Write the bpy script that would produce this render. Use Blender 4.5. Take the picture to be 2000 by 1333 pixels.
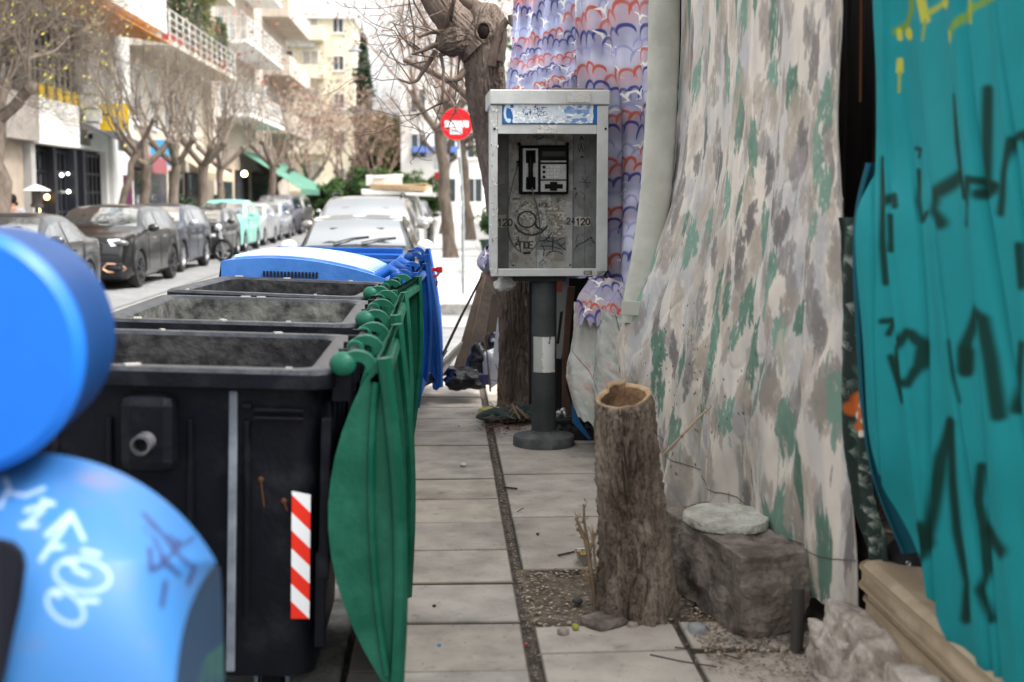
import bpy, bmesh, math, random
import numpy as np
from mathutils import Vector, Matrix, Euler
R = math.radians
scene = bpy.context.scene
for o in list(bpy.data.objects): bpy.data.objects.remove(o)

# ---------------- camera ----------------
YAW, PITCH, CAMZ, FPX = R(2.96), R(6.42), 1.6, 2500.0
cam_d = bpy.data.cameras.new('Camera'); cam = bpy.data.objects.new('Camera', cam_d)
scene.collection.objects.link(cam); scene.camera = cam
cam.location = (0, 0, CAMZ); cam.rotation_euler = (R(90) - PITCH, 0, -YAW)
cam_d.sensor_width = 36; cam_d.lens = 36 * FPX / 2000
cam_d.clip_start = 0.1; cam_d.clip_end = 2000
cam_d.dof.use_dof = True; cam_d.dof.focus_distance = 6.9; cam_d.dof.aperture_fstop = 2.3
# ---------------- sky, sun, exposure ----------------
world = bpy.data.worlds.new("World"); scene.world = world; world.use_nodes = True
wn = world.node_tree; wn.nodes.clear()
sky = wn.nodes.new('ShaderNodeTexSky'); sky.sky_type = 'NISHITA'; sky.sun_disc = False
SUN_EL, SUN_AZ = R(56), R(112)       # azimuth measured from +Y towards +X
sky.sun_elevation = SUN_EL; sky.sun_rotation = SUN_AZ
sky.air_density = 1.6; sky.dust_density = 5.0; sky.ozone_density = 1.0
hsv = wn.nodes.new('ShaderNodeHueSaturation'); hsv.inputs['Saturation'].default_value = 0.07
bg = wn.nodes.new('ShaderNodeBackground'); bg.inputs['Strength'].default_value = 0.15
wo = wn.nodes.new('ShaderNodeOutputWorld')
wn.links.new(sky.outputs[0], hsv.inputs['Color']); wn.links.new(hsv.outputs[0], bg.inputs['Color']); wn.links.new(bg.outputs[0], wo.inputs[0])
sun_d = bpy.data.lights.new('sun', 'SUN'); sun_d.energy = 1.25; sun_d.angle = R(14); sun_d.color = (1, .965, .92)
sun = bpy.data.objects.new('sun', sun_d); scene.collection.objects.link(sun)
sv = Vector((math.sin(SUN_AZ) * math.cos(SUN_EL), math.cos(SUN_AZ) * math.cos(SUN_EL), math.sin(SUN_EL)))
sun.rotation_euler = sv.to_track_quat('Z', 'Y').to_euler(); sun.location = (0, 0, 30)
scene.view_settings.view_transform = 'Standard'; scene.view_settings.look = 'None'
scene.view_settings.exposure = 1.62; scene.view_settings.gamma = 1
scene.cycles.use_denoising = True; scene.cycles.max_bounces = 6; scene.cycles.diffuse_bounces = 3
scene.cycles.glossy_bounces = 3; scene.cycles.transmission_bounces = 4; scene.cycles.transparent_max_bounces = 6
scene.cycles.sample_clamp_indirect = 6

# ---------------- pixel -> place helpers (photo is 2000 x 1333) ----------------
CR = cam.rotation_euler.to_matrix(); CO = Vector((0, 0, CAMZ))
def ray(px, py): return CR @ Vector(((px - 1000) / FPX, -(py - 666.5) / FPX, -1.0))
def P(px, py, Y): d = ray(px, py); return CO + d * (Y / d.y)
def G(px, py, z=0.0): d = ray(px, py); return CO + d * ((z - CAMZ) / d.z)
def FX(px, py, X): d = ray(px, py); return CO + d * (X / d.x)

# ---------------- noise ----------------
_rs = np.random.RandomState(7); _tab = _rs.rand(256, 256)
def vnoise(x, y):
    xi = np.floor(x).astype(int); yi = np.floor(y).astype(int); fx = x - xi; fy = y - yi
    fx = fx * fx * (3 - 2 * fx); fy = fy * fy * (3 - 2 * fy)
    a = _tab[xi % 256, yi % 256]; b = _tab[(xi + 1) % 256, yi % 256]; c = _tab[xi % 256, (yi + 1) % 256]; d = _tab[(xi + 1) % 256, (yi + 1) % 256]
    return (a * (1 - fx) + b * fx) * (1 - fy) + (c * (1 - fx) + d * fx) * fy
def fbm(x, y, o=4):
    s = 0; a = .5; t = 0
    for i in range(o):
        s = s + a * vnoise(x * 2 ** i + 17.3 * i, y * 2 ** i + 9.1 * i); t += a; a *= .5
    return s / t
def sm(e0, e1, x): t = np.clip((x - e0) / (e1 - e0), 0, 1); return t * t * (3 - 2 * t)

# ---------------- materials ----------------
MC = {}
def srgb(r, g, b):
    f = lambda c: (c / 255 / 12.92) if c / 255 <= .04045 else ((c / 255 + .055) / 1.055) ** 2.4
    return (f(r), f(g), f(b))
def mat(name, col, rough=.6, col2=None, scale=6, metal=0, bump=0, bscale=30, detail=5, mix=(.4, .6), coat=0, emit=None, spec=None, stretch=None, rvar=0, trans=0):
    if name in MC: return MC[name]
    m = bpy.data.materials.new(name); m.use_nodes = True; nt = m.node_tree; b = nt.nodes['Principled BSDF']
    b.inputs['Base Color'].default_value = (*col, 1); b.inputs['Roughness'].default_value = rough; b.inputs['Metallic'].default_value = metal
    if coat: b.inputs['Coat Weight'].default_value = coat; b.inputs['Coat Roughness'].default_value = .05
    if spec is None and not coat and metal < .3: spec = .22
    if spec is not None: b.inputs['Specular IOR Level'].default_value = spec
    if trans: b.inputs['Transmission Weight'].default_value = trans
    if emit: b.inputs['Emission Color'].default_value = (*emit[:3], 1); b.inputs['Emission Strength'].default_value = emit[3]
    tc = nt.nodes.new('ShaderNodeTexCoord'); vec = tc.outputs['Object']
    if stretch:
        mp = nt.nodes.new('ShaderNodeMapping'); mp.inputs['Scale'].default_value = stretch; nt.links.new(vec, mp.inputs[0]); vec = mp.outputs[0]
    if col2 or rvar:
        n = nt.nodes.new('ShaderNodeTexNoise'); n.inputs['Scale'].default_value = scale; n.inputs['Detail'].default_value = detail; n.inputs['Roughness'].default_value = .62
        nt.links.new(vec, n.inputs['Vector'])
        if col2:
            r = nt.nodes.new('ShaderNodeValToRGB'); r.color_ramp.elements[0].position = mix[0]; r.color_ramp.elements[1].position = mix[1]
            r.color_ramp.elements[0].color = (*col, 1); r.color_ramp.elements[1].color = (*col2, 1)
            nt.links.new(n.outputs['Fac'], r.inputs[0]); nt.links.new(r.outputs[0], b.inputs['Base Color'])
        if rvar:
            mr = nt.nodes.new('ShaderNodeMapRange'); mr.inputs['To Min'].default_value = max(0, rough - rvar); mr.inputs['To Max'].default_value = min(1, rough + rvar)
            mr.inputs['From Min'].default_value = .3; mr.inputs['From Max'].default_value = .7
            nt.links.new(n.outputs['Fac'], mr.inputs[0]); nt.links.new(mr.outputs[0], b.inputs['Roughness'])
    if bump:
        n2 = nt.nodes.new('ShaderNodeTexNoise'); n2.inputs['Scale'].default_value = bscale; n2.inputs['Detail'].default_value = 6
        nt.links.new(vec, n2.inputs['Vector']); bp = nt.nodes.new('ShaderNodeBump'); bp.inputs['Strength'].default_value = bump; bp.inputs['Distance'].default_value = .02
        nt.links.new(n2.outputs['Fac'], bp.inputs['Height']); nt.links.new(bp.outputs[0], b.inputs['Normal'])
    MC[name] = m; return m
def vmat(name, rough=.8, bump=0, bscale=80, metal=0, coat=0, spec=.14, mott=.0, mscale=8, spots=0):
    """base colour from the mesh colour attribute 'Col' (printed / sprayed / worn patterns)"""
    if name in MC: return MC[name]
    m = bpy.data.materials.new(name); m.use_nodes = True; nt = m.node_tree; b = nt.nodes['Principled BSDF']
    a = nt.nodes.new('ShaderNodeVertexColor'); a.layer_name = 'Col'; out = a.outputs[0]
    tc = nt.nodes.new('ShaderNodeTexCoord')
    if mott:
        n = nt.nodes.new('ShaderNodeTexNoise'); n.inputs['Scale'].default_value = mscale; n.inputs['Detail'].default_value = 7; nt.links.new(tc.outputs['Object'], n.inputs['Vector'])
        mr = nt.nodes.new('ShaderNodeMapRange'); mr.inputs['From Min'].default_value = .3; mr.inputs['From Max'].default_value = .7
        mr.inputs['To Min'].default_value = 1 - mott; mr.inputs['To Max'].default_value = 1 + mott * .4; nt.links.new(n.outputs['Fac'], mr.inputs[0])
        mx = nt.nodes.new('ShaderNodeVectorMath'); mx.operation = 'SCALE'; nt.links.new(out, mx.inputs[0]); nt.links.new(mr.outputs[0], mx.inputs['Scale']); out = mx.outputs[0]
    for k_, (sc_, lo_, hi_, dk_) in enumerate(((2.3, .48, .66, .66), (38, .64, .70, .42), (11, .58, .72, .66), (90, .6, .7, .72)) if spots else ()):
        n = nt.nodes.new('ShaderNodeTexNoise'); n.inputs['Scale'].default_value = sc_; n.inputs['Detail'].default_value = 8; n.inputs['Roughness'].default_value = .65; nt.links.new(tc.outputs['Object'], n.inputs['Vector'])
        mr = nt.nodes.new('ShaderNodeMapRange'); mr.inputs['From Min'].default_value = lo_; mr.inputs['From Max'].default_value = hi_; mr.inputs['To Min'].default_value = 1; mr.inputs['To Max'].default_value = dk_; nt.links.new(n.outputs['Fac'], mr.inputs[0])
        mx = nt.nodes.new('ShaderNodeVectorMath'); mx.operation = 'SCALE'; nt.links.new(out, mx.inputs[0]); nt.links.new(mr.outputs[0], mx.inputs['Scale']); out = mx.outputs[0]
    nt.links.new(out, b.inputs['Base Color'])
    b.inputs['Roughness'].default_value = rough; b.inputs['Metallic'].default_value = metal; b.inputs['Specular IOR Level'].default_value = spec
    if coat: b.inputs['Coat Weight'].default_value = coat
    if bump:
        n2 = nt.nodes.new('ShaderNodeTexNoise'); n2.inputs['Scale'].default_value = bscale; n2.inputs['Detail'].default_value = 5
        nt.links.new(tc.outputs['Object'], n2.inputs['Vector']); bp = nt.nodes.new('ShaderNodeBump'); bp.inputs['Strength'].default_value = bump; bp.inputs['Distance'].default_value = .01
        nt.links.new(n2.outputs['Fac'], bp.inputs['Height']); nt.links.new(bp.outputs[0], b.inputs['Normal'])
    MC[name] = m; return m

# ---------------- objects ----------------
def link(o): scene.collection.objects.link(o); return o
def tag(o, label=None, cat=None, group=None, kind=None):
    if label: o['label'] = label
    if cat: o['category'] = cat
    if group: o['group'] = group
    if kind: o['kind'] = kind
    return o
def thing(name, label, cat, loc=(0, 0, 0), rz=0, group=None):
    o = bpy.data.objects.new(name, None); link(o); o.location = loc; o.rotation_euler = (0, 0, rz); o.empty_display_size = .1
    return tag(o, label, cat, group)
def woff(o):
    """world offset of an unrotated parent chain"""
    v = Vector((0, 0, 0))
    while o is not None: v += Vector(o.location); o = o.parent
    return v
def copy_tree(o, parent=None):
    c = o.copy(); link(c); c.parent = parent
    for ch in o.children: copy_tree(ch, c)
    return c
class MB:
    """collects shapes; build() links them as ONE mesh"""
    def __init__(s): s.v = []; s.f = []; s.mi = []; s.cur = 0; s.colr = None
    def add(s, vs, fs):
        n = len(s.v); s.v += [tuple(v) for v in vs]; s.f += [tuple(i + n for i in f) for f in fs]; s.mi += [s.cur] * len(fs); return s
    def box(s, c, d, rot=None, M=None):
        hx, hy, hz = d[0] / 2, d[1] / 2, d[2] / 2
        vs = [Vector((x * hx, y * hy, z * hz)) for x in (-1, 1) for y in (-1, 1) for z in (-1, 1)]
        if rot is not None: m = Euler(rot).to_matrix(); vs = [m @ v for v in vs]
        vs = [v + Vector(c) for v in vs]
        return s.add(vs, [(0, 1, 3, 2), (4, 6, 7, 5), (0, 4, 5, 1), (2, 3, 7, 6), (0, 2, 6, 4), (1, 5, 7, 3)])
    def bb(s, x0, x1, y0, y1, z0, z1): return s.box(((x0 + x1) / 2, (y0 + y1) / 2, (z0 + z1) / 2), (abs(x1 - x0), abs(y1 - y0), abs(z1 - z0)))
    def tube(s, pts, rad, n=8, cap=True, sq=1.0):
        pts = [Vector(p) for p in pts]; k = len(pts)
        if not hasattr(rad, '__len__'): rad = [rad] * k
        up = None; rings = []
        for i in range(k):
            t = (pts[min(i + 1, k - 1)] - pts[max(i - 1, 0)])
            t = t.normalized() if t.length > 1e-9 else Vector((0, 0, 1))
            if up is None: up = t.orthogonal().normalized()
            up = (up - t * up.dot(t)); up = up.normalized() if up.length > 1e-6 else t.orthogonal().normalized()
            sd = t.cross(up)
            rings.append([pts[i] + (up * math.cos(a) + sd * math.sin(a) * sq) * rad[i] for a in (2 * math.pi * j / n for j in range(n))])
        vs = [v for r in rings for v in r]; fs = []
        for i in range(k - 1):
            for j in range(n):
                a = i * n + j; b = i * n + (j + 1) % n; fs.append((a, b, b + n, a + n))
        if cap: fs.append(tuple(range(n - 1, -1, -1))); fs.append(tuple(range((k - 1) * n, k * n)))
        return s.add(vs, fs)
    def bar(s, a, b, w, h=None):
        """square bar between two points"""
        a = Vector(a); b = Vector(b); t = (b - a).normalized(); u = t.cross(Vector((0, 0, 1)))
        u = u.normalized() if u.length > 1e-4 else Vector((1, 0, 0)); w2 = t.cross(u); h = h or w
        vs = [p + u * sx * w / 2 + w2 * sy * h / 2 for p in (a, b) for sx, sy in ((-1, -1), (1, -1), (1, 1), (-1, 1))]
        return s.add(vs, [(3, 2, 1, 0), (4, 5, 6, 7), (0, 1, 5, 4), (1, 2, 6, 5), (2, 3, 7, 6), (3, 0, 4, 7)])
    def lathe(s, prof, c=(0, 0, 0), n=24, axis='z', cap=True, a0=0, a1=2 * math.pi):
        full = abs(a1 - a0 - 2 * math.pi) < 1e-6; m = n if full else n + 1; vs = []
        for r, h in prof:
            for j in range(m):
                a = a0 + (a1 - a0) * j / n; x, y = r * math.cos(a), r * math.sin(a)
                p = (x, y, h) if axis == 'z' else ((h, x, y) if axis == 'x' else (y, h, x))
                vs.append(Vector(p) + Vector(c))
        fs = []; k = len(prof)
        for i in range(k - 1):
            for j in range(n):
                a = i * m + j; b = i * m + (j + 1) % m; fs.append((a, b, b + m, a + m))
        if cap and full:
            if prof[0][0] > 1e-5: fs.append(tuple(range(m - 1, -1, -1)))
            if prof[-1][0] > 1e-5: fs.append(tuple(range((k - 1) * m, k * m)))
        return s.add(vs, fs)
    def ball(s, c, r, n=12, k=8, rot=None):
        if not hasattr(r, '__len__'): r = (r, r, r)
        vs = []; fs = []; m = Euler(rot).to_matrix() if rot is not None else None
        for i in range(k + 1):
            t = math.pi * i / k
            for j in range(n):
                a = 2 * math.pi * j / n; p = Vector((r[0] * math.sin(t) * math.cos(a), r[1] * math.sin(t) * math.sin(a), r[2] * math.cos(t)))
                vs.append((m @ p if m else p) + Vector(c))
        for i in range(k):
            for j in range(n): a = i * n + j; b = i * n + (j + 1) % n; fs.append((a, a + n, b + n, b))
        return s.add(vs, fs)
    def prism(s, poly, h0, h1, plane='xz'):
        """poly in a plane, extruded along the remaining axis"""
        def p3(a, b, h): return {'xz': (a, h, b), 'xy': (a, b, h), 'yz': (h, a, b)}[plane]
        n = len(poly); vs = [p3(a, b, h0) for a, b in poly] + [p3(a, b, h1) for a, b in poly]
        fs = [tuple(range(n)), tuple(range(2 * n - 1, n - 1, -1))] + [(i, i + n, (i + 1) % n + n, (i + 1) % n) for i in range(n)]
        return s.add(vs, fs)
    def grid(s, A, closed_u=False):
        """A: array (m, n, 3)"""
        m, n = A.shape[:2]; fs = []
        for i in range(m - 1):
            for j in range(n - 1 if not closed_u else n):
                a = i * n + j; b = i * n + (j + 1) % n; fs.append((a, b, b + n, a + n))
        return s.add([tuple(p) for p in A.reshape(-1, 3)], fs)
    def quad(s, a, b, c, d): return s.add([a, b, c, d], [(0, 1, 2, 3)])
    def build(s, name, m, parent=None, smooth=None, bevel=0, loc=None, label=None, cat=None, group=None, kind=None, recalc=True, solid=0, segs=2):
        me = bpy.data.meshes.new(name); off = Vector((0, 0, 0))
        if parent is not None and s_world[0]: off = woff(parent)
        if loc is not None: off = off + Vector(loc)
        me.from_pydata([(v[0] - off.x, v[1] - off.y, v[2] - off.z) for v in s.v], [], s.f)
        for mm in (m if isinstance(m, (list, tuple)) else [m]): me.materials.append(mm)
        if isinstance(m, (list, tuple)): me.polygons.foreach_set('material_index', s.mi)
        if recalc:
            bm = bmesh.new(); bm.from_mesh(me); bmesh.ops.recalc_face_normals(bm, faces=bm.faces); bm.to_mesh(me); bm.free()
        if smooth is not None:
            me.polygons.foreach_set('use_smooth', [True] * len(me.polygons)); me.set_sharp_from_angle(angle=R(smooth))
        if s.colr is not None:
            ca = me.color_attributes.new('Col', 'FLOAT_COLOR', 'POINT'); ca.data.foreach_set('color', np.asarray(s.colr, dtype=np.float32).ravel())
        o = bpy.data.objects.new(name, me); link(o)
        if parent is not None: o.parent = parent
        if loc is not None: o.location = loc
        if solid: md = o.modifiers.new('sol', 'SOLIDIFY'); md.thickness = solid; md.offset = 0
        if bevel: md = o.modifiers.new('bev', 'BEVEL'); md.width = bevel; md.segments = segs; md.limit_method = 'ANGLE'; md.angle_limit = R(40)
        return tag(o, label, cat, group, kind)
s_world = [True]   # True: shapes are given in world space and shifted to their parent's origin

# fast dense grid with painted colours
def gridmesh(name, A, col, m, parent=None, loc=None, solid=0, smooth=True, mask=None, **kw):
    h, w = A.shape[:2]; off = woff(parent) if parent is not None else Vector((0, 0, 0))
    if loc is not None: off = off + Vector(loc)
    V = (A - np.array(off)).reshape(-1, 3)
    idx = np.arange(h * w).reshape(h, w); q = np.stack([idx[:-1, :-1], idx[:-1, 1:], idx[1:, 1:], idx[1:, :-1]], -1).reshape(-1, 4)
    if mask is not None:
        ok = mask[:-1, :-1] & mask[:-1, 1:] & mask[1:, 1:] & mask[1:, :-1]; q = q[ok.ravel()]
        used = np.zeros(h * w, bool); used[q.ravel()] = True; remap = np.cumsum(used) - 1; V = V[used]; q = remap[q]
        if col is not None: col = col.reshape(-1, 3)[used]
    me = bpy.data.meshes.new(name); me.vertices.add(len(V)); me.vertices.foreach_set('co', V.astype(np.float32).ravel())
    me.loops.add(len(q) * 4); me.loops.foreach_set('vertex_index', q.astype(np.int32).ravel())
    me.polygons.add(len(q)); me.polygons.foreach_set('loop_start', np.arange(0, len(q) * 4, 4, dtype=np.int32))
    me.update(calc_edges=True); me.validate()
    me.polygons.foreach_set('use_smooth', [smooth] * len(me.polygons)); me.materials.append(m)
    if col is not None:
        c4 = np.ones((len(V), 4), np.float32); c4[:, :3] = col.reshape(-1, 3)
        ca = me.color_attributes.new('Col', 'FLOAT_COLOR', 'POINT'); ca.data.foreach_set('color', c4.ravel())
    o = bpy.data.objects.new(name, me); link(o)
    if parent is not None: o.parent = parent
    if loc is not None: o.location = loc
    if solid: md = o.modifiers.new('sol', 'SOLIDIFY'); md.thickness = solid; md.offset = 0
    return tag(o, **kw)

class Paint:
    """colours rasterised over a sheet; coordinates are u right 0..W, v down 0..H in any unit"""
    def __init__(s, W, H, nx, ny, col):
        s.W, s.H, s.nx, s.ny = W, H, nx, ny
        s.u, s.v = np.meshgrid(np.linspace(0, W, nx), np.linspace(0, H, ny)); s.c = np.zeros((ny, nx, 3)); s.c[:] = col
    def mixm(s, a, col): a = np.clip(a, 0, 1)[..., None]; s.c = s.c * (1 - a) + np.array(col) * a
    def stroke(s, pts, w, col, soft=.3, alpha=1.0, taper=False, wig=0):
        pts = np.array(pts, float); pad = w * 1.5 + 1e-9; full = getattr(s, 'full', False)
        i0 = max(0, int((pts[:, 0].min() - pad) / s.W * (s.nx - 1))); i1 = min(s.nx, int((pts[:, 0].max() + pad) / s.W * (s.nx - 1)) + 2)
        j0 = max(0, int((pts[:, 1].min() - pad) / s.H * (s.ny - 1))); j1 = min(s.ny, int((pts[:, 1].max() + pad) / s.H * (s.ny - 1)) + 2)
        if full: i0, i1, j0, j1 = 0, s.nx, 0, s.ny
        if i1 <= i0 or j1 <= j0: return
        U = s.u[j0:j1, i0:i1]; V = s.v[j0:j1, i0:i1]; D = np.full(U.shape, 1e9); n = len(pts)
        for k in range(n - 1):
            a, b = pts[k], pts[k + 1]; d = b - a; L = max(1e-12, d @ d); t = np.clip(((U - a[0]) * d[0] + (V - a[1]) * d[1]) / L, 0, 1)
            dist = np.hypot(U - a[0] - t * d[0], V - a[1] - t * d[1])
            if taper: q = (k + t) / (n - 1); dist = dist / np.maximum(.12, np.sin(np.pi * np.clip(q, .0, 1)) ** .6 if taper == 2 else 1 - .8 * q)
            D = np.minimum(D, dist)
        if wig: D = D + (fbm(U / wig, V / wig) - .5) * w
        hw = w / 2; a = alpha * (1 - sm(hw * (1 - soft), hw * (1 + soft), D)); a = a[..., None]
        s.c[j0:j1, i0:i1] = s.c[j0:j1, i0:i1] * (1 - a) + np.array(col) * a
    def ell(s, cx, cy, rx, ry, col, soft=.1, ang=0, alpha=1):
        ca, sa = math.cos(ang), math.sin(ang); x = (s.u - cx); y = (s.v - cy); X = (x * ca + y * sa) / rx; Y = (-x * sa + y * ca) / ry
        s.mixm(alpha * (1 - sm(1 - soft, 1 + soft, np.hypot(X, Y))), col)
    def rect(s, x0, y0, x1, y1, col, alpha=1, rag=0, rs=1):
        du = (fbm(s.u / rs, s.v / rs) - .5) * rag if rag else 0
        s.mixm(alpha * ((s.u + du > x0) & (s.u + du < x1) & (s.v + du > y0) & (s.v + du < y1)), col)
# single-stroke letters on a 4 x 6 cell
GL = {'A': [[(0, 6), (2, 0), (4, 6)], [(.8, 4), (3.2, 4)]], 'B': [[(0, 0), (0, 6), (3, 6), (4, 5), (3, 3), (0, 3), (3, 3), (3.6, 1.5), (2.6, 0), (0, 0)]], 'C': [[(4, 1), (2.5, 0), (.6, 1), (0, 3), (.6, 5), (2.5, 6), (4, 5)]],
 'D': [[(0, 0), (0, 6), (2.5, 6), (4, 4), (4, 2), (2.5, 0), (0, 0)]], 'E': [[(4, 0), (0, 0), (0, 6), (4, 6)], [(0, 3), (3, 3)]], 'F': [[(4, 0), (0, 0), (0, 6)], [(0, 3), (3, 3)]], 'I': [[(2, 0), (2, 6)]], 'K': [[(0, 0), (0, 6)], [(4, 0), (0, 3.4), (4, 6)]],
 'L': [[(0, 0), (0, 6), (4, 6)]], 'M': [[(0, 6), (0, 0), (2, 3.5), (4, 0), (4, 6)]], 'N': [[(0, 6), (0, 0), (4, 6), (4, 0)]], 'O': [[(2, 0), (.4, 1), (0, 3), (.4, 5), (2, 6), (3.6, 5), (4, 3), (3.6, 1), (2, 0)]], 'P': [[(0, 6), (0, 0), (3.2, 0), (4, 1.6), (3.2, 3.2), (0, 3.2)]],
 'Q': [[(2, 0), (.4, 1), (0, 3), (.4, 5), (2, 6), (3.6, 5), (4, 3), (3.6, 1), (2, 0)], [(2.6, 4.4), (4.2, 6.4)]], 'R': [[(0, 6), (0, 0), (3.2, 0), (4, 1.6), (3.2, 3.2), (0, 3.2), (4, 6)]], 'S': [[(4, .6), (2, 0), (.2, 1.2), (1, 2.8), (3.4, 3.6), (3.8, 5.2), (2, 6), (0, 5.2)]],
 'T': [[(0, 0), (4, 0)], [(2, 0), (2, 6)]], 'V': [[(0, 0), (2, 6), (4, 0)]], 'X': [[(0, 0), (4, 6)], [(4, 0), (0, 6)]], 'Y': [[(0, 0), (2, 3), (4, 0)], [(2, 3), (2, 6)]], 'Z': [[(0, 0), (4, 0), (0, 6), (4, 6)]], 'W': [[(0, 0), (1, 6), (2, 2), (3, 6), (4, 0)]],
 'G': [[(4, 1), (2.5, 0), (.6, 1), (0, 3), (.6, 5), (2.5, 6), (4, 5), (4, 3.2), (2.4, 3.2)]], 'H': [[(0, 0), (0, 6)], [(4, 0), (4, 6)], [(0, 3), (4, 3)]], 'U': [[(0, 0), (0, 4.6), (1, 6), (3, 6), (4, 4.6), (4, 0)]],
 'p': [[(0, 6), (0, 0), (4, 0), (4, 6)]], '0': [[(2, 0), (.4, 1), (0, 3), (.4, 5), (2, 6), (3.6, 5), (4, 3), (3.6, 1), (2, 0)]], '1': [[(1, 1.4), (2.4, 0), (2.4, 6)]], '2': [[(0, 1.4), (1, .1), (3, .1), (4, 1.5), (3.4, 3), (0, 6), (4, 6)]], '4': [[(3, 6), (3, 0), (0, 4), (4, 4)]], '5': [[(4, 0), (.4, 0), (0, 2.8), (2.6, 2.4), (4, 4), (3, 5.8), (0, 5.8)]]}
def write(pt, txt, x, y, h, w, col, gap=1.4, slant=0, soft=.3, rise=0):
    k = h / 6
    for i, ch in enumerate(txt):
        for st in GL.get(ch, []): pt.stroke([(x + (a + i * (4 + gap)) * k * .8 + (6 - b) * k * slant, y + b * k - rise * i) for a, b in st], w, col, soft)
def interp_ctrl(C, nu, nv):
    """smooth sheet (nv, nu, 3) through a coarse control array C (rows, cols, 3)"""
    def cr(B, n):
        m = B.shape[0]; t = np.linspace(0, m - 1, n); i = np.clip(np.floor(t).astype(int), 0, m - 2); f = (t - i).reshape(-1, *([1] * (B.ndim - 1)))
        p0 = B[np.maximum(i - 1, 0)]; p1 = B[i]; p2 = B[i + 1]; p3 = B[np.minimum(i + 2, m - 1)]
        return .5 * (2 * p1 + (p2 - p0) * f + (2 * p0 - 5 * p1 + 4 * p2 - p3) * f * f + (3 * p1 - p0 - 3 * p2 + p3) * f ** 3)
    B = cr(np.asarray(C, float), nv); return np.swapaxes(cr(np.swapaxes(B, 0, 1), nu), 0, 1)
def normals(A):
    du = np.gradient(A, axis=1); dv = np.gradient(A, axis=0); n = np.cross(du, dv); return n / np.maximum(1e-9, np.linalg.norm(n, axis=-1, keepdims=True))
# ================= SETTING =================
def obox(s, o, u, n, u0, u1, n0, n1, z0, z1):
    """box in a frame: origin o, horizontal direction u, outward normal n"""
    o = Vector(o); u = Vector(u); n = Vector(n); vs = [o + u * a + n * b + Vector((0, 0, c)) for a in (u0, u1) for b in (n0, n1) for c in (z0, z1)]
    return s.add(vs, [(0, 1, 3, 2), (4, 6, 7, 5), (0, 4, 5, 1), (2, 3, 7, 6), (0, 2, 6, 4), (1, 5, 7, 3)])
MB.obox = obox
RZ = -0.12
m_road = mat('asphalt', (.17, .17, .17), .9, (.235, .235, .23), 3, bump=.4, bscale=120, mix=(.35, .65))
m_pave_far = mat('far_paving', (.46, .455, .445), .85, (.56, .55, .54), 2.2, bump=.2, bscale=60)
m_kerb = mat('kerb_stone', (.2, .195, .185), .85, (.34, .33, .31), 9, bump=.6, bscale=60)
m_mortar = mat('joint_dirt', (.05, .042, .035), .95, (.11, .095, .08), 25, bump=.6, bscale=90)
m_slab = vmat('paving_slab', .82, bump=.4, bscale=120, spec=.25, mott=.22, mscale=5, spots=1)
m_soil = mat('soil', (.1, .078, .06), .95, (.19, .155, .12), 14, bump=.9, bscale=70)
b = MB(); b.quad((-400, -60, RZ), (400, -60, RZ), (400, 900, RZ), (-400, 900, RZ)); b.build('ground', m_road, kind='structure')
# near pavement: base + slabs
b = MB(); b.bb(-.36, .315, -4, 11.0, -.2, -.022); b.bb(.315, 4.0, -4, 4.66, -.2, -.022); b.bb(.315, 4.0, 5.38, 11.0, -.2, -.022); b.bb(1.05, 4.0, 4.66, 5.38, -.2, -.022); b.build('pavement_base', m_mortar, kind='structure')
random.seed(3); b = MB(); cols = []
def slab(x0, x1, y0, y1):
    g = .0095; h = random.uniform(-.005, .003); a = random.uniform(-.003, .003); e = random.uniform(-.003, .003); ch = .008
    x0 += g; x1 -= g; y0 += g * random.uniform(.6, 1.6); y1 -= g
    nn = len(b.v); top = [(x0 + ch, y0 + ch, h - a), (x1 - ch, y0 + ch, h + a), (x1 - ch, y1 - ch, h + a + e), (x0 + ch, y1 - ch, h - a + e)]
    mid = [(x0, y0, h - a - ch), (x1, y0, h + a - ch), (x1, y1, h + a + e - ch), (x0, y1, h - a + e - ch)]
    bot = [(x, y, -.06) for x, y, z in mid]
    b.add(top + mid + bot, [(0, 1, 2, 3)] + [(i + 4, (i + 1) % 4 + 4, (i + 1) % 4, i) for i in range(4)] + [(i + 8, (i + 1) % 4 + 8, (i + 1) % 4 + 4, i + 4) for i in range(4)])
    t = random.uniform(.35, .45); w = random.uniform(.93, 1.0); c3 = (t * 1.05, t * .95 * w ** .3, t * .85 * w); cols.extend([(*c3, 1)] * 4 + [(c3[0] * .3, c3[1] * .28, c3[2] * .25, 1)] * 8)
y = 4.20 - .5 * 14
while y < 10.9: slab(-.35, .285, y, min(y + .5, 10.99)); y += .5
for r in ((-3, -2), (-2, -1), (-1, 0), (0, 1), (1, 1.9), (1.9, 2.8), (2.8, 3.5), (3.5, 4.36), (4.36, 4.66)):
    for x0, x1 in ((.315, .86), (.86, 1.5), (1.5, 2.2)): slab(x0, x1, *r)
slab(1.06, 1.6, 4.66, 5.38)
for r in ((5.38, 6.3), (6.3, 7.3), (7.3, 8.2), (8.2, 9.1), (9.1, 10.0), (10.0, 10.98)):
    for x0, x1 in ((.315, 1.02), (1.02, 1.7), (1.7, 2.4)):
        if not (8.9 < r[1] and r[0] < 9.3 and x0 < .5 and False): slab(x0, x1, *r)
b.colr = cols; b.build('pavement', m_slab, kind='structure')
b = MB(); A = np.zeros((30, 40, 3)); xs = np.linspace(.3, 1.08, 40); ys = np.linspace(4.64, 5.4, 30); X, Y = np.meshgrid(xs, ys)
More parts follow.
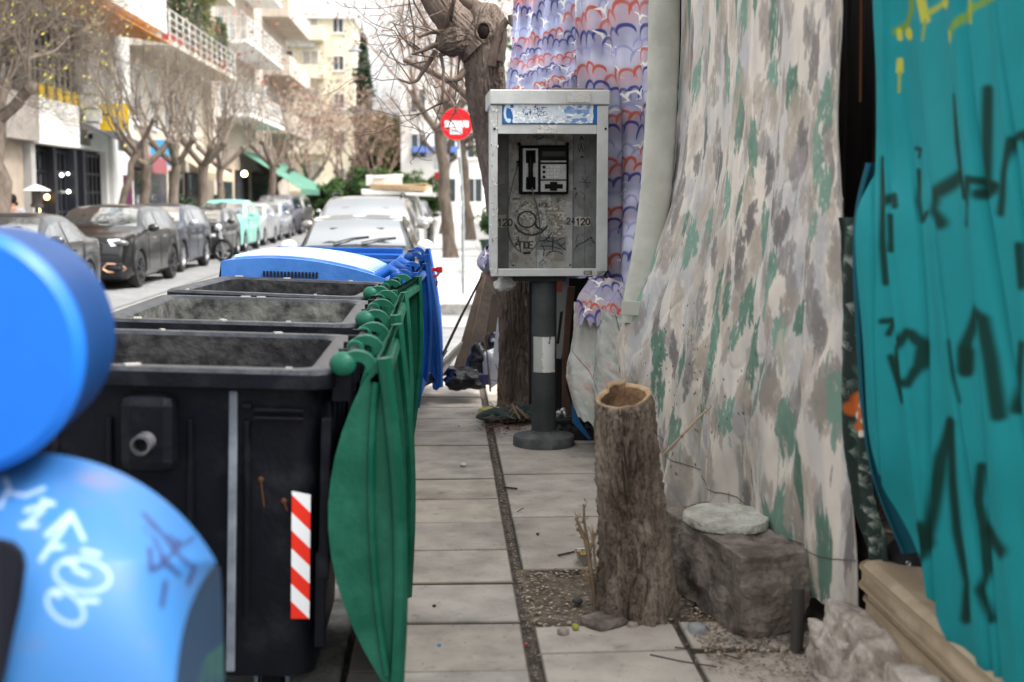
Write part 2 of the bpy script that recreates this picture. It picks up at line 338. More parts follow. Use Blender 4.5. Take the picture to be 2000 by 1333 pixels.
A[..., 0] = X; A[..., 1] = Y; A[..., 2] = -.045 + .05 * fbm(X * 9, Y * 9) + .03 * np.exp(-((X - .68) ** 2 + (Y - 4.95) ** 2) / .04); b.grid(A); b.build('soil_pit', m_soil, kind='structure', smooth=60)
# kerbs
def kerb_run(name, x0, x1, y0, y1, top, L, ax):
    k = MB(); t = y0 if ax == 'y' else x0; e = y1 if ax == 'y' else x1
    while t < e - .01:
        n2 = min(t + L, e); z = top + random.uniform(-.006, .006); s = random.uniform(-.008, .008)
        if ax == 'y': k.bb(x0 + s, x1 + s, t + .006, n2 - .006, -.3, z)
        else: k.bb(t + .006, n2 - .006, y0 + s, y1 + s, -.3, z)
        t = n2
    return k.build(name, m_kerb, kind='structure', bevel=.015)
kerb_run('kerb', -.54, -.37, -4, 11.0, .0, 1, 'y'); kerb_run('kerb', -.54, 4, 11.01, 11.17, .0, 1, 'x')
# far pavement beyond the side street
b = MB(); b.bb(-.42, 30, 18.9, 140, -.3, .03); b.build('far_pavement', m_pave_far, kind='structure')
b = MB()
for i in range(60): b.bb(-.4, 5, 19.4 + i * .9, 19.408 + i * .9 + .012, .02, .034)
for x in (.28, .98, 1.68, 2.4): b.bb(x, x + .014, 19, 75, .02, .0345)
b.build('paving_joints', mat('joint_dark', (.2, .19, .18), .9), kind='structure')
kerb_run('far_kerb', -.6, -.425, 18.72, 100, .035, 1.1, 'y'); kerb_run('far_kerb', -.42, 10, 18.72, 18.895, .035, 1.0, 'x')
b = MB(); b.bb(-13, -8.2, -20, 160, -.3, .02); b.build('left_pavement', m_pave_far, kind='structure')
kerb_run('left_kerb', -8.19, -8.02, 18, 90, .025, 1.2, 'y')
b = MB(); b.bb(-1.5, 4.5, 16.9, 18.5, RZ + .002, RZ + .006)
m_patch = mat('road_patch', (.24, .24, .235), .9, (.3, .3, .29), 2, bump=.3, bscale=90)
b.build('road_patch', m_patch, kind='structure')
b = MB(); b.bb(-3.35, -3.28, 14, 95, RZ + .002, RZ + .005); b.bb(-5.15, -5.09, 14, 95, RZ + .002, RZ + .005); b.build('road_seam', mat('tar_seam', (.1, .1, .1), .8), kind='structure')

# ---------------- buildings ----------------
m_white = mat('white_plaster', (.74, .73, .71), .8, (.66, .65, .62), 1.5)
m_cream = mat('cream_plaster', (.60, .55, .46), .85, (.52, .47, .39), .8, bump=.1)
m_beige = mat('beige_plaster', (.50, .44, .375), .85, (.43, .375, .315), .7)
m_tan = mat('tan_stone', (.36, .30, .235), .8, (.29, .24, .19), 2)
m_conc = mat('grey_concrete', (.40, .39, .37), .9, (.32, .31, .29), 1.4)
m_yel = mat('pale_yellow_plaster', (.72, .67, .52), .85, (.66, .60, .46), .5)
m_glass = mat('window_glass', (.05, .06, .07), .06, spec=.8)
m_dark = mat('dark_interior', (.018, .018, .02), .6)
m_frame = mat('window_frame_white', (.7, .7, .68), .5)
m_blkframe = mat('shopfront_steel', (.02, .022, .028), .4)
m_shut = mat('shutter_slats', (.42, .38, .33), .7, (.36, .33, .29), 3)
m_rail = mat('white_railing', (.68, .68, .66), .5)
m_orange = mat('orange_canvas', (.62, .24, .035), .8, (.5, .18, .03), 3)
m_yellow = mat('yellow_sign_face', (.86, .56, .03), .5)
m_awd = mat('charcoal_canvas', (.055, .06, .075), .8, (.08, .085, .1), 4)
m_awg = mat('green_canvas', (.07, .17, .12), .8, (.1, .23, .17), 2)
m_awc = mat('cream_striped_canvas', (.62, .54, .40), .85, (.38, .28, .19), 1, stretch=(.01, 6, .01), mix=(.49, .51), detail=0)
m_awr = mat('maroon_canvas', (.28, .09, .1), .8)
m_ac = mat('ac_white', (.6, .6, .58), .5)
_win = {}
def window(root, o, u, n, c, z, w, h, style='pane'):
    """one window: frame (part) > pane (sub-part); c is the distance along u"""
    f = MB(); t = .07
    f.obox(o, u, n, c - w / 2, c - w / 2 + t, 0, .06, z, z + h); f.obox(o, u, n, c + w / 2 - t, c + w / 2, 0, .06, z, z + h)
    f.obox(o, u, n, c - w / 2 + t, c + w / 2 - t, 0, .058, z + h - t, z + h); f.obox(o, u, n, c - w / 2 + t, c + w / 2 - t, 0, .058, z, z + t)
    f.obox(o, u, n, c - t / 2, c + t / 2, .0, .055, z + t, z + h - t); f.obox(o, u, n, c - w / 2 - .06, c + w / 2 + .06, 0, .12, z - .07, z - .003)
    fr = f.build('window', m_frame, root)
    p = MB(); p.obox(o, u, n, c - w / 2 + t, c + w / 2 - t, .004, .03, z + t, z + h - t)
    p.build('pane', m_glass if style != 'shut' else m_shut, fr)
    if style == 'half':
        q = MB(); q.obox(o, u, n, c - w / 2 + t, c + w / 2 - t, .032, .05, z + h * .5, z + h - t); q.build('shutter', m_shut, fr)
def balcony(root, o, u, n, u0, u1, z, dep=1.2, par='rail', mt=None):
    s = MB(); s.obox(o, u, n, u0, u1, 0, dep, z - .16, z); s.build('balcony_slab', mt or m_white, root)
    r = MB()
    if par == 'solid': r.obox(o, u, n, u0, u1, dep - .1, dep - .002, z, z + .95); r.obox(o, u, n, u0, u0 + .1, 0, dep - .1, z, z + .95); r.obox(o, u, n, u1 - .1, u1, 0, dep - .1, z, z + .95); r.build('parapet', mt or m_white, root)
    else:
        for k in (.25, .5, .75, 1.0): r.obox(o, u, n, u0, u1, dep - .06, dep - .03, z + k - .03, z + k)
        a = u0
        while a < u1: r.obox(o, u, n, a, a + .04, dep - .07, dep - .02, z, z + 1.0); a += 1.1
        for k in (.5, 1.0): r.obox(o, u, n, u0, u0 + .03, 0, dep - .07, z + k - .03, z + k); r.obox(o, u, n, u1 - .03, u1, 0, dep - .07, z + k - .03, z + k)
        r.build('railing', m_rail, root)
def ac_unit(root, o, u, n, c, z):
    q = MB(); q.obox(o, u, n, c - .42, c + .42, .05, .38, z, z + .6); a = q.build('ac_unit', m_ac, root)
    g = MB(); ce = Vector(o) + Vector(u) * (c + .12) + Vector(n) * .385 + Vector((0, 0, z + .3)); g.lathe([(.22, 0), (.22, .01), (.03, .012)], tuple(ce), 14, 'x'); g.build('fan_grille', m_blkframe, a)
def awning(root, o, u, n, u0, u1, z, dep, drop, mt, val=.25, name='awning'):
    q = MB(); o = Vector(o); u = Vector(u); n = Vector(n); Z = Vector((0, 0, 1))
    a = o + u * u0 + Z * z; bq = o + u * u1 + Z * z; c = bq + n * dep - Z * drop; d = a + n * dep - Z * drop; th = Z * -.03
    q.add([a, bq, c, d, a + th, bq + th, c + th, d + th], [(0, 1, 2, 3), (7, 6, 5, 4), (0, 3, 7, 4), (1, 5, 6, 2), (3, 2, 6, 7), (0, 4, 5, 1)])
    if val: q.obox(o, u, n, u0, u1, dep - .01, dep + .01, z - drop - val, z - drop - .032)
    q.build(name, mt, root)
XF = -10.5; U = (0, 1, 0); N = (1, 0, 0); O = (XF, 0, 0)
# building 1 : shop with dark glazed doors, yellow sign, white fascia
b1 = thing('shop_building', 'white and grey building with black glazed shopfront, orange awning underside and white fascia boards', 'building', (XF - 4, 33, 0))
q = MB(); q.bb(XF - 9, XF - 1.2, 22, 41, 0, 24); q.bb(XF - 1.2, XF, 22, 32.6, 0, 3.0); q.bb(XF - 1.2, XF, 40.65, 41, 0, 3.0); q.bb(XF - 1.2, XF, 22, 41, 3.0, 3.1); q.bb(XF - 1.2, XF, 39.0, 41, 3.1, 6.7); q.bb(XF - 1.2, XF, 22, 41, 6.7, 24)
q.build('wall', [m_white], b1)
q = MB(); q.bb(XF, XF + .05, 22, 32.6, .0, 2.95); q.build('stone_cladding', m_tan, b1)
q = MB(); q.bb(XF - .02, XF + .22, 32.7, 33.05, 0, 3.0); q.build('column', m_conc, b1)
q = MB(); q.bb(XF + .06, XF + .40, 22, 32.9, 2.98, 4.1); q.build('grey_parapet', mat('beige_concrete', (.30, .27, .235), .9, (.24, .215, .19), 2), b1)
q = MB(); q.bb(XF + .06, XF + .35, 32.95, 36.6, 2.95, 4.1); q.build('white_fascia', m_white, b1)
q = MB(); q.bb(XF - .45, XF - .4, 22.1, 38.9, 3.15, 6.6); q.build('dark_recess', m_dark, b1)
q = MB()
for i in range(26): q.bb(XF - .39, XF - .32, 22.5, 31.4, 4.15 + i * .085, 4.19 + i * .085)
q.build('louvre', mat('brown_louvre', (.14, .09, .07), .7), b1)
q = MB()
for yy in (31.7, 33.6): q.bb(XF - .39, XF - .1, yy, yy + .35, 3.1, 6.6)
q.build('grey_pier', m_conc, b1)
q = MB()
for yy in np.arange(34.4, 38.9, .55): q.bb(XF - .36, XF - .30, yy, yy + .1, 3.2, 6.6)
for zz in (4.3, 5.5): q.bb(XF - .365, XF - .305, 34.3, 38.9, zz, zz + .08)
q.build('upper_glazing_bars', m_conc, b1)
for yy in np.arange(35.1, 38.5, .8): q = MB(); q.bb(XF - .28, XF - .24, yy, yy + .45, 4.1, 4.6); q.build('yellow_panel', m_yellow, b1)
awning(b1, O, U, N, 23, 41.5, 6.68, 1.9, .28, m_orange, 0, 'orange_awning')
q = MB(); q.bb(XF, XF + 1.7, 22, 42, 6.75, 8.6); q.build('upper_parapet', m_white, b1)
q = MB(); q.bb(XF + 1.0, XF + 1.2, 30, 42.4, 10.4, 12.2); q.build('blue_screen', mat('blue_grey_panel', (.38, .43, .47), .6), b1)
# shop glazing
q = MB(); q.bb(XF - .28, XF - .25, 33.1, 40.6, 0, 2.95); g1 = q.build('shopfront', m_dark, b1)
q = MB()
for yy in np.arange(33.12, 40.6, .46): q.bb(XF - .22, XF - .16, yy, yy + .1, .1, 2.9)
for zz in (.1, .6, 1.15, 1.7, 2.25, 2.8): q.bb(XF - .215, XF - .17, 33.1, 40.6, zz, zz + .07)
for yy in (35.2, 37.1, 38.0): q.bb(XF - .23, XF + .03, yy, yy + .28, 0, 2.95)
q.build('mullions', m_blkframe, g1)
for ya in (33.2, 37.4): q = MB(); q.bb(XF - .248, XF - .235, ya, ya + 1.9, .2, 2.7); q.build('pane', mat('shop_glass', (.1, .1, .11), .05, spec=.9), g1)
awning(b1, O, U, N, 37.8, 41.2, 3.75, 1.1, .5, m_awd, .32, 'dark_awning')
for yy, zz, s in ((34.0, 1.25, .09), (34.9, 1.6, .07), (36.3, 2.2, .05), (36.9, 1.75, .05), (36.9, 2.25, .04)):
    q = MB(); q.ball((XF - .1, yy, zz), s); q.build('lamp', mat('warm_lamp', (1, .7, .3), .5, emit=(1, .55, .18, 6)) if s > .06 else mat('white_lamp', (1, 1, 1), .5, emit=(1, .97, .9, 3)), b1)
# projecting yellow sign
ys = thing('projecting_sign', 'yellow projecting sign board with white cut-out letters above the dark awning', 'sign', (XF, 38.2, 3.6))
q = MB(); q.bb(XF + .12, XF + 1.15, 38.9, 39.0, 3.55, 4.35); q.build('yellow_board', m_yellow, ys)
q = MB(); q.bb(XF + .02, XF + .12, 38.7, 38.8, 3.3, 4.6); q.bb(XF + .1, XF + .7, 38.7, 38.74, 3.98, 4.04); q.build('bracket', m_blkframe, ys)
q = MB(); p0 = (XF + .15, 38.6); z = 3.45
for dx, w, z0, z1 in ((.12, .3, 4.55, 4.85), (.0, .5, 4.15, 4.6), (.1, .45, 3.75, 4.2), (.18, .3, 3.45, 3.8)): q.bb(XF + dx - .15, XF + dx + w - .1, 38.55, 38.62, z0, z1)
q.build('white_letters', mat('sign_white', (.85, .85, .83), .5), ys)
# building 2 : cream
b2 = thing('apartment_building', 'cream apartment building with a long planted balcony and shuttered windows above striped awnings', 'building', (XF - 4, 49, 0))
q = MB(); q.bb(XF - 9, XF, 41.02, 57, 0, 26); q.build('wall', m_cream, b2)
q = MB(); q.bb(XF + .003, XF + .12, 41.05, 43.6, 0, 9.5); q.build('pale_corner', m_white, b2)
balcony(b2, O, U, N, 43.6, 56.9, 6.75, 1.5, 'rail', m_cream); balcony(b2, O, U, N, 43.6, 56.9, 9.9, 1.5, 'rail', m_cream); balcony(b2, O, U, N, 41.2, 50, 13.0, 1.4, 'solid', m_white)
for c in (44.9, 47.3, 49.6, 51.9, 54.6):
    window(b2, O, U, N, c, 4.1, 1.1, 1.9, 'half'); window(b2, O, U, N, c, 6.9, 1.2, 2.2, 'pane' if c % 2 > 1 else 'shut'); window(b2, O, U, N, c, 10.1, 1.2, 2.1, 'shut')
ac_unit(b2, O, U, N, 46.0, 3.9); ac_unit(b2, O, U, N, 52.9, 4.1)
for i, (a, c) in enumerate(((43.8, 45.6), (46.2, 49), (49.6, 52), (52.6, 56))):
    q = MB(); q.obox(O, U, N, a, c, .02, .06, .1, 2.6); s = q.build('shop_window', m_dark, b2)
    q = MB(); q.obox(O, U, N, a + .1, c - .1, .062, .08, .5, 2.5); q.build('pane', mat('shop_glass', (.1, .1, .11), .05), s)
awning(b2, O, U, N, 43.4, 45.6, 3.15, .8, .25, m_awr, .5, 'maroon_awning')
for a, c in ((50.0, 53.0), (53.4, 56.6)): awning(b2, O, U, N, a, c, 3.4, 1.3, .85, m_awc, .3, 'striped_awning')
q = MB(); q.obox(O, U, N, 46.3, 46.36, .1, 1.0, 2.7, 3.6); q.build('blue_hanging_sign', mat('sky_blue_sign', (.1, .42, .75), .5), b2)
q = MB(); q.obox(O, U, N, 42.2, 43.2, .13, .17, 1.0, 2.3); q.build('purple_poster', mat('purple_poster', (.1, .01, .06), .5), b2)
# building 3 : beige, taller
b3 = thing('corner_block', 'tall beige apartment block with wrap-around balconies and a green awning at its foot', 'building', (XF - 4, 70, 0))
q = MB(); q.bb(XF - 9, XF + .4, 57.02, 84, 0, 34); q.build('wall', m_beige, b3)
O3 = (XF + .4, 0, 0)
for z in (5.3, 8.5, 11.7, 14.9, 18.1): balcony(b3, O3, U, N, 58, 70, z, 1.5, 'rail', m_white); balcony(b3, O3, U, N, 73, 83.9, z, 1.5, 'solid', m_beige)
for z in (5.5, 8.7, 11.9, 15.1):
    for c in (59.6, 62.6, 66, 68.8, 74.5, 77.5, 81): window(b3, O3, U, N, c, z, 1.5, 2.1, ('pane', 'shut', 'half')[int(c + z) % 3])
ac_unit(b3, O3, U, N, 71.4, 3.6); ac_unit(b3, O3, U, N, 71.5, 7)
for a, c in ((58.3, 61.5), (62.5, 66.5), (68, 74)):
    q = MB(); q.obox(O3, U, N, a, c, .02, .06, .1, 2.9); s = q.build('shop_window', m_dark, b3)
    q = MB(); q.obox(O3, U, N, a + .15, c - .15, .062, .08, .5, 2.6); q.build('pane', m_glass, s)
awning(b3, O3, U, N, 64, 78, 3.9, 3.0, 1.9, m_awg, .3, 'green_awning')
q = MB(); q.ball((XF + .9, 62.3, 2.7), .14); q.build('globe_lamp', mat('warm_globe', (1, .75, .4), .5, emit=(1, .68, .32, 7)), b3)
# building 4 : pale yellow, faces down the street
b4 = thing('yellow_apartment_block', 'pale yellow five storey apartment block closing the far end of the street', 'building', (-11, 108, 0))
O4 = (-15.5, 104, 0); U4 = (1, 0, 0); N4 = (0, -1, 0)
q = MB(); q.bb(-22, -7.2, 104, 118, 0, 15.6); q.bb(-22, -9.5, 104.8, 118, 15.6, 17.0); q.build('wall', m_yel, b4)
for i in range(5):
    z = 1.2 + i * 2.95; balcony(b4, O4, U4, N4, 1.6, 6.0, z + 1.0, 1.1, 'solid', m_yel)
    window(b4, O4, U4, N4, 2.8, z + 1.1, 1.5, 2.0, 'pane' if i % 2 else 'half'); window(b4, O4, U4, N4, 4.9, z + 1.1, 1.3, 2.0, 'shut'); window(b4, O4, U4, N4, 7.1, z + 1.5, .9, 1.2)
q = MB(); q.obox(O4, U4, N4, 1.9, 5.2, .002, .5, 13.4, 14.3); q.build('white_blind', m_white, b4)
q = MB(); q.bb(-22.3, -7.0, 103.7, 118, 15.6, 15.8); q.build('roof_slab', m_white, b4)
# building 5/6 on the right, far
b5 = thing('white_corner_house', 'white building half hidden by trees beyond the no entry sign', 'building', (1.5, 92, 0))
q = MB(); q.bb(-3.0, 3.2, 88, 100, 0, 10.2); q.build('wall', m_white, b5)
for z in (1.2, 4.2, 7.2):
    for c in (1.2, 3.2, 5.0): window(b5, (-3, 88, 0), (1, 0, 0), (0, -1, 0), c, z, 1.1, 1.7, 'pane')
q = MB(); q.bb(-2.2, 1.0, 87.4, 87.98, 4.6, 5.0); q.build('blue_band', mat('blue_band', (.12, .2, .5), .6), b5)
b6 = thing('street_side_block', 'pale block along the right pavement behind the telephone booth', 'building', (8, 45, 0))
q = MB(); q.bb(6.2, 16, 27, 80, 0, 8.5); q.build('wall', m_cream, b6)
for z in (1.0, 4.2):
    for c in range(30, 78, 4): window(b6, (6.2, 0, 0), (0, 1, 0), (-1, 0, 0), c, z, 1.3, 1.8, 'half')
for z in (4.0,): balcony(b6, (6.2, 0, 0), (0, 1, 0), (-1, 0, 0), 29, 60, z, 1.3, 'rail')
# ================= TREES =================
m_bark = mat('street_bark', (.17, .135, .11), .95, (.10, .08, .063), 8, bump=.8, bscale=30, stretch=(1, 1, .35))
m_twig = mat('twig_bark', (.15, .12, .095), .9, (.23, .19, .155), 6)
m_twig_r = mat('russet_twig', (.19, .125, .10), .9, (.27, .19, .155), 4)
m_leaf = mat('evergreen_leaf', (.025, .06, .018), .55, (.075, .13, .04), .9, mix=(.4, .6))
m_leaf2 = mat('light_leaf', (.09, .15, .03), .55, (.2, .24, .05), .8)
m_leafy = mat('yellow_leaf', (.55, .5, .06), .6, (.4, .42, .08), 3)
m_dry = mat('dry_seed', (.25, .16, .12), .8, (.35, .245, .19), 5)
m_red = mat('russet_leaf', (.27, .06, .035), .7, (.36, .11, .06), 5)
m_cyp = mat('cypress_leaf', (.02, .045, .025), .7, (.05, .085, .045), .7)
class Br:
    def __init__(s, seed): s.b = MB(); s.tips = []; s.rnd = random.Random(seed); s.n = 0
    def grow(s, p, d, L, r, dep, up=.15, wig=.22, kids=(2, 4), ratio=(.55, .8), nseg=4, keep=None):
        rn = s.rnd; pts = [p.copy()]; rad = [r]; q = p.copy(); dd = d.normalized(); k = nseg if dep > 1 else 3; brs = []
        for i in range(k):
            dd = (dd + Vector((rn.gauss(0, wig), rn.gauss(0, wig), rn.gauss(0, wig) + up * .5))).normalized(); q = q + dd * (L / k)
            pts.append(q.copy()); rr = r * (1 - .55 * (i + 1) / k) if dep > 0 else r * (1 - .8 * (i + 1) / k); rad.append(max(rr, .0025))
            if dep > 0: brs.append((q.copy(), dd.copy(), rad[-1]))
        if s.n > 60000: return
        s.b.tube(pts, rad, 7 if r > .05 else (5 if r > .015 else 3), cap=False); s.n += 1
        if dep == 0: s.tips.append(q); return
        for (q, dd, rr) in brs:
            for c in range(rn.randint(*kids) if q is brs[-1][0] else rn.randint(0, max(1, kids[1] - 2))):
                a = Vector((rn.gauss(0, 1), rn.gauss(0, 1), rn.gauss(0, .7) + up)).normalized(); nd = (dd * rn.uniform(.55, 1.1) + a * rn.uniform(.5, .95)).normalized()
                s.grow(q, nd, L * rn.uniform(*ratio), rr * rn.uniform(.5, .8), dep - 1, up, wig, kids, ratio, nseg)
def leaves_at(pts, n, sz, spread, rnd, b=None, flat=False):
    b = b or MB()
    for p in pts:
        for i in range(n):
            c = p + Vector((rnd.gauss(0, spread), rnd.gauss(0, spread), rnd.gauss(0, spread))); a = Vector((rnd.gauss(0, 1), rnd.gauss(0, 1), rnd.gauss(0, 1))).normalized()
            u = a.orthogonal().normalized() * sz * rnd.uniform(.6, 1.3); w = a.cross(u).normalized() * sz * rnd.uniform(.3, .6)
            b.add([c - u, c + w, c + u, c - w], [(0, 1, 2, 3)])
    return b
def bare_tree(name, label, base, H, r, seed, lean=(0, 0), forks=3, dep=4, L0=1.6, leafm=None, nleaf=0, lsz=.04, lsp=.08, tw=None, frac=.3, group='bare trees along the far pavement', fh=None, up=.25, kids=(1, 3)):
    base = Vector(base); root = thing(name, label, 'tree', base, group=group); rn = random.Random(seed); fh = fh or H * .38
    top = base + Vector((lean[0], lean[1], fh)); t = MB(); pts = []; rad = []
    for i in range(9):
        f = i / 8; pts.append(base.lerp(top, f) + Vector((rn.gauss(0, .03), rn.gauss(0, .03), 0)) - Vector((0, 0, .05 if i == 0 else 0))); rad.append(r * (1.25 - .35 * f if i else 1.6) * rn.uniform(.94, 1.08))
    rad[-1] *= 1.25; t.tube(pts, rad, 12)
    br = Br(seed)
    for i in range(forks):
        a = 2 * math.pi * i / forks + rn.uniform(-.5, .5); d = Vector((math.cos(a) * .8, math.sin(a) * .8, rn.uniform(.5, 1.1))).normalized()
        k = top + d * L0 * .55; t.tube([top - d * .1, top + d * L0 * .3 + Vector((0, 0, -.05)), k], [r * .75, r * .6, r * .62], 9); t.ball(k, r * .85, 8, 6)
        for j in range(rn.randint(2, 4)):
            dd = (d + Vector((rn.gauss(0, .5), rn.gauss(0, .5), rn.uniform(.4, 1.2)))).normalized(); br.grow(k, dd, L0 * rn.uniform(.85, 1.3), r * .26, dep, up, .17, kids)
    t.build('trunk', m_bark, root, smooth=60); br.b.build('branches', tw or m_twig, root, smooth=60)
    if leafm and nleaf:
        tips = [p for p in br.tips if rn.random() < frac]; leaves_at(tips, nleaf, lsz, lsp, rn).build('foliage', leafm, root, recalc=False)
    return root
def leaf_cloud(name, label, base, blobs, n, sz, m, trunk=None, cat='tree', group=None, seed=1, m2=None):
    base = Vector(base); root = thing(name, label, cat, base, group=group); rn = random.Random(seed); b = MB(); nr = np.random.RandomState(seed)
    tot = sum(bl[3] * bl[4] * bl[5] for bl in blobs)
    for (x, y, z, rx, ry, rz) in blobs:
        k = int(n * rx * ry * rz / tot)
        for i in range(k):
            v = Vector((rn.gauss(0, 1), rn.gauss(0, 1), rn.gauss(0, 1))).normalized() * (rn.random() ** .35)
            q = rn.random(); f = .72 + .45 * math.sin(v.x * 5 + x) * math.sin(v.z * 6 + y * 2) * math.cos(v.y * 4)
            c = base + Vector((x + v.x * rx * f, y + v.y * ry * f, z + v.z * rz * f)); a = Vector((rn.gauss(0, 1), rn.gauss(0, 1), rn.gauss(0, 1) + .4)).normalized()
            u = a.orthogonal().normalized(); u = (Matrix.Rotation(rn.uniform(0, 6.28), 3, a) @ u) * sz * rn.uniform(.6, 1.4); w = a.cross(u).normalized() * sz * rn.uniform(.35, .6)
            b.add([c - u, c + w, c + u, c - w], [(0, 1, 2, 3)])
    b.build('foliage' if cat != 'tree' else 'crown', m, root, recalc=False)
    if trunk:
        t = MB(); h, r = trunk; t.tube([base - Vector((0, 0, .05)), base + Vector((.05, 0, h * .5)), base + Vector((0, .05, h))], [r * 1.3, r, r * .7], 9)
        for (x, y, z, rx, ry, rz) in blobs: t.tube([base + Vector((0, 0, h * .7)), base + Vector((x * .6, y * .6, z * .8)), base + Vector((x, y, z))], [r * .5, r * .3, r * .1], 6)
        t.build('trunk', m_bark, root, smooth=60)
    return root
# left pavement trees
XT = -8.75
bare_tree('bare_tree', 'large knobbly bare tree at the left edge, yellow leaves on its twigs', (XT + .35, 24.6, 0), 7, .17, 11, (-.1, .4), 5, 4, 1.7, m_leafy, 2, .035, .12, frac=.12, fh=3.0, kids=(2, 4), up=.06)
bare_tree('bare_tree', 'slender bare tree standing beside the black shopfront', (XT, 33.5, 0), 6, .09, 12, (.8, .3), 3, 3, 1.7, m_dry, 3, .05, .12, frac=.35, fh=2.8)
bare_tree('bare_tree', 'pollarded bare tree in front of the blue hanging sign', (XT, 37.6, 0), 6, .14, 13, (.15, 0), 3, 3, 1.7, m_dry, 2, .05, .1, frac=.2, fh=2.5)
bare_tree('bare_tree', 'bare tree with twisted knuckles in front of the first striped awning', (XT, 41.2, 0), 6, .15, 14, (.2, .4), 4, 3, 1.8, fh=2.6)
bare_tree('bare_tree', 'thick dark bare tree between the two striped awnings', (XT, 46.6, 0), 7, .17, 15, (.1, .2), 4, 3, 2.0, m_red, 3, .09, .12, frac=.05, fh=2.7)
bare_tree('bare_tree', 'bare tree whose crown hides the beige block, left of the green awning', (XT, 50.5, 0), 7, .14, 16, (.0, .3), 4, 3, 2.2, m_red, 4, .1, .12, frac=.05, fh=2.7)
bare_tree('bare_tree', 'bare tree standing right in front of the green awning', (XT + .6, 60, 0), 8, .16, 17, (.2, 0), 4, 3, 2.4, m_red, 3, .1, .15, frac=.1, fh=3)
# russet mass of trees at the end of the street
for i, (x, y, h, s) in enumerate(((-9.2, 70, 7, 21), (-8.2, 78, 7, 22), (-6.6, 84, 6.5, 23), (-4.6, 88, 6.5, 24))):
    bare_tree('russet_tree', ['russet bare tree just past the green awning', 'russet bare tree second past the green awning', 'russet bare tree below the pale yellow block', 'russet bare tree above the dark green hedge'][i], (x, y, 0), h, .2, s, (0, 0), 5, 3, 2.2, m_dry, 4, .11, .25, tw=m_twig_r, frac=.6, fh=2.4, group='russet trees at the end of the street')
# right side trees
bare_tree('bare_tree', 'bare tree on the far right pavement behind the two sign posts', (.12, 33.5, .03), 6, .15, 31, (-.25, 0), 4, 3, 1.9, m_leafy, 2, .07, .1, frac=.12, fh=3.2, group='bare trees on the right pavement', tw=m_twig_r)
bare_tree('bare_tree', 'bare tree with yellow tufts farther along the right pavement', (.9, 47, .03), 7, .15, 32, (-.3, 0), 4, 3, 2.2, m_dry, 4, .1, .2, frac=.5, fh=3.5, group='bare trees on the right pavement', tw=m_twig_r)
# evergreens
leaf_cloud('evergreen_tree', 'pale green tree just left of the white corner house', (-3.6, 92, 0), [(0, 0, 4.6, 1.7, 1.5, 1.4), (.7, 0, 6.0, 1.1, 1.4, 1.0), (-1.0, 0, 6.6, 1.2, 1.3, 1.2), (-.3, 0, 3.0, 1.6, 1.4, 1.0)], 6000, .16, m_leaf2, (4, .2), group='evergreens at the end of the street', seed=48)
bare_tree('bare_tree', 'thin bare tree with brown seed heads just left of the no entry sign', (-.05, 55, .03), 7, .14, 33, (.1, 0), 4, 3, 2.4, m_dry, 3, .08, .15, frac=.4, fh=3.0, group='bare trees on the right pavement')
leaf_cloud('cypress', 'tall narrow dark cypress beside the pale yellow block', (-6.1, 98, 0), [(0, 0, 3.4, 1.1, 1.1, 3.4), (0, 0, 7, 1.05, 1.05, 3.4), (.05, 0, 10, .8, .8, 3), (.05, 0, 12.3, .45, .45, 2.2)], 16000, .16, m_cyp, (4, .2), seed=41)
for i, (x, y, z, s) in enumerate(((-5.3, 105, 9, 42), (-2.6, 110, 11, 43), (.6, 104, 10.5, 44))):
    leaf_cloud('evergreen_tree', ['dark green tree right of the tall cypress', 'broad green tree in the middle distance above the hedge', 'green tree rising behind the white corner house'][i], (x, y, 0), [(0, 0, z * .55, 2.2, 2, z * .3), (1.2, 0, z * .75, 1.7, 2, z * .2), (-1.3, 0, z * .45, 1.8, 2, z * .25), (.2, 0, z * .3, 2.4, 2, z * .2)], 13000, .2, m_leaf if i != 1 else m_leaf2, (z * .5, .3), group='evergreens at the end of the street', seed=s)
leaf_cloud('hedge', 'dense dark green hedge across the end of the street', (-3.9, 74, 0), [(-2.6, 0, 1.4, 1.7, 1.5, 1.4), (-.6, 0, 1.8, 2.0, 1.5, 1.6), (1.2, 0, 1.9, 1.9, 1.5, 1.5), (2.8, 0, 1.5, 1.4, 1.5, 1.4)], 30000, .12, m_leaf, cat='hedge', seed=45)
leaf_cloud('evergreen_tree', 'yellow-green leafy tree behind the round no entry sign', (2.0, 38, .03), [(0, 0, 3.5, 1.2, 1.2, .9), (.5, 0, 4.6, 1.2, 1.2, .9), (-.4, 0, 2.8, .8, .8, .6)], 6000, .09, m_leaf2, (3, .12), seed=46)
leaf_cloud('evergreen_tree', 'dark leafy tree showing between the trunk and the floral curtain', (2.6, 26, .03), [(0, 0, 4.4, 1.5, 1.4, 1.2), (0, 0, 6.4, 1.6, 1.4, 1.4), (-.6, 0, 3.2, .9, 1, .8)], 9000, .09, m_leaf, (4, .13), seed=47)
for i, (x, y, h) in enumerate(((1.15, 34, .8), (1.35, 31.5, 1.1), (1.5, 29, .95), (1.75, 27.6, .75))):
    r = leaf_cloud('potted_shrub', ['tall potted shrub farthest along the right pavement', 'bushy potted shrub third along the right pavement', 'potted shrub second along the right pavement', 'nearest potted shrub in a green planter, just left of the booth'][i], (x, y, .03), [(0, 0, .5 + h * .5, .38, .38, h * .55), (.1, 0, .4 + h * .8, .3, .3, h * .4)], 1500, .055, m_leaf2 if i % 2 else m_leaf, cat='potted plant', group='potted shrubs on the right pavement', seed=50 + i)
    q = MB(); q.lathe([(.17, .03), (.24, .42), (.27, .42), (.27, .48), (.22, .48), (.2, .4)], (x, y, 0), 14); q.build('pot', mat('dark_green_pot', (.03, .07, .05), .5), r, smooth=40)
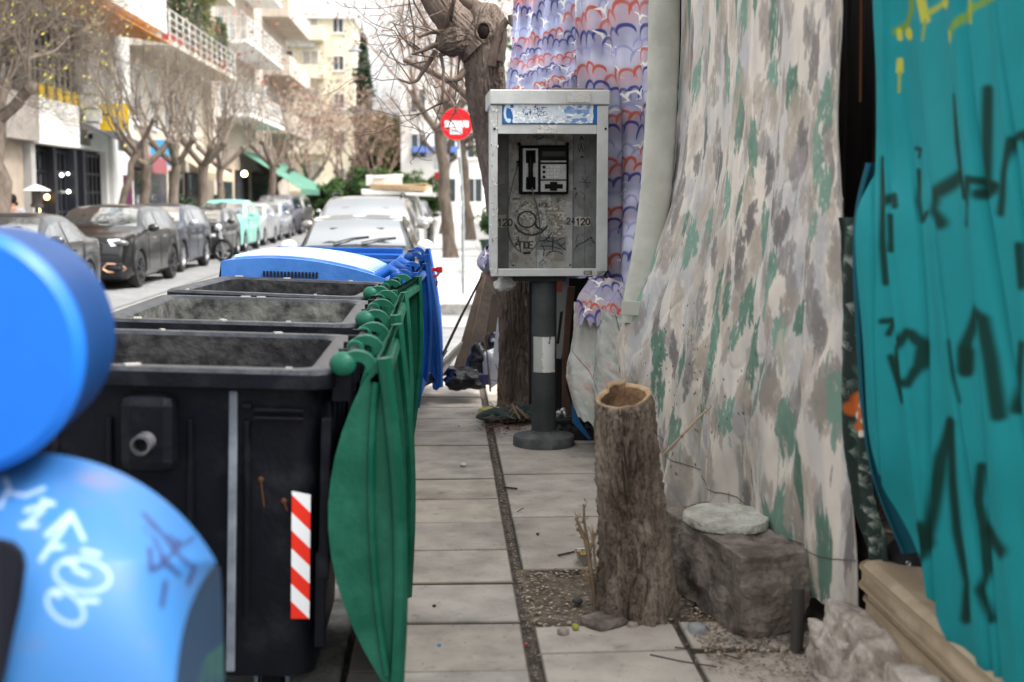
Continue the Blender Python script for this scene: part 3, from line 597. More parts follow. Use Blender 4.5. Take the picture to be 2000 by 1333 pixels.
for i, (x, y, z) in enumerate(((-9.2, 46.3, 0), (-9.1, 52.5, 0), (XF + 1.0, 47.2, 6.75), (XF + 1.0, 50, 6.75), (XF + 1.0, 52.6, 6.75), (XF + 1.1, 55, 6.75))):
    gd = i < 2
    r = leaf_cloud('potted_plant', ['leafy potted plant under the first striped awning', 'leafy potted plant under the second striped awning', 'tall climbing plant filling the left end of the planted balcony', 'bushy plant second from the left on the planted balcony', 'spiky plant third on the planted balcony', 'trailing plant at the right end of the planted balcony'][i], (x, y, z), [(0, 0, 1.0, .45, .8, .7), (0, .3, 1.6 if not gd else 1.2, .4, .8, .9 if not gd else .3)] + ([(0, 0, 3.0, .4, 1.1, 1.3)] if 2 <= i < 5 else []), 2600, .09, m_leaf if i != 4 else m_leaf2, cat='potted plant', group='plants at the cream building', seed=60 + i)
    q = MB(); q.lathe([(.18, 0), (.26, .45), (.3, .45), (.3, .5), (.2, .5)], (x, y, z + .003), 12); q.build('pot', mat('terracotta', (.35, .13, .07), .8), r, smooth=40)
q = MB(); q.bb(XF + 1.05, XF + 1.4, 44.2, 45.8, 6.76, 7.05); q.build('planter_box', mat('red_planter', (.45, .02, .02), .5), loc=(XF + 1.2, 45, 6.76), label='bright red planter box at the end of the cream balcony', cat='planter', bevel=.02)
# ================= VEHICLES (built at the origin, front towards -Y) =================
m_tyre = mat('tyre', (.02, .02, .021), .8, (.045, .043, .04), 8); m_rim = mat('alloy', (.5, .5, .52), .3, metal=.8); m_rimd = mat('dark_alloy', (.06, .06, .065), .35, metal=.6)
m_cglass = mat('car_glass', (.03, .04, .045), .03, spec=1.0, coat=1); m_cglass.node_tree.nodes['Principled BSDF'].inputs['IOR'].default_value = 2.5; m_trim = mat('black_trim', (.015, .015, .017), .5); m_lamp = mat('headlamp', (.55, .57, .6), .08, spec=1, coat=1)
m_plate = mat('number_plate', (.6, .6, .6), .4); m_under = mat('underbody', (.008, .008, .009), .9); m_orl = mat('indicator', (.5, .16, .02), .2)
def paint(name, c, metal=.3, c2=None): return mat(name, c, .28, c2, 3, metal=metal, coat=.6)
PROF = {
 'hatch': [(0, .40), (.012, .5), (.06, .575), (.14, .625), (.25, .665), (.30, .72), (.36, .83), (.43, .93), (.5, .975), (.6, 1.0), (.72, .995), (.84, .95), (.92, .87), (.965, .72), (.99, .6), (1, .42)],
 'sedan': [(0, .40), (.01, .49), (.05, .56), (.13, .615), (.25, .66), (.29, .71), (.36, .86), (.43, .96), (.5, .995), (.58, 1.0), (.66, .98), (.74, .9), (.82, .76), (.87, .72), (.96, .70), (.985, .62), (1, .45)],
 'suv': [(0, .42), (.01, .54), (.04, .62), (.12, .67), (.23, .705), (.28, .75), (.34, .87), (.40, .955), (.48, .99), (.6, 1.0), (.75, .985), (.86, .94), (.93, .84), (.97, .7), (.99, .6), (1, .42)],
 'boxy': [(0, .42), (.01, .55), (.035, .63), (.12, .67), (.245, .70), (.275, .74), (.33, .89), (.375, .965), (.42, .99), (.55, 1.0), (.78, .995), (.9, .97), (.955, .88), (.98, .72), (.99, .6), (1, .42)],
 'van': [(0, .36), (.01, .44), (.05, .5), (.12, .535), (.17, .57), (.21, .66), (.27, .83), (.31, .92), (.36, .965), (.5, 1.0), (.8, 1.0), (.93, .985), (.975, .94), (.985, .7), (.99, .6), (1, .4)]}
def make_car(label, cat, body, L, W, H, pm, group, trim='paint', rim=m_rim, mirror=None, roof=None, rails=False, fogc=None, led=False, lampshape='round', glass=None, wr=.32):
    s_world[0] = False
    root = thing({'van': 'van', 'suv': 'suv_car'}.get(body, 'parked_car'), label, cat, group=group)
    pr = PROF[body]; xs = [p[0] for p in pr]; zs = [p[1] for p in pr]; top = lambda s: float(np.interp(s, xs, zs)) * H
    ax = (.185, .80) if body != 'boxy' else (.155, .83); ra = wr * 1.13
    S = sorted(set([i / 70 for i in range(71)] + [.004, .01, .99, .996])); beltf = .655 if body not in ('van',) else .56
    def geo(s):
        y = (s - .5) * L; pl = 1 - .16 * (1 - min(s / .12, 1)) ** 2 - .10 * (1 - min((1 - s) / .1, 1)) ** 2; w = W / 2 * pl; zt = top(s); zb = .2 if .04 < s < .96 else .26
        for a in ax:
            d = abs(y - (a - .5) * L)
            if d < ra: zb = max(zb, wr + math.sqrt(ra * ra - d * d) - .005)
        be = min(beltf * H + .03 * s * H, zt); k = (zt - be) / max(.01, H - beltf * H); wr_ = w * (.955 - .215 * min(1, k) if zt > be + .005 else .9)
        return y, w, zb, be, zt, wr_
    rows = []
    for s in S:
        y, w, zb, be, zt, wt = geo(s); h = be - zb
        pts = [(w * .9, zb), (w * .985, zb + h * .08), (w * 1.0, zb + h * .35), (w * .995, zb + h * .62), (w * .985, be - h * .12), (w * .965, be), (wt + (w * .965 - wt) * .05, zt - .05 if zt > be + .06 else zt - .012), (wt * .93, zt - .005), (wt * .5, zt + .018), (0, zt + .025)]
        row = [(-x, y, z) for x, z in pts] + [(x, y, z) for x, z in reversed(pts[:-1])]; rows.append(row)
    A = np.array(rows); b = MB(); b.grid(A); n = A.shape[1]
    b.f.append(tuple(range(n))); b.f.append(tuple(reversed(range((len(S) - 1) * n, len(S) * n)))); b.mi += [0, 0]
    bo = b.build('body', pm, root, smooth=35)
    q = MB(); q.bb(-W * .40, W * .40, -L * .47, L * .47, .16, .5); q.build('underbody', m_under, root)
    def surf(s, t, off):
        y, w, zb, be, zt, wt = geo(s); return (t * wt * .93, y, zt - .005 + .026 * (1 - abs(t)) + off)
    def pane(name, s0, s1, tt, m=m_cglass):
        g = np.array([[surf(s, t, .012) for t in np.linspace(-tt, tt, 7)] for s in np.linspace(s0, s1, 9)]); q = MB(); q.grid(g); return q.build(name, m, root, smooth=50)
    si = [i for i, z in enumerate(zs) if z > .67 and xs[i] > .1][0]
    ws0 = {'hatch': .285, 'sedan': .275, 'suv': .265, 'boxy': .262, 'van': .195}[body]; ws1 = {'hatch': .44, 'sedan': .425, 'suv': .40, 'boxy': .375, 'van': .315}[body]
    gl = glass or m_cglass
    pane('windshield', ws0, ws1, .97, gl)
    rw = {'hatch': (.87, .96), 'sedan': (.70, .83), 'suv': (.885, .965), 'boxy': (.91, .975), 'van': (.982, .986)}[body]
    if body != 'van': pane('rear_window', rw[0], rw[1], .93, gl)
    for sd in (-1, 1):
        for (a, c) in {'hatch': ((.345, .57), (.59, .80)), 'sedan': ((.34, .54), (.56, .74)), 'suv': ((.325, .54), (.56, .78)), 'boxy': ((.32, .54), (.56, .86)), 'van': ((.25, .45),)}[body]:
            g = []
            for s in np.linspace(a, c, 9):
                y, w, zb, be, zt, wt = geo(s); row = []
                for t in np.linspace(.06, .84, 4):
                    x = w * .965 + (wt - w * .965) * t; z = be + (zt - .05 - be) * t; row.append((sd * (x + .012), y, z))
                g.append(row)
            q = MB(); q.grid(np.array(g)); q.build('side_window', gl, root, smooth=50)
    # wheels
    for a in ax:
        for sd in (-1, 1):
            y = (a - .5) * L; xo = sd * (W / 2 - .005); xi = sd * (W / 2 - .21); lo, hi = sorted((xo, xi))
            q = MB(); q.lathe([(wr * .62, lo), (wr * .93, lo), (wr, lo + .04), (wr, hi - .04), (wr * .93, hi), (wr * .62, hi)], (0, y, wr), 24, 'x', cap=False)
            w_ = q.build('wheel', m_tyre, root, smooth=40)
            q = MB(); c = xo - sd * .03
            for k in range(5 if rim is m_rim else 7):
                an = 2 * math.pi * k / (5 if rim is m_rim else 7); q.bar((c, y, wr), (c, y + math.cos(an) * wr * .62, wr + math.sin(an) * wr * .62), .075, .03)
            q.lathe([(wr * .56, -.02), (wr * .64, .02), (wr * .64, -.02)], (c, y, wr), 20, 'x', cap=False); q.lathe([(0, -.03 * 1), (.06, 0), (0, .03)], (c, y, wr), 10, 'x'); q.build('rim', rim, w_, smooth=40)
    # lamps, grille, plate
    fy = -L / 2; hz = .56 * top(.06) / top(.06) * H * .8
    hz = top(.05) - .10; w1 = geo(.035)[1]
    for sd in (-1, 1):
        q = MB()
        if lampshape == 'round': q.ball((sd * w1 * .76, fy + .13, hz - .03), (.17, .14, .105), 12, 8, rot=(R(-20), 0, sd * R(-22)))
        else: q.ball((sd * w1 * .78, fy + .15, hz - .02), (.24, .16, .07), 12, 8, rot=(R(-10), R(sd * -8), sd * R(-28)))
        h = q.build('headlight', m_lamp if not led else mat('smoked_lamp', (.10, .105, .11), .08, spec=1, coat=1), root, smooth=60)
        if led:
            q = MB()
            for k in range(3): q.bar((sd * (w1 * .62 + .02 * k), fy - .01 + .01 * k, hz + .05 - .045 * k), (sd * (w1 * .62 + .02 * k + .20), fy + .05 + .01 * k, hz + .06 - .045 * k), .025, .02)
            q.build('led_strip', mat('led_white', (1, 1, 1), .3, emit=(.9, .95, 1, .8)), h)
        if fogc:
            q = MB(); c = Vector((sd * W * .34, fy - .075, .40)); pts = [c + Vector((sd * dx, 0, dz)) for dx, dz in ((-.2, 0), (-.12, .09), (.12, .075), (.2, 0), (.12, -.075), (-.12, -.06), (-.2, 0))]
            pts = [p + Vector((0, abs(p.x) ** 2 * .16, 0)) for p in pts]; q.tube(pts, .02, 6); q.build('fog_lamp_trim', fogc, root)
            q = MB(); q.ball(c + Vector((0, .07, 0)), (.16, .05, .06), 10, 6); q.build('fog_lamp', m_trim, root, smooth=60)
    q = MB(); q.bb(-W * .22, W * .22, fy - .012, fy + .3, .50 * H * .8, hz + .01 - .08 * (body == 'van')); q.build('grille', m_trim, root, bevel=.02)
    q = MB(); q.bb(-W * .36, W * .36, fy - .018, fy + .3, .24, .38); q.build('bumper_intake', m_trim, root, bevel=.03)
    if trim == 'black':
        q = MB(); q.bb(-W * .43, W * .43, fy - .03, fy + .25, .20, .52); q.build('bumper', m_trim, root, bevel=.05)
        for a in ax:
            for sd in (-1, 1):
                y = (a - .5) * L; q = MB(); q.tube([(sd * (W / 2 - .012), y + math.cos(t) * (ra + .02), wr + math.sin(t) * (ra + .02)) for t in np.linspace(-.1, math.pi + .1, 14)], .032, 6); q.build('arch_trim', m_trim, root)
    q = MB(); q.bb(-.26, .26, fy - .04, fy - .022, .40, .51); q.build('number_plate', m_plate, root)
    for sd in (-1, 1):
        y, w, zb, be, zt, wt = geo(ws0 + .055); q = MB(); q.ball((sd * (w + .11), y, be + .09), (.115, .07, .08), 12, 8); q.bar((sd * w * .93, y, be + .03), (sd * (w + .06), y, be + .07), .04)
        q.build('mirror', mirror or pm, root, smooth=60)
    for sd in (-1, 1):
        q = MB()
        for s in (.43, .62): y, w, zb, be, zt, wt = geo(s); q.bb(sd * (w * .985), sd * (w + .022), y - .08, y + .08, be - .13, be - .10)
        q.build('door_handle', m_rim if trim == 'black' else pm, root)
        q = MB()
        for s in (.335, .555, .73):
            y, w, zb, be, zt, wt = geo(s); q.tube([(sd * (w * 1.0 + .001), y, z) for z in np.linspace(.3, be, 5)], .004, 4)
        q.build('door_seam', m_trim, root)
    q = MB(); z0 = geo(ws0); 
    for sx in (-.3, .25): q.tube([surf(ws0 + .003, sx - .15, .03), surf(ws0 + .022, sx + .2, .035), surf(ws0 + .03, sx + .55, .03)], .009, 5)
    q.build('wiper', m_trim, root)
    if roof:
        g = np.array([[surf(s, t, .006) for t in np.linspace(-1.04, 1.04, 9)] for s in np.linspace(ws1 + .005, rw[0], 9)]); q = MB(); q.grid(g); q.build('roof', roof, root, smooth=50)
    if rails:
        for sd in (-1, 1):
            q = MB(); q.tube([surf(s, sd * .97, .02 + (.05 if .45 < s < .82 else 0)) for s in (.42, .46, .6, .8, .86)], .018, 6); q.build('roof_rail', m_trim if rails == 'dark' else m_rim, root, smooth=60)
    s_world[0] = True; return root
gl_ = 'cars parked in a row along the far kerb'; gr_ = 'cars parked in a row along the near kerb'
P_blk = paint('black_paint', (.008, .008, .009), .1); P_gry = paint('dark_grey_paint', (.02, .021, .024), .15); P_nvy = paint('navy_paint', (.007, .013, .036), .15); P_mint = paint('mint_paint', (.22, .60, .50), 0)
P_sil = paint('silver_paint', (.42, .44, .46), .6); P_sil2 = paint('pale_silver_paint', (.55, .57, .6), .5); P_wht = paint('white_paint', (.75, .76, .74), 0); P_pur = paint('plum_paint', (.06, .055, .10), .4); P_taupe = paint('taupe_silver_paint', (.20, .19, .18), .5)
m_bronze = mat('bronze_trim', (.45, .27, .17), .35, metal=.6)
left = [ # label, cat, body, L, W, H, paint, kwargs, nose px/py (right front wheel contact)
 ('dark grey sedan, nearest of the far row, half hidden behind the blue recycling bell', 'car', 'sedan', 4.3, 1.72, 1.45, P_gry, dict(), 18.3, -5.95),
 ('black crossover with bronze fog lamp surround and white light strips', 'car', 'suv', 4.36, 1.8, 1.55, P_blk, dict(trim='black', rim=m_rimd, fogc=m_bronze, led=True, lampshape='slim', wr=.35), 24.0, -5.78),
 ('dark navy crossover with silver mirrors, right behind the black crossover', 'car', 'suv', 4.3, 1.78, 1.54, P_nvy, dict(trim='black', mirror=P_sil, lampshape='slim', wr=.35), 29.1, -6.0),
 ('small black hatchback with round headlamps behind the motorbike wheel', 'car', 'hatch', 3.75, 1.65, 1.42, P_blk, dict(), 35.4, -6.15),
 ('mint green compact car', 'car', 'hatch', 3.9, 1.66, 1.62, P_mint, dict(), 40.1, -6.25),
 ('pale silver hatchback directly behind the mint green car', 'car', 'hatch', 4.0, 1.7, 1.48, P_sil2, dict(lampshape='slim'), 45.2, -6.35),
 ('silver hatchback, second behind the mint green car', 'car', 'hatch', 4.1, 1.72, 1.5, P_sil, dict(lampshape='slim'), 50.4, -6.45),
 ('plum coloured off-road car standing taller than its row', 'car', 'boxy', 4.3, 1.8, 1.8, P_pur, dict(trim='black', wr=.36), 56, -6.6),
 ('grey off-road car at the far end of the far row', 'car', 'boxy', 4.3, 1.8, 1.75, P_taupe, dict(), 61.8, -6.75)]
for lab, cat_, body, L, W, H, pm, kw, yn, xr in left:
    c = make_car(lab, cat_, body, L, W, H, pm, gl_, **kw); c.location = (xr - W / 2, yn + L / 2, RZ + .004); c.rotation_euler.z = R(-1.2)
far = [('lilac silver car facing the camera in the middle of the far road', 'car', 'hatch', 4.0, 1.7, 1.45, P_sil2, dict(), 60, -4.2), ('black car beyond the lilac silver car', 'car', 'suv', 4.3, 1.8, 1.75, P_blk, dict(), 67, -3.9)]
for lab, cat_, body, L, W, H, pm, kw, yn, xr in far:
    c = make_car(lab, cat_, body, L, W, H, pm, None, **kw); c.location = (xr - W / 2, yn + L / 2, RZ + .004)
right = [
 ('white roofed small car nearest behind the blue bins, with white mirrors', 'car', 'boxy', 3.7, 1.68, 1.43, P_blk, dict(mirror=P_wht, roof=P_wht), 16.9, -.2),
 ('taupe silver estate car with dark roof rails behind the white roofed small car', 'car', 'boxy', 4.5, 1.8, 1.72, P_taupe, dict(rails='dark'), 21.2, -.30),
 ('silver car right behind the taupe estate car', 'car', 'boxy', 4.4, 1.8, 1.68, P_sil, dict(), 27.2, -.42),
 ('white pickup van loaded with flat cardboard', 'van', 'van', 5.2, 1.95, 1.78, P_wht, dict(), 33.0, -.35),
 ('dark car at the far end of the near row', 'car', 'suv', 4.4, 1.8, 1.6, P_blk, dict(), 40, -.2)]
for lab, cat_, body, L, W, H, pm, kw, yn, xr in right:
    c = make_car(lab, cat_, body, L, W, H, pm, gr_, **kw); c.location = (xr - W / 2 - .2, yn + L / 2, RZ + .004)
m_card = mat('cardboard', (.36, .25, .15), .85, (.44, .32, .2), 4); m_cardw = mat('white_board', (.7, .69, .66), .8)
for i, (x, y, z, w, d, h, rz, m, lab) in enumerate(((-1.35, 35.6, 1.68, 1.9, 1.6, .12, .06, m_cardw, 'white flat board lying on the load of the white van'), (-1.2, 35.4, 1.80, 1.5, 1.4, .14, -.12, m_card, 'brown cardboard pile on the roof of the white van'), (-1.7, 36.0, 1.92, 1.0, .5, .28, .05, m_cardw, 'white crate on top of the cardboard on the van'), (-.55, 34.6, 1.64, .9, 1.2, .06, -.3, m_cardw, 'pale sheet sticking out sideways from the van load'))):
    q = MB(); q.box((x, y, z + h / 2), (w, d, h), (.03, .04 * (i % 2), rz)); q.box((x + .1, y - .05, z + h * .9), (w * .8, d * .8, h * .3), (0, -.05, rz + .2)); q.build('cardboard' if m is m_card else 'board', m, loc=(x, y, z), label=lab, cat='cardboard' if m is m_card else 'board', bevel=.01)
# scooter between the navy crossover and the black hatchback
sc_ = thing('motorbike', 'black motorbike poking its front wheel out between the navy crossover and the black hatchback', 'motorbike', (-6.35, 34.2, RZ))
bx_, by_ = -6.05, 34.4
q = MB(); q.lathe([(.24, -.05), (.29, -.055), (.32, -.02), (.32, .02), (.29, .055), (.24, .05)], (0, 0, 0), 26, 'x', cap=False); M_ = Matrix.Rotation(R(62), 3, 'Z')
q.v = [tuple(M_ @ Vector(v) + Vector((bx_ + .2, by_ - .2, RZ + .32))) for v in q.v]; w_ = q.build('wheel', m_tyre, sc_, smooth=40)
q = MB(); c = Vector((bx_ + .2, by_ - .2, RZ + .32)); q.lathe([(.23, -.02), (.25, 0), (.23, .02), (.22, 0)], (0, 0, 0), 22, 'x', cap=False)
for k in range(5): a = k * 1.2566; q.bar((0, 0, 0), (0, math.cos(a) * .24, math.sin(a) * .24), .03, .02)
q.v = [tuple(M_ @ Vector(v) + c) for v in q.v]; q.build('rim', m_rim, w_)
q = MB(); q.tube([c + Vector((0, .09, 0)), c + Vector((-.22, .2, .62))], .025, 6); q.tube([c + Vector((.06, -.05, 0)), c + Vector((-.14, .05, .62))], .025, 6); q.build('fork', m_rim, sc_)
q = MB(); q.tube([c + Vector((-.45, .1, .75)), c + Vector((-.2, .12, .7)), c + Vector((0, .3, .75))], .018, 6); q.build('handlebar', m_trim, sc_)
q = MB(); q.ball(c + Vector((-.15, .1, .6)), (.1, .1, .1), 10, 8); q.build('headlight', m_lamp, sc_, smooth=60)
q = MB(); q.tube([c + Vector((-.1, .1, .55)), c + Vector((-.5, .35, .55)), c + Vector((-1.1, .7, .6))], [.1, .16, .1], 8); q.build('body', P_blk, sc_, smooth=60)
q = MB(); q.lathe([(.24, -.05), (.31, -.05), (.31, .05), (.24, .05)], (0, 0, 0), 20, 'x', cap=False); q.v = [tuple(M_ @ Vector(v) + c + Vector((-1.15, .6, 0))) for v in q.v]; q.build('wheel', m_tyre, sc_)
# ================= WASTE CONTAINERS =================
m_hdpe = mat('black_plastic', (.004, .0045, .0075), .5, (.022, .023, .028), 6, mix=(.5, .85), bump=.15, bscale=60, rvar=.12, spec=.12)
m_hin = mat('worn_inner_wall', (.022, .023, .023), .75, (.15, .15, .135), 9, bump=.5, bscale=25, mix=(.36, .66), detail=12)
m_hin1 = mat('dark_inner_wall', (.009, .009, .011), .7, (.055, .055, .055), 11.0, bump=.5, bscale=25, mix=(.42, .78), detail=12)
m_rimb = mat('worn_rim', (.009, .011, .016), .34, (.035, .038, .045), 9, bump=.3, bscale=60, mix=(.4, .7))
m_steel = mat('galvanised_bar', (.13, .15, .18), .5, (.2, .225, .26), 9, metal=.5)
m_lid = mat('green_lid_plastic', (.003, .070, .040), .45, (.022, .15, .10), 5, bump=.15, bscale=50, mix=(.42, .85), rvar=.12)
m_blu = mat('blue_bin_plastic', (.005, .06, .27), .4, (.009, .09, .35), 3, bump=.1, bscale=50, rvar=.1)
m_blul = mat('faded_blue_lid', (.035, .13, .40), .34, (.055, .17, .46), 2.5, bump=.1, bscale=40)
m_chip = mat('light_grime', (.33, .32, .29), .9)
m_white_t = mat('reflective_white', (.72, .73, .74), .35); m_red_t = mat('reflective_red', (.68, .03, .015), .35)
def rrect(x0, x1, y0, y1, r, n=5):
    pts = []
    for cx, cy, a0 in ((x1 - r, y1 - r, 0), (x0 + r, y1 - r, 90), (x0 + r, y0 + r, 180), (x1 - r, y0 + r, 270)):
        for i in range(n + 1): a = R(a0 + 90 * i / n); pts.append((cx + r * math.cos(a), cy + r * math.sin(a)))
    return pts
def ring(b, loops):
    n = len(loops[0]); vs = [p for l in loops for p in l]; fs = []
    for i in range(len(loops) - 1):
        for j in range(n): a = i * n + j; c = i * n + (j + 1) % n; fs.append((a, c, c + n, a + n))
    b.add(vs, fs)
def lp(x0, x1, y0, y1, r, z): return [(x, y, z) for x, y in rrect(x0, x1, y0, y1, r)]
def bin_body(root, W, L, H, mo, mi_, mr, z0=.24, name='tub'):
    """tapered tub, open on top; x -W/2..W/2, y 0..L"""
    w = W / 2; tx = .11; ty = .10; b = MB()
    ring(b, [lp(-w + tx, w - tx * .5, ty, L - ty, .08, z0), lp(-w + .045, w - .045, .045, L - .045, .08, H - .055), lp(-w + .035, w - .035, .035, L - .035, .08, H - .05)])
    n = len(rrect(0, 1, 0, 1, .1)); b.add(lp(-w + tx, w - tx * .5, ty, L - ty, .08, z0), [tuple(range(n))]); t = b.build(name, mo, root, smooth=40)
    b = MB(); ring(b, [lp(-w + .085, w - .085, .085, L - .085, .06, H - .012), lp(-w + .15, w - .12, .15, L - .15, .07, z0 + .03)]); b.add(lp(-w + .15, w - .12, .15, L - .15, .07, z0 + .03), [tuple(range(n))]); b.build('inner_wall', mi_, t, smooth=40)
    b = MB(); ring(b, [lp(-w + .03, w - .03, .03, L - .03, .07, H - .055), lp(-w, w, 0, L, .08, H - .055), lp(-w, w, 0, L, .08, H - .012)]); b.cur = 1; ring(b, [lp(-w, w, 0, L, .08, H - .012), lp(-w + .012, w - .012, .012, L - .012, .08, H), lp(-w + .07, w - .07, .07, L - .07, .06, H), lp(-w + .085, w - .085, .085, L - .085, .06, H - .014), lp(-w + .085, w - .085, .085, L - .085, .06, H - .09)])
    b.build('rim', [mo, mr], root, smooth=40); return t
def add_wheel(root, x, y, gz, r=.1):
    q = MB(); q.lathe([(r * .5, -.025), (r, -.03), (r, .03), (r * .5, .025)], (x, y, gz + r), 16, 'x'); w_ = q.build('wheel', m_tyre, root, smooth=40)
    q = MB(); q.bar((x - .05, y, gz + r), (x - .05, y, gz + .26), .012, .06); q.bar((x + .05, y, gz + r), (x + .05, y, gz + .26), .012, .06); q.bb(x - .06, x + .06, y - .06, y + .06, gz + .25, gz + .27); q.build('castor', m_steel, w_)
def hang_lid(root, W, L, H, mt, inner=None, splay=.15, bulge=.15, hooks=3, drop=1.02, y0=.02, warp=0):
    """barrel lid thrown open: hangs from the hinge on the +x side, domed back towards the tub"""
    hx = W / 2 + .035; hz = H + .015; n = 14; sec = []
    for i in range(n + 1):
        t = i / n; c = Vector((hx + .03 + (splay) * t ** 1.0, 0, hz + .03 - drop * t)); bl = bulge * math.sin(math.pi * min(1, t * 1.02)) ** .8
        sec.append((c.x + .07 - bl * 1.0 - .0, c.z))
    chord = [(hx + .10 + splay * (i / n) + .03 * math.sin(math.pi * i / n), hz + .03 - drop * i / n) for i in range(n + 1)]
    b = MB(); th = .02; out = sec; inn = [(x + th, z) for x, z in sec]
    # shell along y
    ys = np.linspace(y0, L - y0, 12); A = np.array([[(x, y, z) for x, z in out] for y in ys]); b.grid(A); A = np.array([[(x, y, z) for x, z in inn] for y in ys]); b.grid(A[:, ::-1])
    # end plates
    for y, s in ((y0, 1), (L - y0, -1)):
        for k in range(n):
            pts = [out[k], out[k + 1], chord[k + 1], chord[k]]; vs = [(x, y, z) for x, z in pts] + [(x, y + s * th, z) for x, z in pts]
            b.add(vs, [(0, 1, 2, 3), (7, 6, 5, 4), (0, 4, 5, 1), (3, 2, 6, 7)])
    lid = b.build('lid', mt, root, smooth=50)
    # flange round the edge + moulded ribs
    b = MB()
    for y in (y0 - .008, L - y0 + .008): b.tube([(x + .012, y, z) for x, z in chord], .024, 6)
    b.tube([(chord[-1][0] - .02, y, chord[-1][1]) for y in np.linspace(y0, L - y0, 5)], .03, 6); b.tube([(chord[0][0], y, chord[0][1] - .075) for y in np.linspace(y0, L - y0, 5)], .03, 6)
    b.build('flange', mt, lid, smooth=60)
    b = MB()
    for y in np.linspace(y0 + .22, L - y0 - .22, 3): b.tube([(x + .008, y, z) for x, z in inn[3:-3]], .014, 5)
    # ridge down the middle of the near end plate
    b.tube([((o_[0] * .35 + c_[0] * .65), y0 - .004, o_[1]) for o_, c_ in zip(out[1:-1], chord[1:-1])], .013, 6); b.build('rib', mt, lid, smooth=60)
    # hinge rod and hooks
    b = MB(); b.tube([(hx - .005, .06, hz), (hx - .005, L - .06, hz)], .016, 8)
    for y in np.linspace(.12, L - .12, 5): b.bb(hx - .045, hx + .01, y - .04, y - .015, H - .1, hz + .02)
    b.build('hinge_rod', m_hdpe, root)
    for y in np.linspace(.06, L - .12, hooks):
        b = MB(); oc = [(hx + .03 + .062 * math.cos(t), hz - .012 + .058 * math.sin(t)) for t in np.linspace(math.pi * 1.08, -.5, 12)]; ic = [(hx + .03 + .03 * math.cos(t), hz - .012 + .026 * math.sin(t)) for t in np.linspace(-.5, math.pi * 1.08, 12)]
        b.grid(np.array([[(oc[k][0], y - .024, oc[k][1]), (oc[k][0], y + .024, oc[k][1]), (ic[11 - k][0], y + .024, ic[11 - k][1]), (ic[11 - k][0], y - .024, ic[11 - k][1])] for k in range(12)]), closed_u=True)
        b.bb(hx + .06, hx + .105, y - .024, y + .024, hz - .09, hz - .02); b.lathe([(.026, -.03), (.03, -.024), (.03, .024), (.026, .03)], (hx - .005, y, hz), 16, 'y')
        if y < .1: b.ball((hx - .012, y - .01, hz + .004), (.042, .034, .038), 14, 10)
        b.build('lid_hook', mt, lid, smooth=50)
    return lid
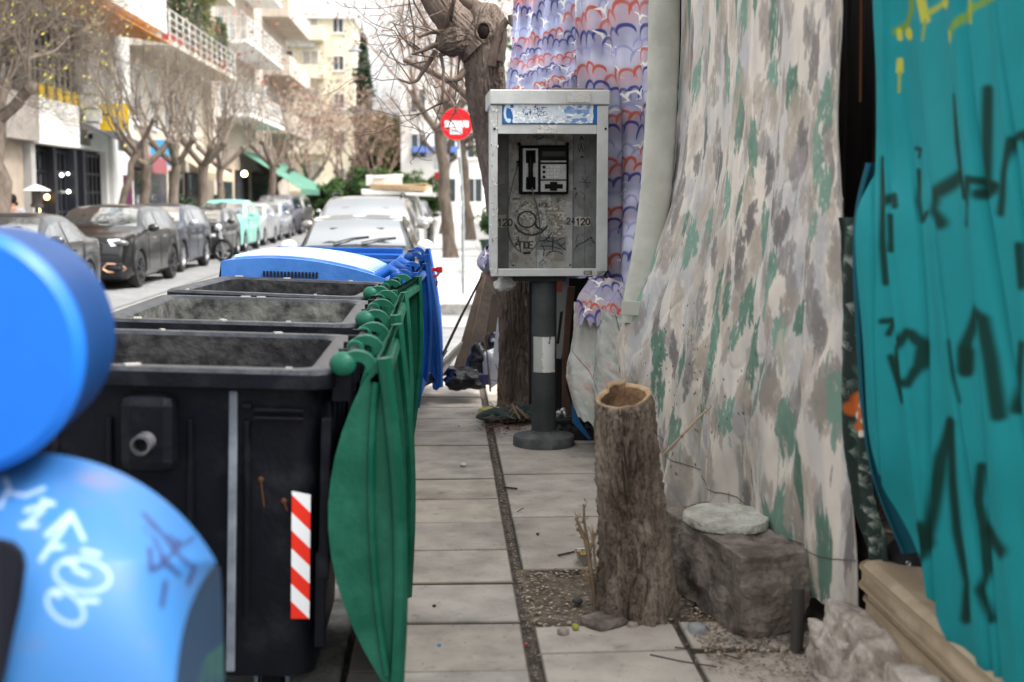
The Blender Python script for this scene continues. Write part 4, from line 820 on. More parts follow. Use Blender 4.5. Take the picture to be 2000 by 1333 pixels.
def make_bin(label, L, mi_, loc, tilt, rz, stripe=False, drop=1.02, first=False, splay=.15):
    s_world[0] = False; W, H = 1.06, 1.22
    root = thing('waste_bin', label, 'bin', group='black bins with green lids hanging open')
    t = bin_body(root, W, L, H, m_hdpe, mi_, m_rimb)
    w = W / 2; b = MB()   # moulded shapes on the near end
    for x0, x1 in ((-.30, -.14), (.10, .27)):
        b.tube([(x0, .045 + .0, H - .16), (x0, .075, .45)], .012, 5); b.tube([(x1, .045, H - .16), (x1, .075, .45)], .012, 5)
    b.box((.365, .042, H - .125), (.15, .03, .012)); b.box((.365, .042, H - .15), (.15, .03, .012)); b.box((.27, .042, H - .115), (.03, .03, .016))
    b.box((.505, .075, .82), (.03, .05, .5)); b.box((.495, .09, .5), (.03, .06, .3)); b.build('moulding', m_hdpe, t, bevel=.004)
    b = MB(); b.box((-.02, .03, H - .2), (.17, .07, .24), (R(2), 0, 0)); b.build('trunnion_boss', m_hdpe, t, bevel=.035)
    b = MB(); b.lathe([(.03, 0), (.03, -.08), (.021, -.08), (.021, 0)], (-.02, .0, H - .22), 20, 'y', cap=False); b.lathe([(.021, -.02), (0, -.02)], (-.02, 0, H - .22), 20, 'y', cap=False); b.build('trunnion', mat('scuffed_steel', (.03, .032, .036), .5, (.09, .09, .1), 12), root, smooth=40)
    b = MB(); b.box((.23, .028, .72), (.026, .016, .86), (R(-3.2), R(-.4), 0)); b.build('steel_bar', m_steel, root, bevel=.005)
    b = MB()   # ribs on the pavement side
    for y in np.linspace(.2, L - .2, 7): b.tube([(w - .038, y, H - .12), (w - .075, y, .3)], .016, 5)
    b.build('side_rib', m_hdpe, t)
    for i in range(5): b = MB(); rn = random.random(); b.box((random.uniform(-w + .1, w - .1), random.choice((.035, L - .04)), H + .003), (random.uniform(.015, .05), random.uniform(.01, .025), .006), (0, 0, rn)); b.build('dried_dirt', m_chip, root)
    hang_lid(root, W, L, H, m_lid, drop=drop, splay=splay, bulge=.175 if first else .16)
    for x, y in ((-.33, .25), (.33, .25), (-.33, L - .25), (.33, L - .25)): add_wheel(root, x, y, 0)
    if stripe:
        s = MB(); x0, x1, zt_, zb_ = .405, .462, .845, .435; nb = 7; mp = lambda x, z: (x, .045 + (H - .1 - z) * .062 - .006 - .005, z)
        s.v = []; k = (zt_ - zb_) / 3.6; sl = .62 * (x1 - x0)
        zs_ = zt_ + sl; cur = 0
        edges = [zt_ + sl - i * k * .5 + .01 for i in range(0, 10)]
        for i in range(len(edges) - 1):
            a, c = edges[i], edges[i + 1]; cl = lambda z: min(max(z, zb_), zt_)
            p = [(x0, cl(a)), (x1, cl(a - sl * 1.6)), (x1, cl(c - sl * 1.6)), (x0, cl(c))]
            s.cur = 0 if i % 2 == 0 else 1; s.add([mp(*v) for v in p], [(0, 1, 2, 3)])
        s.build('reflective_strip', [m_white_t, m_red_t], root, recalc=False)
        for x, z, l_ in ((.31, .876, .085), (.38, .81, .03)):
            b = MB(); b.ball((x, .045 + (1.12 - z) * .06, z), (.009, .004, .009), 8, 6); b.bar((x, .045 + (1.12 - z) * .06 - .001, z), (x + .01, .045 + (1.12 - z + l_) * .06 - .001, z - l_), .004, .004); b.build('rust_stain', mat('rust_run', (.075, .03, .014), .9), root)
    s_world[0] = True
    root.location = loc; root.rotation_euler = (0, tilt, rz); return root
BX = -.895
make_bin('nearest black bin, red and white striped strip on its end, green lid hanging open', 1.05, m_hin1, (-.905, 3.80, RZ), R(1.9), R(0), stripe=True, first=True, drop=1.06, splay=.06)
make_bin('second black bin from the camera, pale grey worn inner walls', 1.28, m_hin, (-.925, 5.2, RZ), R(1.9), R(.3), splay=.02)
make_bin('third black bin, turned slightly, directly before the closed blue bin', 1.2, m_hin1, (-.995, 6.72, RZ), R(2.2), R(-5), splay=-.02)
# blue bin with its lid shut
s_world[0] = False
r = thing('recycling_bin', 'blue bin with its faded ribbed lid closed, behind the three black bins', 'bin', group='blue recycling bins')
W, L, H = 1.06, 1.15, 1.19; bin_body(r, W, L, H, m_blu, m_blu, m_blu); w = W / 2
def dome(x): t = (x + w) / W; return H + .01 + .135 * (math.sin(math.pi * min(1, .28 + .72 * t)) ** .8 if t < 1 else 0)
xs = np.linspace(-w - .01, w, 15); A = np.array([[(x, y, dome(x)) for x in xs] for y in (-.01, .02, L - .02, L + .01)]); b = MB(); b.grid(A)
n_ = len(xs)
for y in (-.01, L + .01): b.add([(x, y, dome(x)) for x in xs] + [(x, y, H - .03) for x in xs], [(i, i + 1, i + 1 + n_, i + n_) for i in range(n_ - 1)])
b.add([(-w - .01, -.01, dome(-w - .01)), (-w - .01, L + .01, dome(-w - .01)), (-w - .03, L + .02, H - .03), (-w - .03, -.02, H - .03)], [(0, 1, 2, 3)])
ld = b.build('lid', m_blul, r, smooth=40)
b = MB()
for y in np.linspace(.1, L - .1, 8):
    pts = [Vector((x, y, dome(x) + .008)) for x in np.linspace(-w + .06, w - .12, 12)]; b.tube(pts, [.02] * 11 + [.006], 6)
b.build('rib', mat('rib_highlight_blue', (.3, .46, .75), .35), ld, smooth=60)  # pale rib colour paints the highlights along the ridges
b = MB()
for i in range(16): b.box((-w + .26 + i * .022, -.018, H + .045), (.011, .012, .035))
b.build('grip_slots', m_under, ld)
b = MB()
for y in (.3, L - .3): b.box((-w + .08, y, dome(-w + .08) + .004), (.09, .14, .012))
b.build('handle_recess', mat('deep_blue', (.008, .04, .2), .5), ld, bevel=.004)
for y in (.06, L * .5, L - .06): b = MB(); b.tube([(w - .12, y, H + .02), (w - .02, y, H + .09), (w + .06, y, H + .05), (w + .07, y, H - .08)], [.03, .035, .035, .03], 8); b.build('hinge', m_blu, r, smooth=60)
for x, y in ((-.33, .25), (.33, .25), (-.33, L - .25), (.33, L - .25)): add_wheel(r, x, y, 0)
hang_lid(r, W, L, H + .03, m_blu, hooks=2, drop=.86, splay=.02)
r.location = (-.90, 8.1, RZ); r.rotation_euler = (0, R(1.5), R(-2))
# blue bin, lid thrown back
r = thing('recycling_bin', 'farthest blue bin, open, its lid hanging towards the pavement, just before the white roofed car', 'bin', group='blue recycling bins')
W, L, H = 1.16, 1.15, 1.26; bin_body(r, W, L, H, m_blu, m_blu, m_blu); w = W / 2
hang_lid(r, W, L, H, m_blu, hooks=2, drop=1.0, splay=.12, bulge=.13)
b = MB(); b.lathe([(.028, 0), (.028, .05), (0, .055)], (0, 0, 0), 12, 'y'); b.v = [(x + w - .15, .09 + y, z + H - .06) for x, y, z in b.v]; b.build('black_cap', m_trim, r)
b = MB(); b.box((0, L - .02, H + .02), (W * .9, .03, .05)); b.build('back_ledge', m_blu, r, bevel=.01)
for x, y in ((-.33, .25), (.33, .25), (-.33, L - .25), (.33, L - .25)): add_wheel(r, x, y, 0)
r.location = (-.90, 9.6, RZ); r.rotation_euler = (0, R(1.0), 0)
s_world[0] = True
# red bracket on the farthest bin
rb = thing('red_clamp', 'small red plastic clamp sticking out beside the farthest blue bin', 'clamp', P(852, 545, 10.2))
m_redp = mat('red_plastic', (.45, .015, .02), .35)
b = MB(); a = P(838, 527, 10.2); c = P(862, 527, 10.2); b.bar(a, c, .03, .03); b.box(P(858, 527, 10.2), (.05, .04, .045)); b.bar(P(838, 541, 10.2), P(853, 540, 10.2), .028, .028); b.build('arm', m_redp, rb, bevel=.004)
b = MB(); b.tube([P(853, 541, 10.2), P(858, 532, 10.2), P(863, 530, 10.2)], .011, 6); b.build('hook', m_rim, rb); b = MB(); b.tube([P(853, 543, 10.2), P(853, 549, 10.2)], .004, 5); b.tube([P(853, 549, 10.2), P(853, 560, 10.2)], [.01, .007], 6); b.build('pendant', mat('dark_red_plastic', (.12, .01, .01), .4), rb)

# ---------------- blue recycling bell in the foreground ----------------
bell = thing('recycling_bell', 'big glossy blue recycling bell with white and black scribbles, nearest thing on the left', 'recycling container', (-1.05, 2.1, RZ))
m_bell = vmat('bell_blue', .45, bump=.05, bscale=6, spec=.3, mott=.1, mscale=2)
m_bellp = mat('bell_blue_plain', (.003, .10, .46), .42, (.005, .12, .50), 1.5, bump=.04, bscale=8, spec=.3)
m_bell_shade = mat('bell_shaded_blue', (.001, .036, .14), .45, (.002, .044, .17), 2, spec=.15)  # darker copy of the bell blue, shade of the sides put into its colour
YB = 2.0; c0 = P(-93, 690, YB); c1 = P(5, 655, YB / .85); rd = 245 / FPX * YB
def disc(name, c, r_, h0, h1, m, parent, edge=.012):
    q = MB(); q.lathe([(0, h0), (r_ * .5, h0), (r_ - edge, h0), (r_, h0 + edge), (r_, h0 + edge * 2)], (c.x, c.y, c.z), 64, 'y', cap=False); return q.build(name, m, parent, smooth=35)
disc('hood_face', c0, rd, 0, .1, m_bellp, bell, .014)
q = MB(); rings = []
for t in np.linspace(0, 1, 6):
    c = c0.lerp(c1, t); rings.append([(c.x + rd * math.cos(a) * 1.0, c.y + .024 + (0 if t else 0), c.z + rd * math.sin(a)) for a in np.linspace(0, 2 * math.pi, 64, endpoint=False)])
q.grid(np.array(rings), closed_u=True); q.build('hood', m_bell_shade, bell, smooth=50)
# lower body: convex printed front, flat flank with its shade in the colour, closed back
YL = 1.95; nx, ny = 240, 260
aa, bb_ = np.meshgrid(np.linspace(0, 1, nx), np.linspace(0, 1, ny))
xt = -330 + aa * 755; yt = 1300 - np.sqrt(np.maximum(1, 415 ** 2 - (xt - 60) ** 2)); py = yt + bb_ * (1650 - yt)
xr = 335 + 90 * np.exp(-np.maximum(0, py - 1098) / 95); px = -330 + aa * (xr + 330)
Yd = YL - .14 + .36 * np.exp(-bb_ * 5.0) + .05 * aa ** 4 + .35 * (1 - aa) ** 5
def PA(px, py, Y):
    px = np.asarray(px, float); D = np.stack([(px - 1000) / FPX, -(np.asarray(py) - 666.5) / FPX, -np.ones_like(px)], -1) @ np.array(CR).T
    return np.array(CO) + D * (Y / D[..., 1])[..., None]
pt = Paint(1, 1, nx, ny, (.03, .125, .32)); pt.u, pt.v = px, py; pt.full = True
n_ = fbm(px / 60, py / 60); pt.mixm(sm(.6, .75, n_) * .35, (.06, .12, .25)); pt.ell(195, 938, 45, 17, (.12, .13, .2), .7, .15, .7); pt.ell(60, 905, 90, 30, (.01, .06, .2), .8, 0, .7)
Wt = (.28, .38, .58)
for pts, w in (([(138, 1003), (92, 1045)], 11), ([(140, 1008), (80, 1094)], 10), ([(142, 1009), (163, 1053)], 10), ([(105, 1070), (122, 1068)], 9), ([(82, 977), (104, 984)], 10), ([(96, 984), (50, 998)], 9), ([(84, 996), (58, 1018)], 9), ([(43, 1026), (70, 1026)], 10), ([(0, 990), (18, 953), (10, 935)], 8), ([(15, 962), (50, 968), (86, 954)], 8), ([(163, 1076), (193, 1083)], 9), ([(146, 1113), (170, 1123)], 9), ([(161, 1174), (190, 1174)], 9), ([(104, 1156), (116, 1164)], 10), ([(128, 1096), (146, 1102)], 11)): pt.stroke(pts, w, Wt, .5, .85)
pt.stroke([(161 + 54 * math.cos(t), 1124 + 32 * math.sin(t) + 6 * math.cos(t)) for t in np.linspace(0, 6.29, 24)], 8, Wt, .5, .7); pt.stroke([(128 + 36 * math.cos(t), 1186 + 30 * math.sin(t) + 14 * math.cos(t)) for t in np.linspace(0, 6.29, 24)], 8, Wt, .5, .7)
Bk = (.02, .025, .08)
for pts, w in (([(280, 1004), (310, 1035), (334, 1066)], 5), ([(334, 1066), (352, 1088), (372, 1105)], 5), ([(293, 1073), (295, 1116), (318, 1103)], 6), ([(314, 1090), (350, 1124)], 6), ([(350, 1056), (338, 1080), (322, 1096)], 5), ([(380, 1108), (367, 1140)], 6), ([(323, 1138), (316, 1184)], 6), ([(330, 1046), (352, 1070), (365, 1060), (378, 1050)], 4), ([(300, 1050), (330, 1110)], 4)): pt.stroke(pts, w * 1.6, Bk, .5, .95)
pt.stroke([(291 + 9 * math.cos(t), 1034 + 9 * math.sin(t)) for t in np.linspace(0, 6.29, 12)], 4, Bk, .6, .6)
gridmesh('body', PA(px, py, Yd), pt.c, m_bell, bell)
E = PA(px[:, -1], py[:, -1], Yd[:, -1]); yy = py[:, -1]; F = PA(428 + 17 * bb_[:, -1] ** .5, yy + 4, np.full(ny, 2.42)); K = 60
fl = np.stack([E * (1 - t) + F * t for t in np.linspace(0, 1, K)], 1); fpx = np.stack([px[:, -1] * (1 - t) + (428 + 17 * bb_[:, -1] ** .5) * t for t in np.linspace(0, 1, K)], 1); fpy = np.repeat(yy[:, None], K, 1)
pf = Paint(1, 1, K, ny, (.008, .03, .07)); pf.u, pf.v = fpx, fpy; pf.full = True  # shade of the flank is put into this darker base colour
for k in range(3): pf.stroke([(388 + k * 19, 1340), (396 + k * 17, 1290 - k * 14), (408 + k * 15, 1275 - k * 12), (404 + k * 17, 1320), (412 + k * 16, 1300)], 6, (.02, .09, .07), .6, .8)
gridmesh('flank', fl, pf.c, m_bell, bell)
b = MB(); T = PA(px[0], py[0], Yd[0])[::6]; Bk_ = T + np.array([-.12, .35, -.32]); b.grid(np.stack([T, Bk_], 0)); lo = T.copy(); lo[:, 2] = RZ; Bl = Bk_.copy(); Bl[:, 2] = RZ; b.grid(np.stack([Bk_, Bl], 0)); b.grid(np.stack([np.array([T[0], Bk_[0]]), np.array([lo[0], Bl[0]])], 0)); b.build('back_shell', m_bell_shade, bell, smooth=40)
b = MB(); hp = [(-150, 1060), (0, 1056), (25, 1062), (42, 1080), (48, 1105), (40, 1170), (20, 1260), (6, 1330), (-10, 1400), (-150, 1400)]
f3 = [P(x, y, YL - .13 + .06 * math.exp(-(y - 1040) / 60)) for x, y in hp]; b.add(f3 + [p + Vector((0, .01, 0)) for p in f3], [tuple(range(10)), tuple(range(19, 9, -1))] + [(i, i + 10, (i + 1) % 10 + 10, (i + 1) % 10) for i in range(10)]); b.build('opening_dark_panel', mat('opening_shade', (.003, .004, .01), .7), bell)  # solid near-black panel, its colour stands for the shade inside the hole
# ================= TELEPHONE BOOTH =================
YBF, YBB = 8.0, 8.42
def PX(px, Y=YBF, py=400): return P(px, py, Y).x
def PZ(py, Y=YBF): return P(1070, py, Y).z
m_alu = mat('booth_aluminium', (.42, .43, .42), .42, (.5, .51, .5), 5, metal=.35, bump=.08, bscale=90, rvar=.1)
m_aluv = vmat('booth_panel', .5, metal=.15, spec=.4, mott=.28, mscale=14)
m_pole = mat('booth_post', (.038, .042, .043), .55, (.07, .075, .075), 5, bump=.12, bscale=60, mix=(.35, .7)); m_blk = mat('black_plate', (.02, .02, .02), .6)
ph = thing('phone_booth', 'battered aluminium telephone booth on a grey post, covered in scribbles', 'phone booth', G(1062, 868, 0))
x0, x1 = PX(959), PX(1186); zc0, zc1 = PZ(205), PZ(176); zt = PZ(262); zo = PZ(525); zb = PZ(540); xi0, xi1 = PX(972), PX(1165)
# post, base
pc = G(1062, 868, 0); q = MB(); r_ = 24.5 / FPX * pc.y; q.lathe([(r_, .03), (r_, zb - .03)], (pc.x, pc.y, 0), 32, cap=False); q.build('post', m_pole, ph, smooth=40)
rb2 = 61 / FPX * pc.y; q = MB(); q.lathe([(rb2, .001), (rb2 * 1.0, .045), (rb2 * .97, .062), (r_ * 1.12, .082), (r_ * 1.05, .095), (r_, .095)], (pc.x, pc.y, 0), 44, cap=False); q.build('base', mat('concrete_base', (.07, .072, .072), .8, (.12, .122, .12), 9, bump=.3, bscale=60), ph, smooth=35)
q = MB(); za, zb_ = P(1062, 725, pc.y).z, P(1062, 656, pc.y).z
a0, a1 = R(-148), R(-38); g = np.array([[(pc.x + (r_ + .004) * math.cos(a), pc.y + (r_ + .004) * math.sin(a), z) for a in np.linspace(a0, a1, 26)] for z in np.linspace(zb_, za, 40)])
pt = Paint(1, 1.7, 26, 40, (.42, .42, .39)); pt.rect(.45, 0, 1, 1.7, (.66, .66, .64), 1, .25, .3); pt.stroke([(.75, 0), (.7, .3)], .06, (.1, .1, .1), .3); pt.rect(0, 0, 1, .04, (.2, .2, .2)); gridmesh('sticker', g, pt.c, vmat('paper_sticker', .6, mott=.1), ph)
q = MB(); q.bb(PX(1005), PX(1108), YBF + .06, YBB - .02, zb - .035, zb - .004); q.build('mounting_plate', m_blk, ph)
# cabinet shell
q = MB(); q.bb(x0, x0 + .012, YBF + .012, YBB, zb + .02, zc0 - .002); q.build('side_wall', m_alu, ph, bevel=.002)
for a, c in ((x0 - .003, xi0), (xi1, PX(1187))):
    q = MB(); q.bb(a, c, YBF - .006, YBF + .012, zb + (.0 if a < 1 and a < .5 else .03), zc0 - .003); q.build('front_frame', m_alu, ph, bevel=.003)
# right wall with a rounded lower corner
rr = .05; poly = [(PX(1187), zc0 - .004), (PX(1187), zb + rr)] + [(PX(1187) - rr + rr * math.cos(t), zb + rr - rr * math.sin(t)) for t in np.linspace(0, R(90), 7)] 
q = MB(); inn = [(x - .014, z) for x, z in poly]; n = len(poly)
for k in range(n - 1):
    p4 = [poly[k], poly[k + 1], inn[k + 1], inn[k]]; q.prism(p4, YBF + .0125, YBB, 'xz')
q.build('side_wall', m_alu, ph, smooth=40)
q = MB(); q.bb(xi0 + .001, xi1 - .001, YBF, YBF + .02, zt, zc0 - .004); q.build('header', m_alu, ph, bevel=.002)
q = MB(); q.bb(xi0 + .001, xi1 + .01, YBF - .004, YBF + .03, zb, zo); q.build('sill', m_alu, ph, bevel=.004)
q = MB(); q.bb(x0 + .014, PX(1172), YBF + .031, YBB, zb + .0, zb + .014); q.build('floor_tray', m_alu, ph)
q = MB(); q.bb(x0 + .014, PX(1186) - .02, YBF + .021, YBB, zc0 - .04, zc0 - .02); q.build('ceiling', m_alu, ph)
# cap, overhanging; bevelled left end
q = MB(); xl, xr_ = PX(958) - .004, PX(1189) + .003
vs = [(xl, YBF - .02, zc0), (xr_, YBF - .02, zc0), (xr_, YBF - .02, zc1), (xl, YBF - .02, zc1), (xl - .012, YBB + .02, zc0 - .015), (xr_, YBB + .02, zc0), (xr_, YBB + .02, zc1), (xl - .012, YBB + .02, zc1)]
q.add(vs, [(0, 1, 2, 3), (5, 4, 7, 6), (4, 0, 3, 7), (1, 5, 6, 2), (3, 2, 6, 7), (4, 5, 1, 0)]); q.build('cap', m_alu, ph, bevel=.006)
for px_ in (966, 1183):
    for py_ in (197.5, 252): c = P(px_, py_, YBF - .008); q = MB(); q.lathe([(0, -.004), (.007, -.003), (.008, .004)], tuple(c), 12, 'y', cap=False); q.build('rivet', m_blk, ph)
# header sign
W_, H_ = 188, 42; nx, ny = 380, 90; pt = Paint(W_, H_, nx, ny, (.02, .11, .33))
u, v = pt.u, pt.v; pt.rect(21, 2.5, 177, 39, (.62, .65, .68), 1, 5, 7); 
pt.mixm((u > 24) & (u < 175) & (v > 3) & (v < 38) & True, (.55, .6, .66)); nn = fbm(u / 7, v / 5); pt.mixm(sm(.56, .62, nn) * ((u > 22) & (u < 176) & (v > 3) & (v < 39)), (.78, .79, .8))
pt.mixm(sm(.55, .6, fbm(u / 10 + 9, v / 4)) * ((u > 120) & (u < 172)), (.16, .27, .5)); pt.mixm((np.abs(v - 17 - 4 * (fbm(u / 8, v * 0) - .5)) < 4) * ((u > 122) & (u < 170)) * .8, (.13, .24, .5))
for L_ in ([(12, 4), (8, 6), (6, 12), (5, 20), (6, 28), (9, 34), (13, 37)],): pt.stroke(L_, 4.5, (.5, .62, .72), .2)
pt.stroke([(10, 7), (13, 7)], 6.5, (.5, .62, .72), .2); pt.stroke([(10, 34), (14, 34)], 6.5, (.5, .62, .72), .2); pt.stroke([(15, 11), (21, 11), (18, 14), (21, 19)], 2.2, (.6, .7, .8), .2)
rn = random.Random(5)
for i in range(26):
    x = rn.uniform(38, 80); y = rn.uniform(8, 26); a = rn.uniform(-1, 1.2); l_ = rn.uniform(3, 9); pt.stroke([(x, y), (x + l_ * math.cos(a) * .6, y - l_ * math.sin(a) * .3), (x + l_ * math.cos(a), y + l_ * math.sin(a))], rn.uniform(.8, 1.8), (.03, .05, .14), .4)
for i in range(130):
    x = rn.uniform(24, 130); y = rn.uniform(27, 38) if i % 3 else rn.uniform(4, 38); pt.stroke([(x, y), (x + rn.uniform(-2.5, 3), y + rn.uniform(-1.5, 1.5))], rn.uniform(.5, 1.1), (.08, .09, .14), .4, .8)
for e in ((0, 0, W_, 1.2), (0, H_ - 1.2, W_, H_), (0, 0, 1.2, H_), (W_ - 1.2, 0, W_, H_)): pt.rect(*e, (.01, .01, .015))
def pxgrid(px0, px1, py0, py1, Y, nx, ny, jit=0):
    X, Z = np.meshgrid(np.linspace(P(px0, 400, Y).x, P(px1, 400, Y).x, nx), np.linspace(P(1070, py0, Y).z, P(1070, py1, Y).z, ny)); return np.stack([X, np.full_like(X, Y) + jit, Z], -1)
sg = gridmesh('sign_panel', pxgrid(981, 1168, 201.5, 243.5, YBF - .004, nx, ny), pt.c, vmat('sign_print', .35, coat=.1), ph)
# sticker remnants on header and cap
pt = Paint(40, 20, 60, 30, (.48, .49, .49)); pt.mixm(sm(.5, .56, fbm(pt.u / 5, pt.v / 4)), (.6, .6, .58)); pt.mixm(sm(.62, .64, fbm(pt.u / 2.5, pt.v / 2)), (.3, .2, .16)); gridmesh('torn_sticker', pxgrid(1049, 1087, 244.5, 260.5, YBF - .0035, 60, 30), pt.c, vmat('sign_print', .35), ph)
pt = Paint(60, 26, 70, 30, (.5, .49, .47)); pt.mixm(sm(.6, .66, fbm(pt.u / 3, pt.v / 2)), (.38, .36, .33)); gridmesh('torn_sticker', pxgrid(1107, 1152, 178, 200, YBF - .032, 70, 30), pt.c, vmat('sign_print', .35), ph)
pt = Paint(120, 7, 200, 14, (.48, .49, .49)); 
for i in range(22): x = i * 5.2 + 3; pt.stroke([(x, 1), (x + rn.uniform(1, 3), rn.uniform(2, 5))], 1.3, (.6, .12, .08), .4, .7)
gridmesh('torn_sticker', pxgrid(1010, 1112, 194 + 0, 200.6, YBF - .0038, 200, 14), pt.c, vmat('sign_print', .35), ph)
# back panel, painted: coordinates are photo pixels relative to (972, 262)
nx, ny = 420, 560; pt = Paint(191, 264, nx, ny, (.20, .20, .195)); u, v = pt.u, pt.v
pt.rect(31, 0, 146, 264, (.40, .385, .335)); pt.rect(31, 0, 41, 264, (.36, .36, .35)); pt.rect(134, 0, 146, 264, (.42, .42, .415)); pt.rect(81, 0, 98, 264, (.43, .44, .45)); pt.rect(146, 0, 191, 264, (.24, .245, .245)); pt.rect(0, 0, 31, 264, (.13, .13, .125))
for x in (31, 146, 168, 98.5, 81): pt.rect(x - .4, 0, x + .4, 264, (.06, .06, .06), .8)
n1 = fbm(u / 12, v / 12, 5); n2 = fbm(u / 4 + 5, v / 4, 4)
mid = ((u > 41) & (u < 134)); pt.mixm(sm(.5, .62, n1) * sm(110, 130, v) * (1 - sm(190, 215, v)) * mid * .75, (.22, .17, .115)); pt.mixm(sm(.58, .6, n2) * sm(115, 125, v) * (1 - sm(190, 215, v)) * mid, (.55, .54, .48))
pt.mixm(sm(.52, .6, fbm(u / 9 + 3, v / 14)) * .5, (.16, .15, .13)); pt.mixm(sm(.62, .64, fbm(u / 2.2, v / 2.2)) * sm(105, 120, v) * (1 - sm(200, 220, v)) * mid * .8, (.08, .07, .06)); pt.mixm(sm(.55, .8, fbm(u / 20, v / 8)) * sm(235, 264, v) * .5, (.2, .16, .08))
K_ = (.012, .012, .014)
pt.rect(63, 116, 90, 132, (.3, .29, .26), .7, 4, 4); pt.rect(79, 199, 134, 225, (.17, .17, .175), .9, 5, 6); pt.rect(0, 116, 25, 179, (.2, .2, .2), 0)
pt.rect(8, 156, 29, 180, (.4, .36, .29), .9, 5, 5); write(pt, '120', 12, 164, 13, 2.6, K_); pt.rect(148, 160, 178, 178, (.52, .48, .4), .9, 5, 5); write(pt, '24', 135, 162, 12, 2.0, K_); write(pt, '120', 152, 163, 12.5, 2.6, K_)
pt.stroke([(64 + 16 * math.cos(t), 165 + 15.5 * math.sin(t)) for t in np.linspace(-.3, 5.9, 30)], 3.2, K_, .2); pt.stroke([(78, 172), (82, 180), (90, 184)], 4.2, K_, .2); pt.stroke([(43, 176), (50, 187), (62, 194), (76, 195), (90, 190), (100, 178)], 3.6, K_, .25, taper=0)
write(pt, 'A', 43, 203, 16, 2.4, K_, slant=.1); write(pt, 'pOE', 52, 208, 13, 2.4, K_, gap=.6); pt.stroke([(51, 214), (53, 228)], 2.6, K_)
write(pt, 'AFK', 83, 133, 8, 1.4, K_, gap=2.4, slant=.2, rise=0); write(pt, 'ODNTO', 39, 123, 4, 1.0, K_, gap=1)
for x, y in ((56, 137), (46, 148), (104, 200), (120, 128), (49, 200), (44, 212), (95, 208), (88, 150)): pt.stroke([(x - 3, y - 1), (x + 3, y + 1)], .9, K_); pt.stroke([(x - 2, y + 2.5), (x + 2, y - 2.5)], .9, K_); pt.stroke([(x, y - 2), (x + .5, y + 3)], .8, K_)
for pts in ([(85, 207), (98, 205), (108, 192), (96, 205), (112, 208), (134, 224)], [(109, 196), (110, 224), (112, 200)], [(88, 217), (104, 216), (124, 222)], [(100, 208), (118, 206), (129, 200)], [(90, 212), (95, 222), (94, 236)], [(103, 230), (110, 226), (122, 228), (128, 232)], [(99, 236), (104, 228), (116, 226)], [(118, 208), (126, 216), (132, 210)]): pt.stroke(pts, 1.7, K_, .3)
for pts in ([(149, 225), (156, 214), (166, 210), (175, 204), (182, 200), (178, 199), (187, 212), (180, 206)], [(152, 207), (156, 194)], [(160, 110), (168, 118), (166, 126)], [(150, 118), (154, 112), (150, 124)]): pt.stroke(pts, 1.1, K_, .3)
for i, x in enumerate(range(152, 182, 5)): pt.stroke([(x, 218 - i * 3), (x + 1.5, 214 - i * 3), (x + 3, 218 - i * 3)], 1.0, K_)
pt.stroke([(161 + 6 * math.cos(t), 26 + 8 * math.sin(t)) for t in np.linspace(0, 6.28, 18)], .9, K_); write(pt, 'A', 157.5, 20, 12, 1.5, K_); pt.stroke([(159, 11), (161, 4), (164, 11)], 2, K_); pt.ell(162, 44, 3, 2, K_)
pt.stroke([(156, 92), (178, 94)], 1, K_); pt.stroke([(162, 82), (168, 92), (174, 80)], 1, K_); pt.stroke([(168, 92), (174, 104)], .8, K_)
pt.rect(0, 50, 25, 97, (.22, .2, .21), .8, 4, 8)
for i in range(10): pt.stroke([(2, 53 + i * 4.2), (rn.uniform(10, 19), 53 + i * 4.2)], 2.2, (.32, .03, .03), .3, .8)
for i in range(7): a = i * .9; pt.stroke([(9, 117), (9 + 8 * math.cos(a), 117 + 8 * math.sin(a))], 1.4, K_, .4)
pt.stroke([(86, 250), (92, 243), (98, 248), (90, 254)], 1.0, K_)
pt.rect(118, 3, 130, 14, (.17, .12, .08), .7, 6, 5); pt.rect(75, 1, 112, 10, (.14, .1, .07), .6, 6, 5); pt.stroke([(82, 11), (90, 8), (94, 4)], 1.8, K_)
for x, y in ((39.5, 254), (142, 254), (36, 105), (150, 105)): pt.ell(x, y, 2, 2, (.01, .01, .01))
A = pxgrid(972, 1163, 262, 526, YBB - .03, nx, ny); xl_, xr2 = x0 + .013, PX(1187) - .016; zl, zh = zb + .015, zc0 - .03
f_ = (A[..., 0] - A[0, 0, 0]) / (A[0, -1, 0] - A[0, 0, 0]); A[..., 0] = xl_ + f_ * (xr2 - xl_); g_ = (A[..., 2] - A[-1, 0, 2]) / (A[0, 0, 2] - A[-1, 0, 2]); top_z = P(1070, 262, YBB - .03).z
A[..., 2] = zl + g_ * (top_z - zl)
A[..., 1] -= np.where((u > 31) & (u < 146), .012, 0)
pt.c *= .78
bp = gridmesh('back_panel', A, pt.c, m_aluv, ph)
q = MB(); q.bb(xl_, xr2, YBB - .018, YBB, zb + .015, zc0 - .002); q.build('back_wall', m_alu, ph)
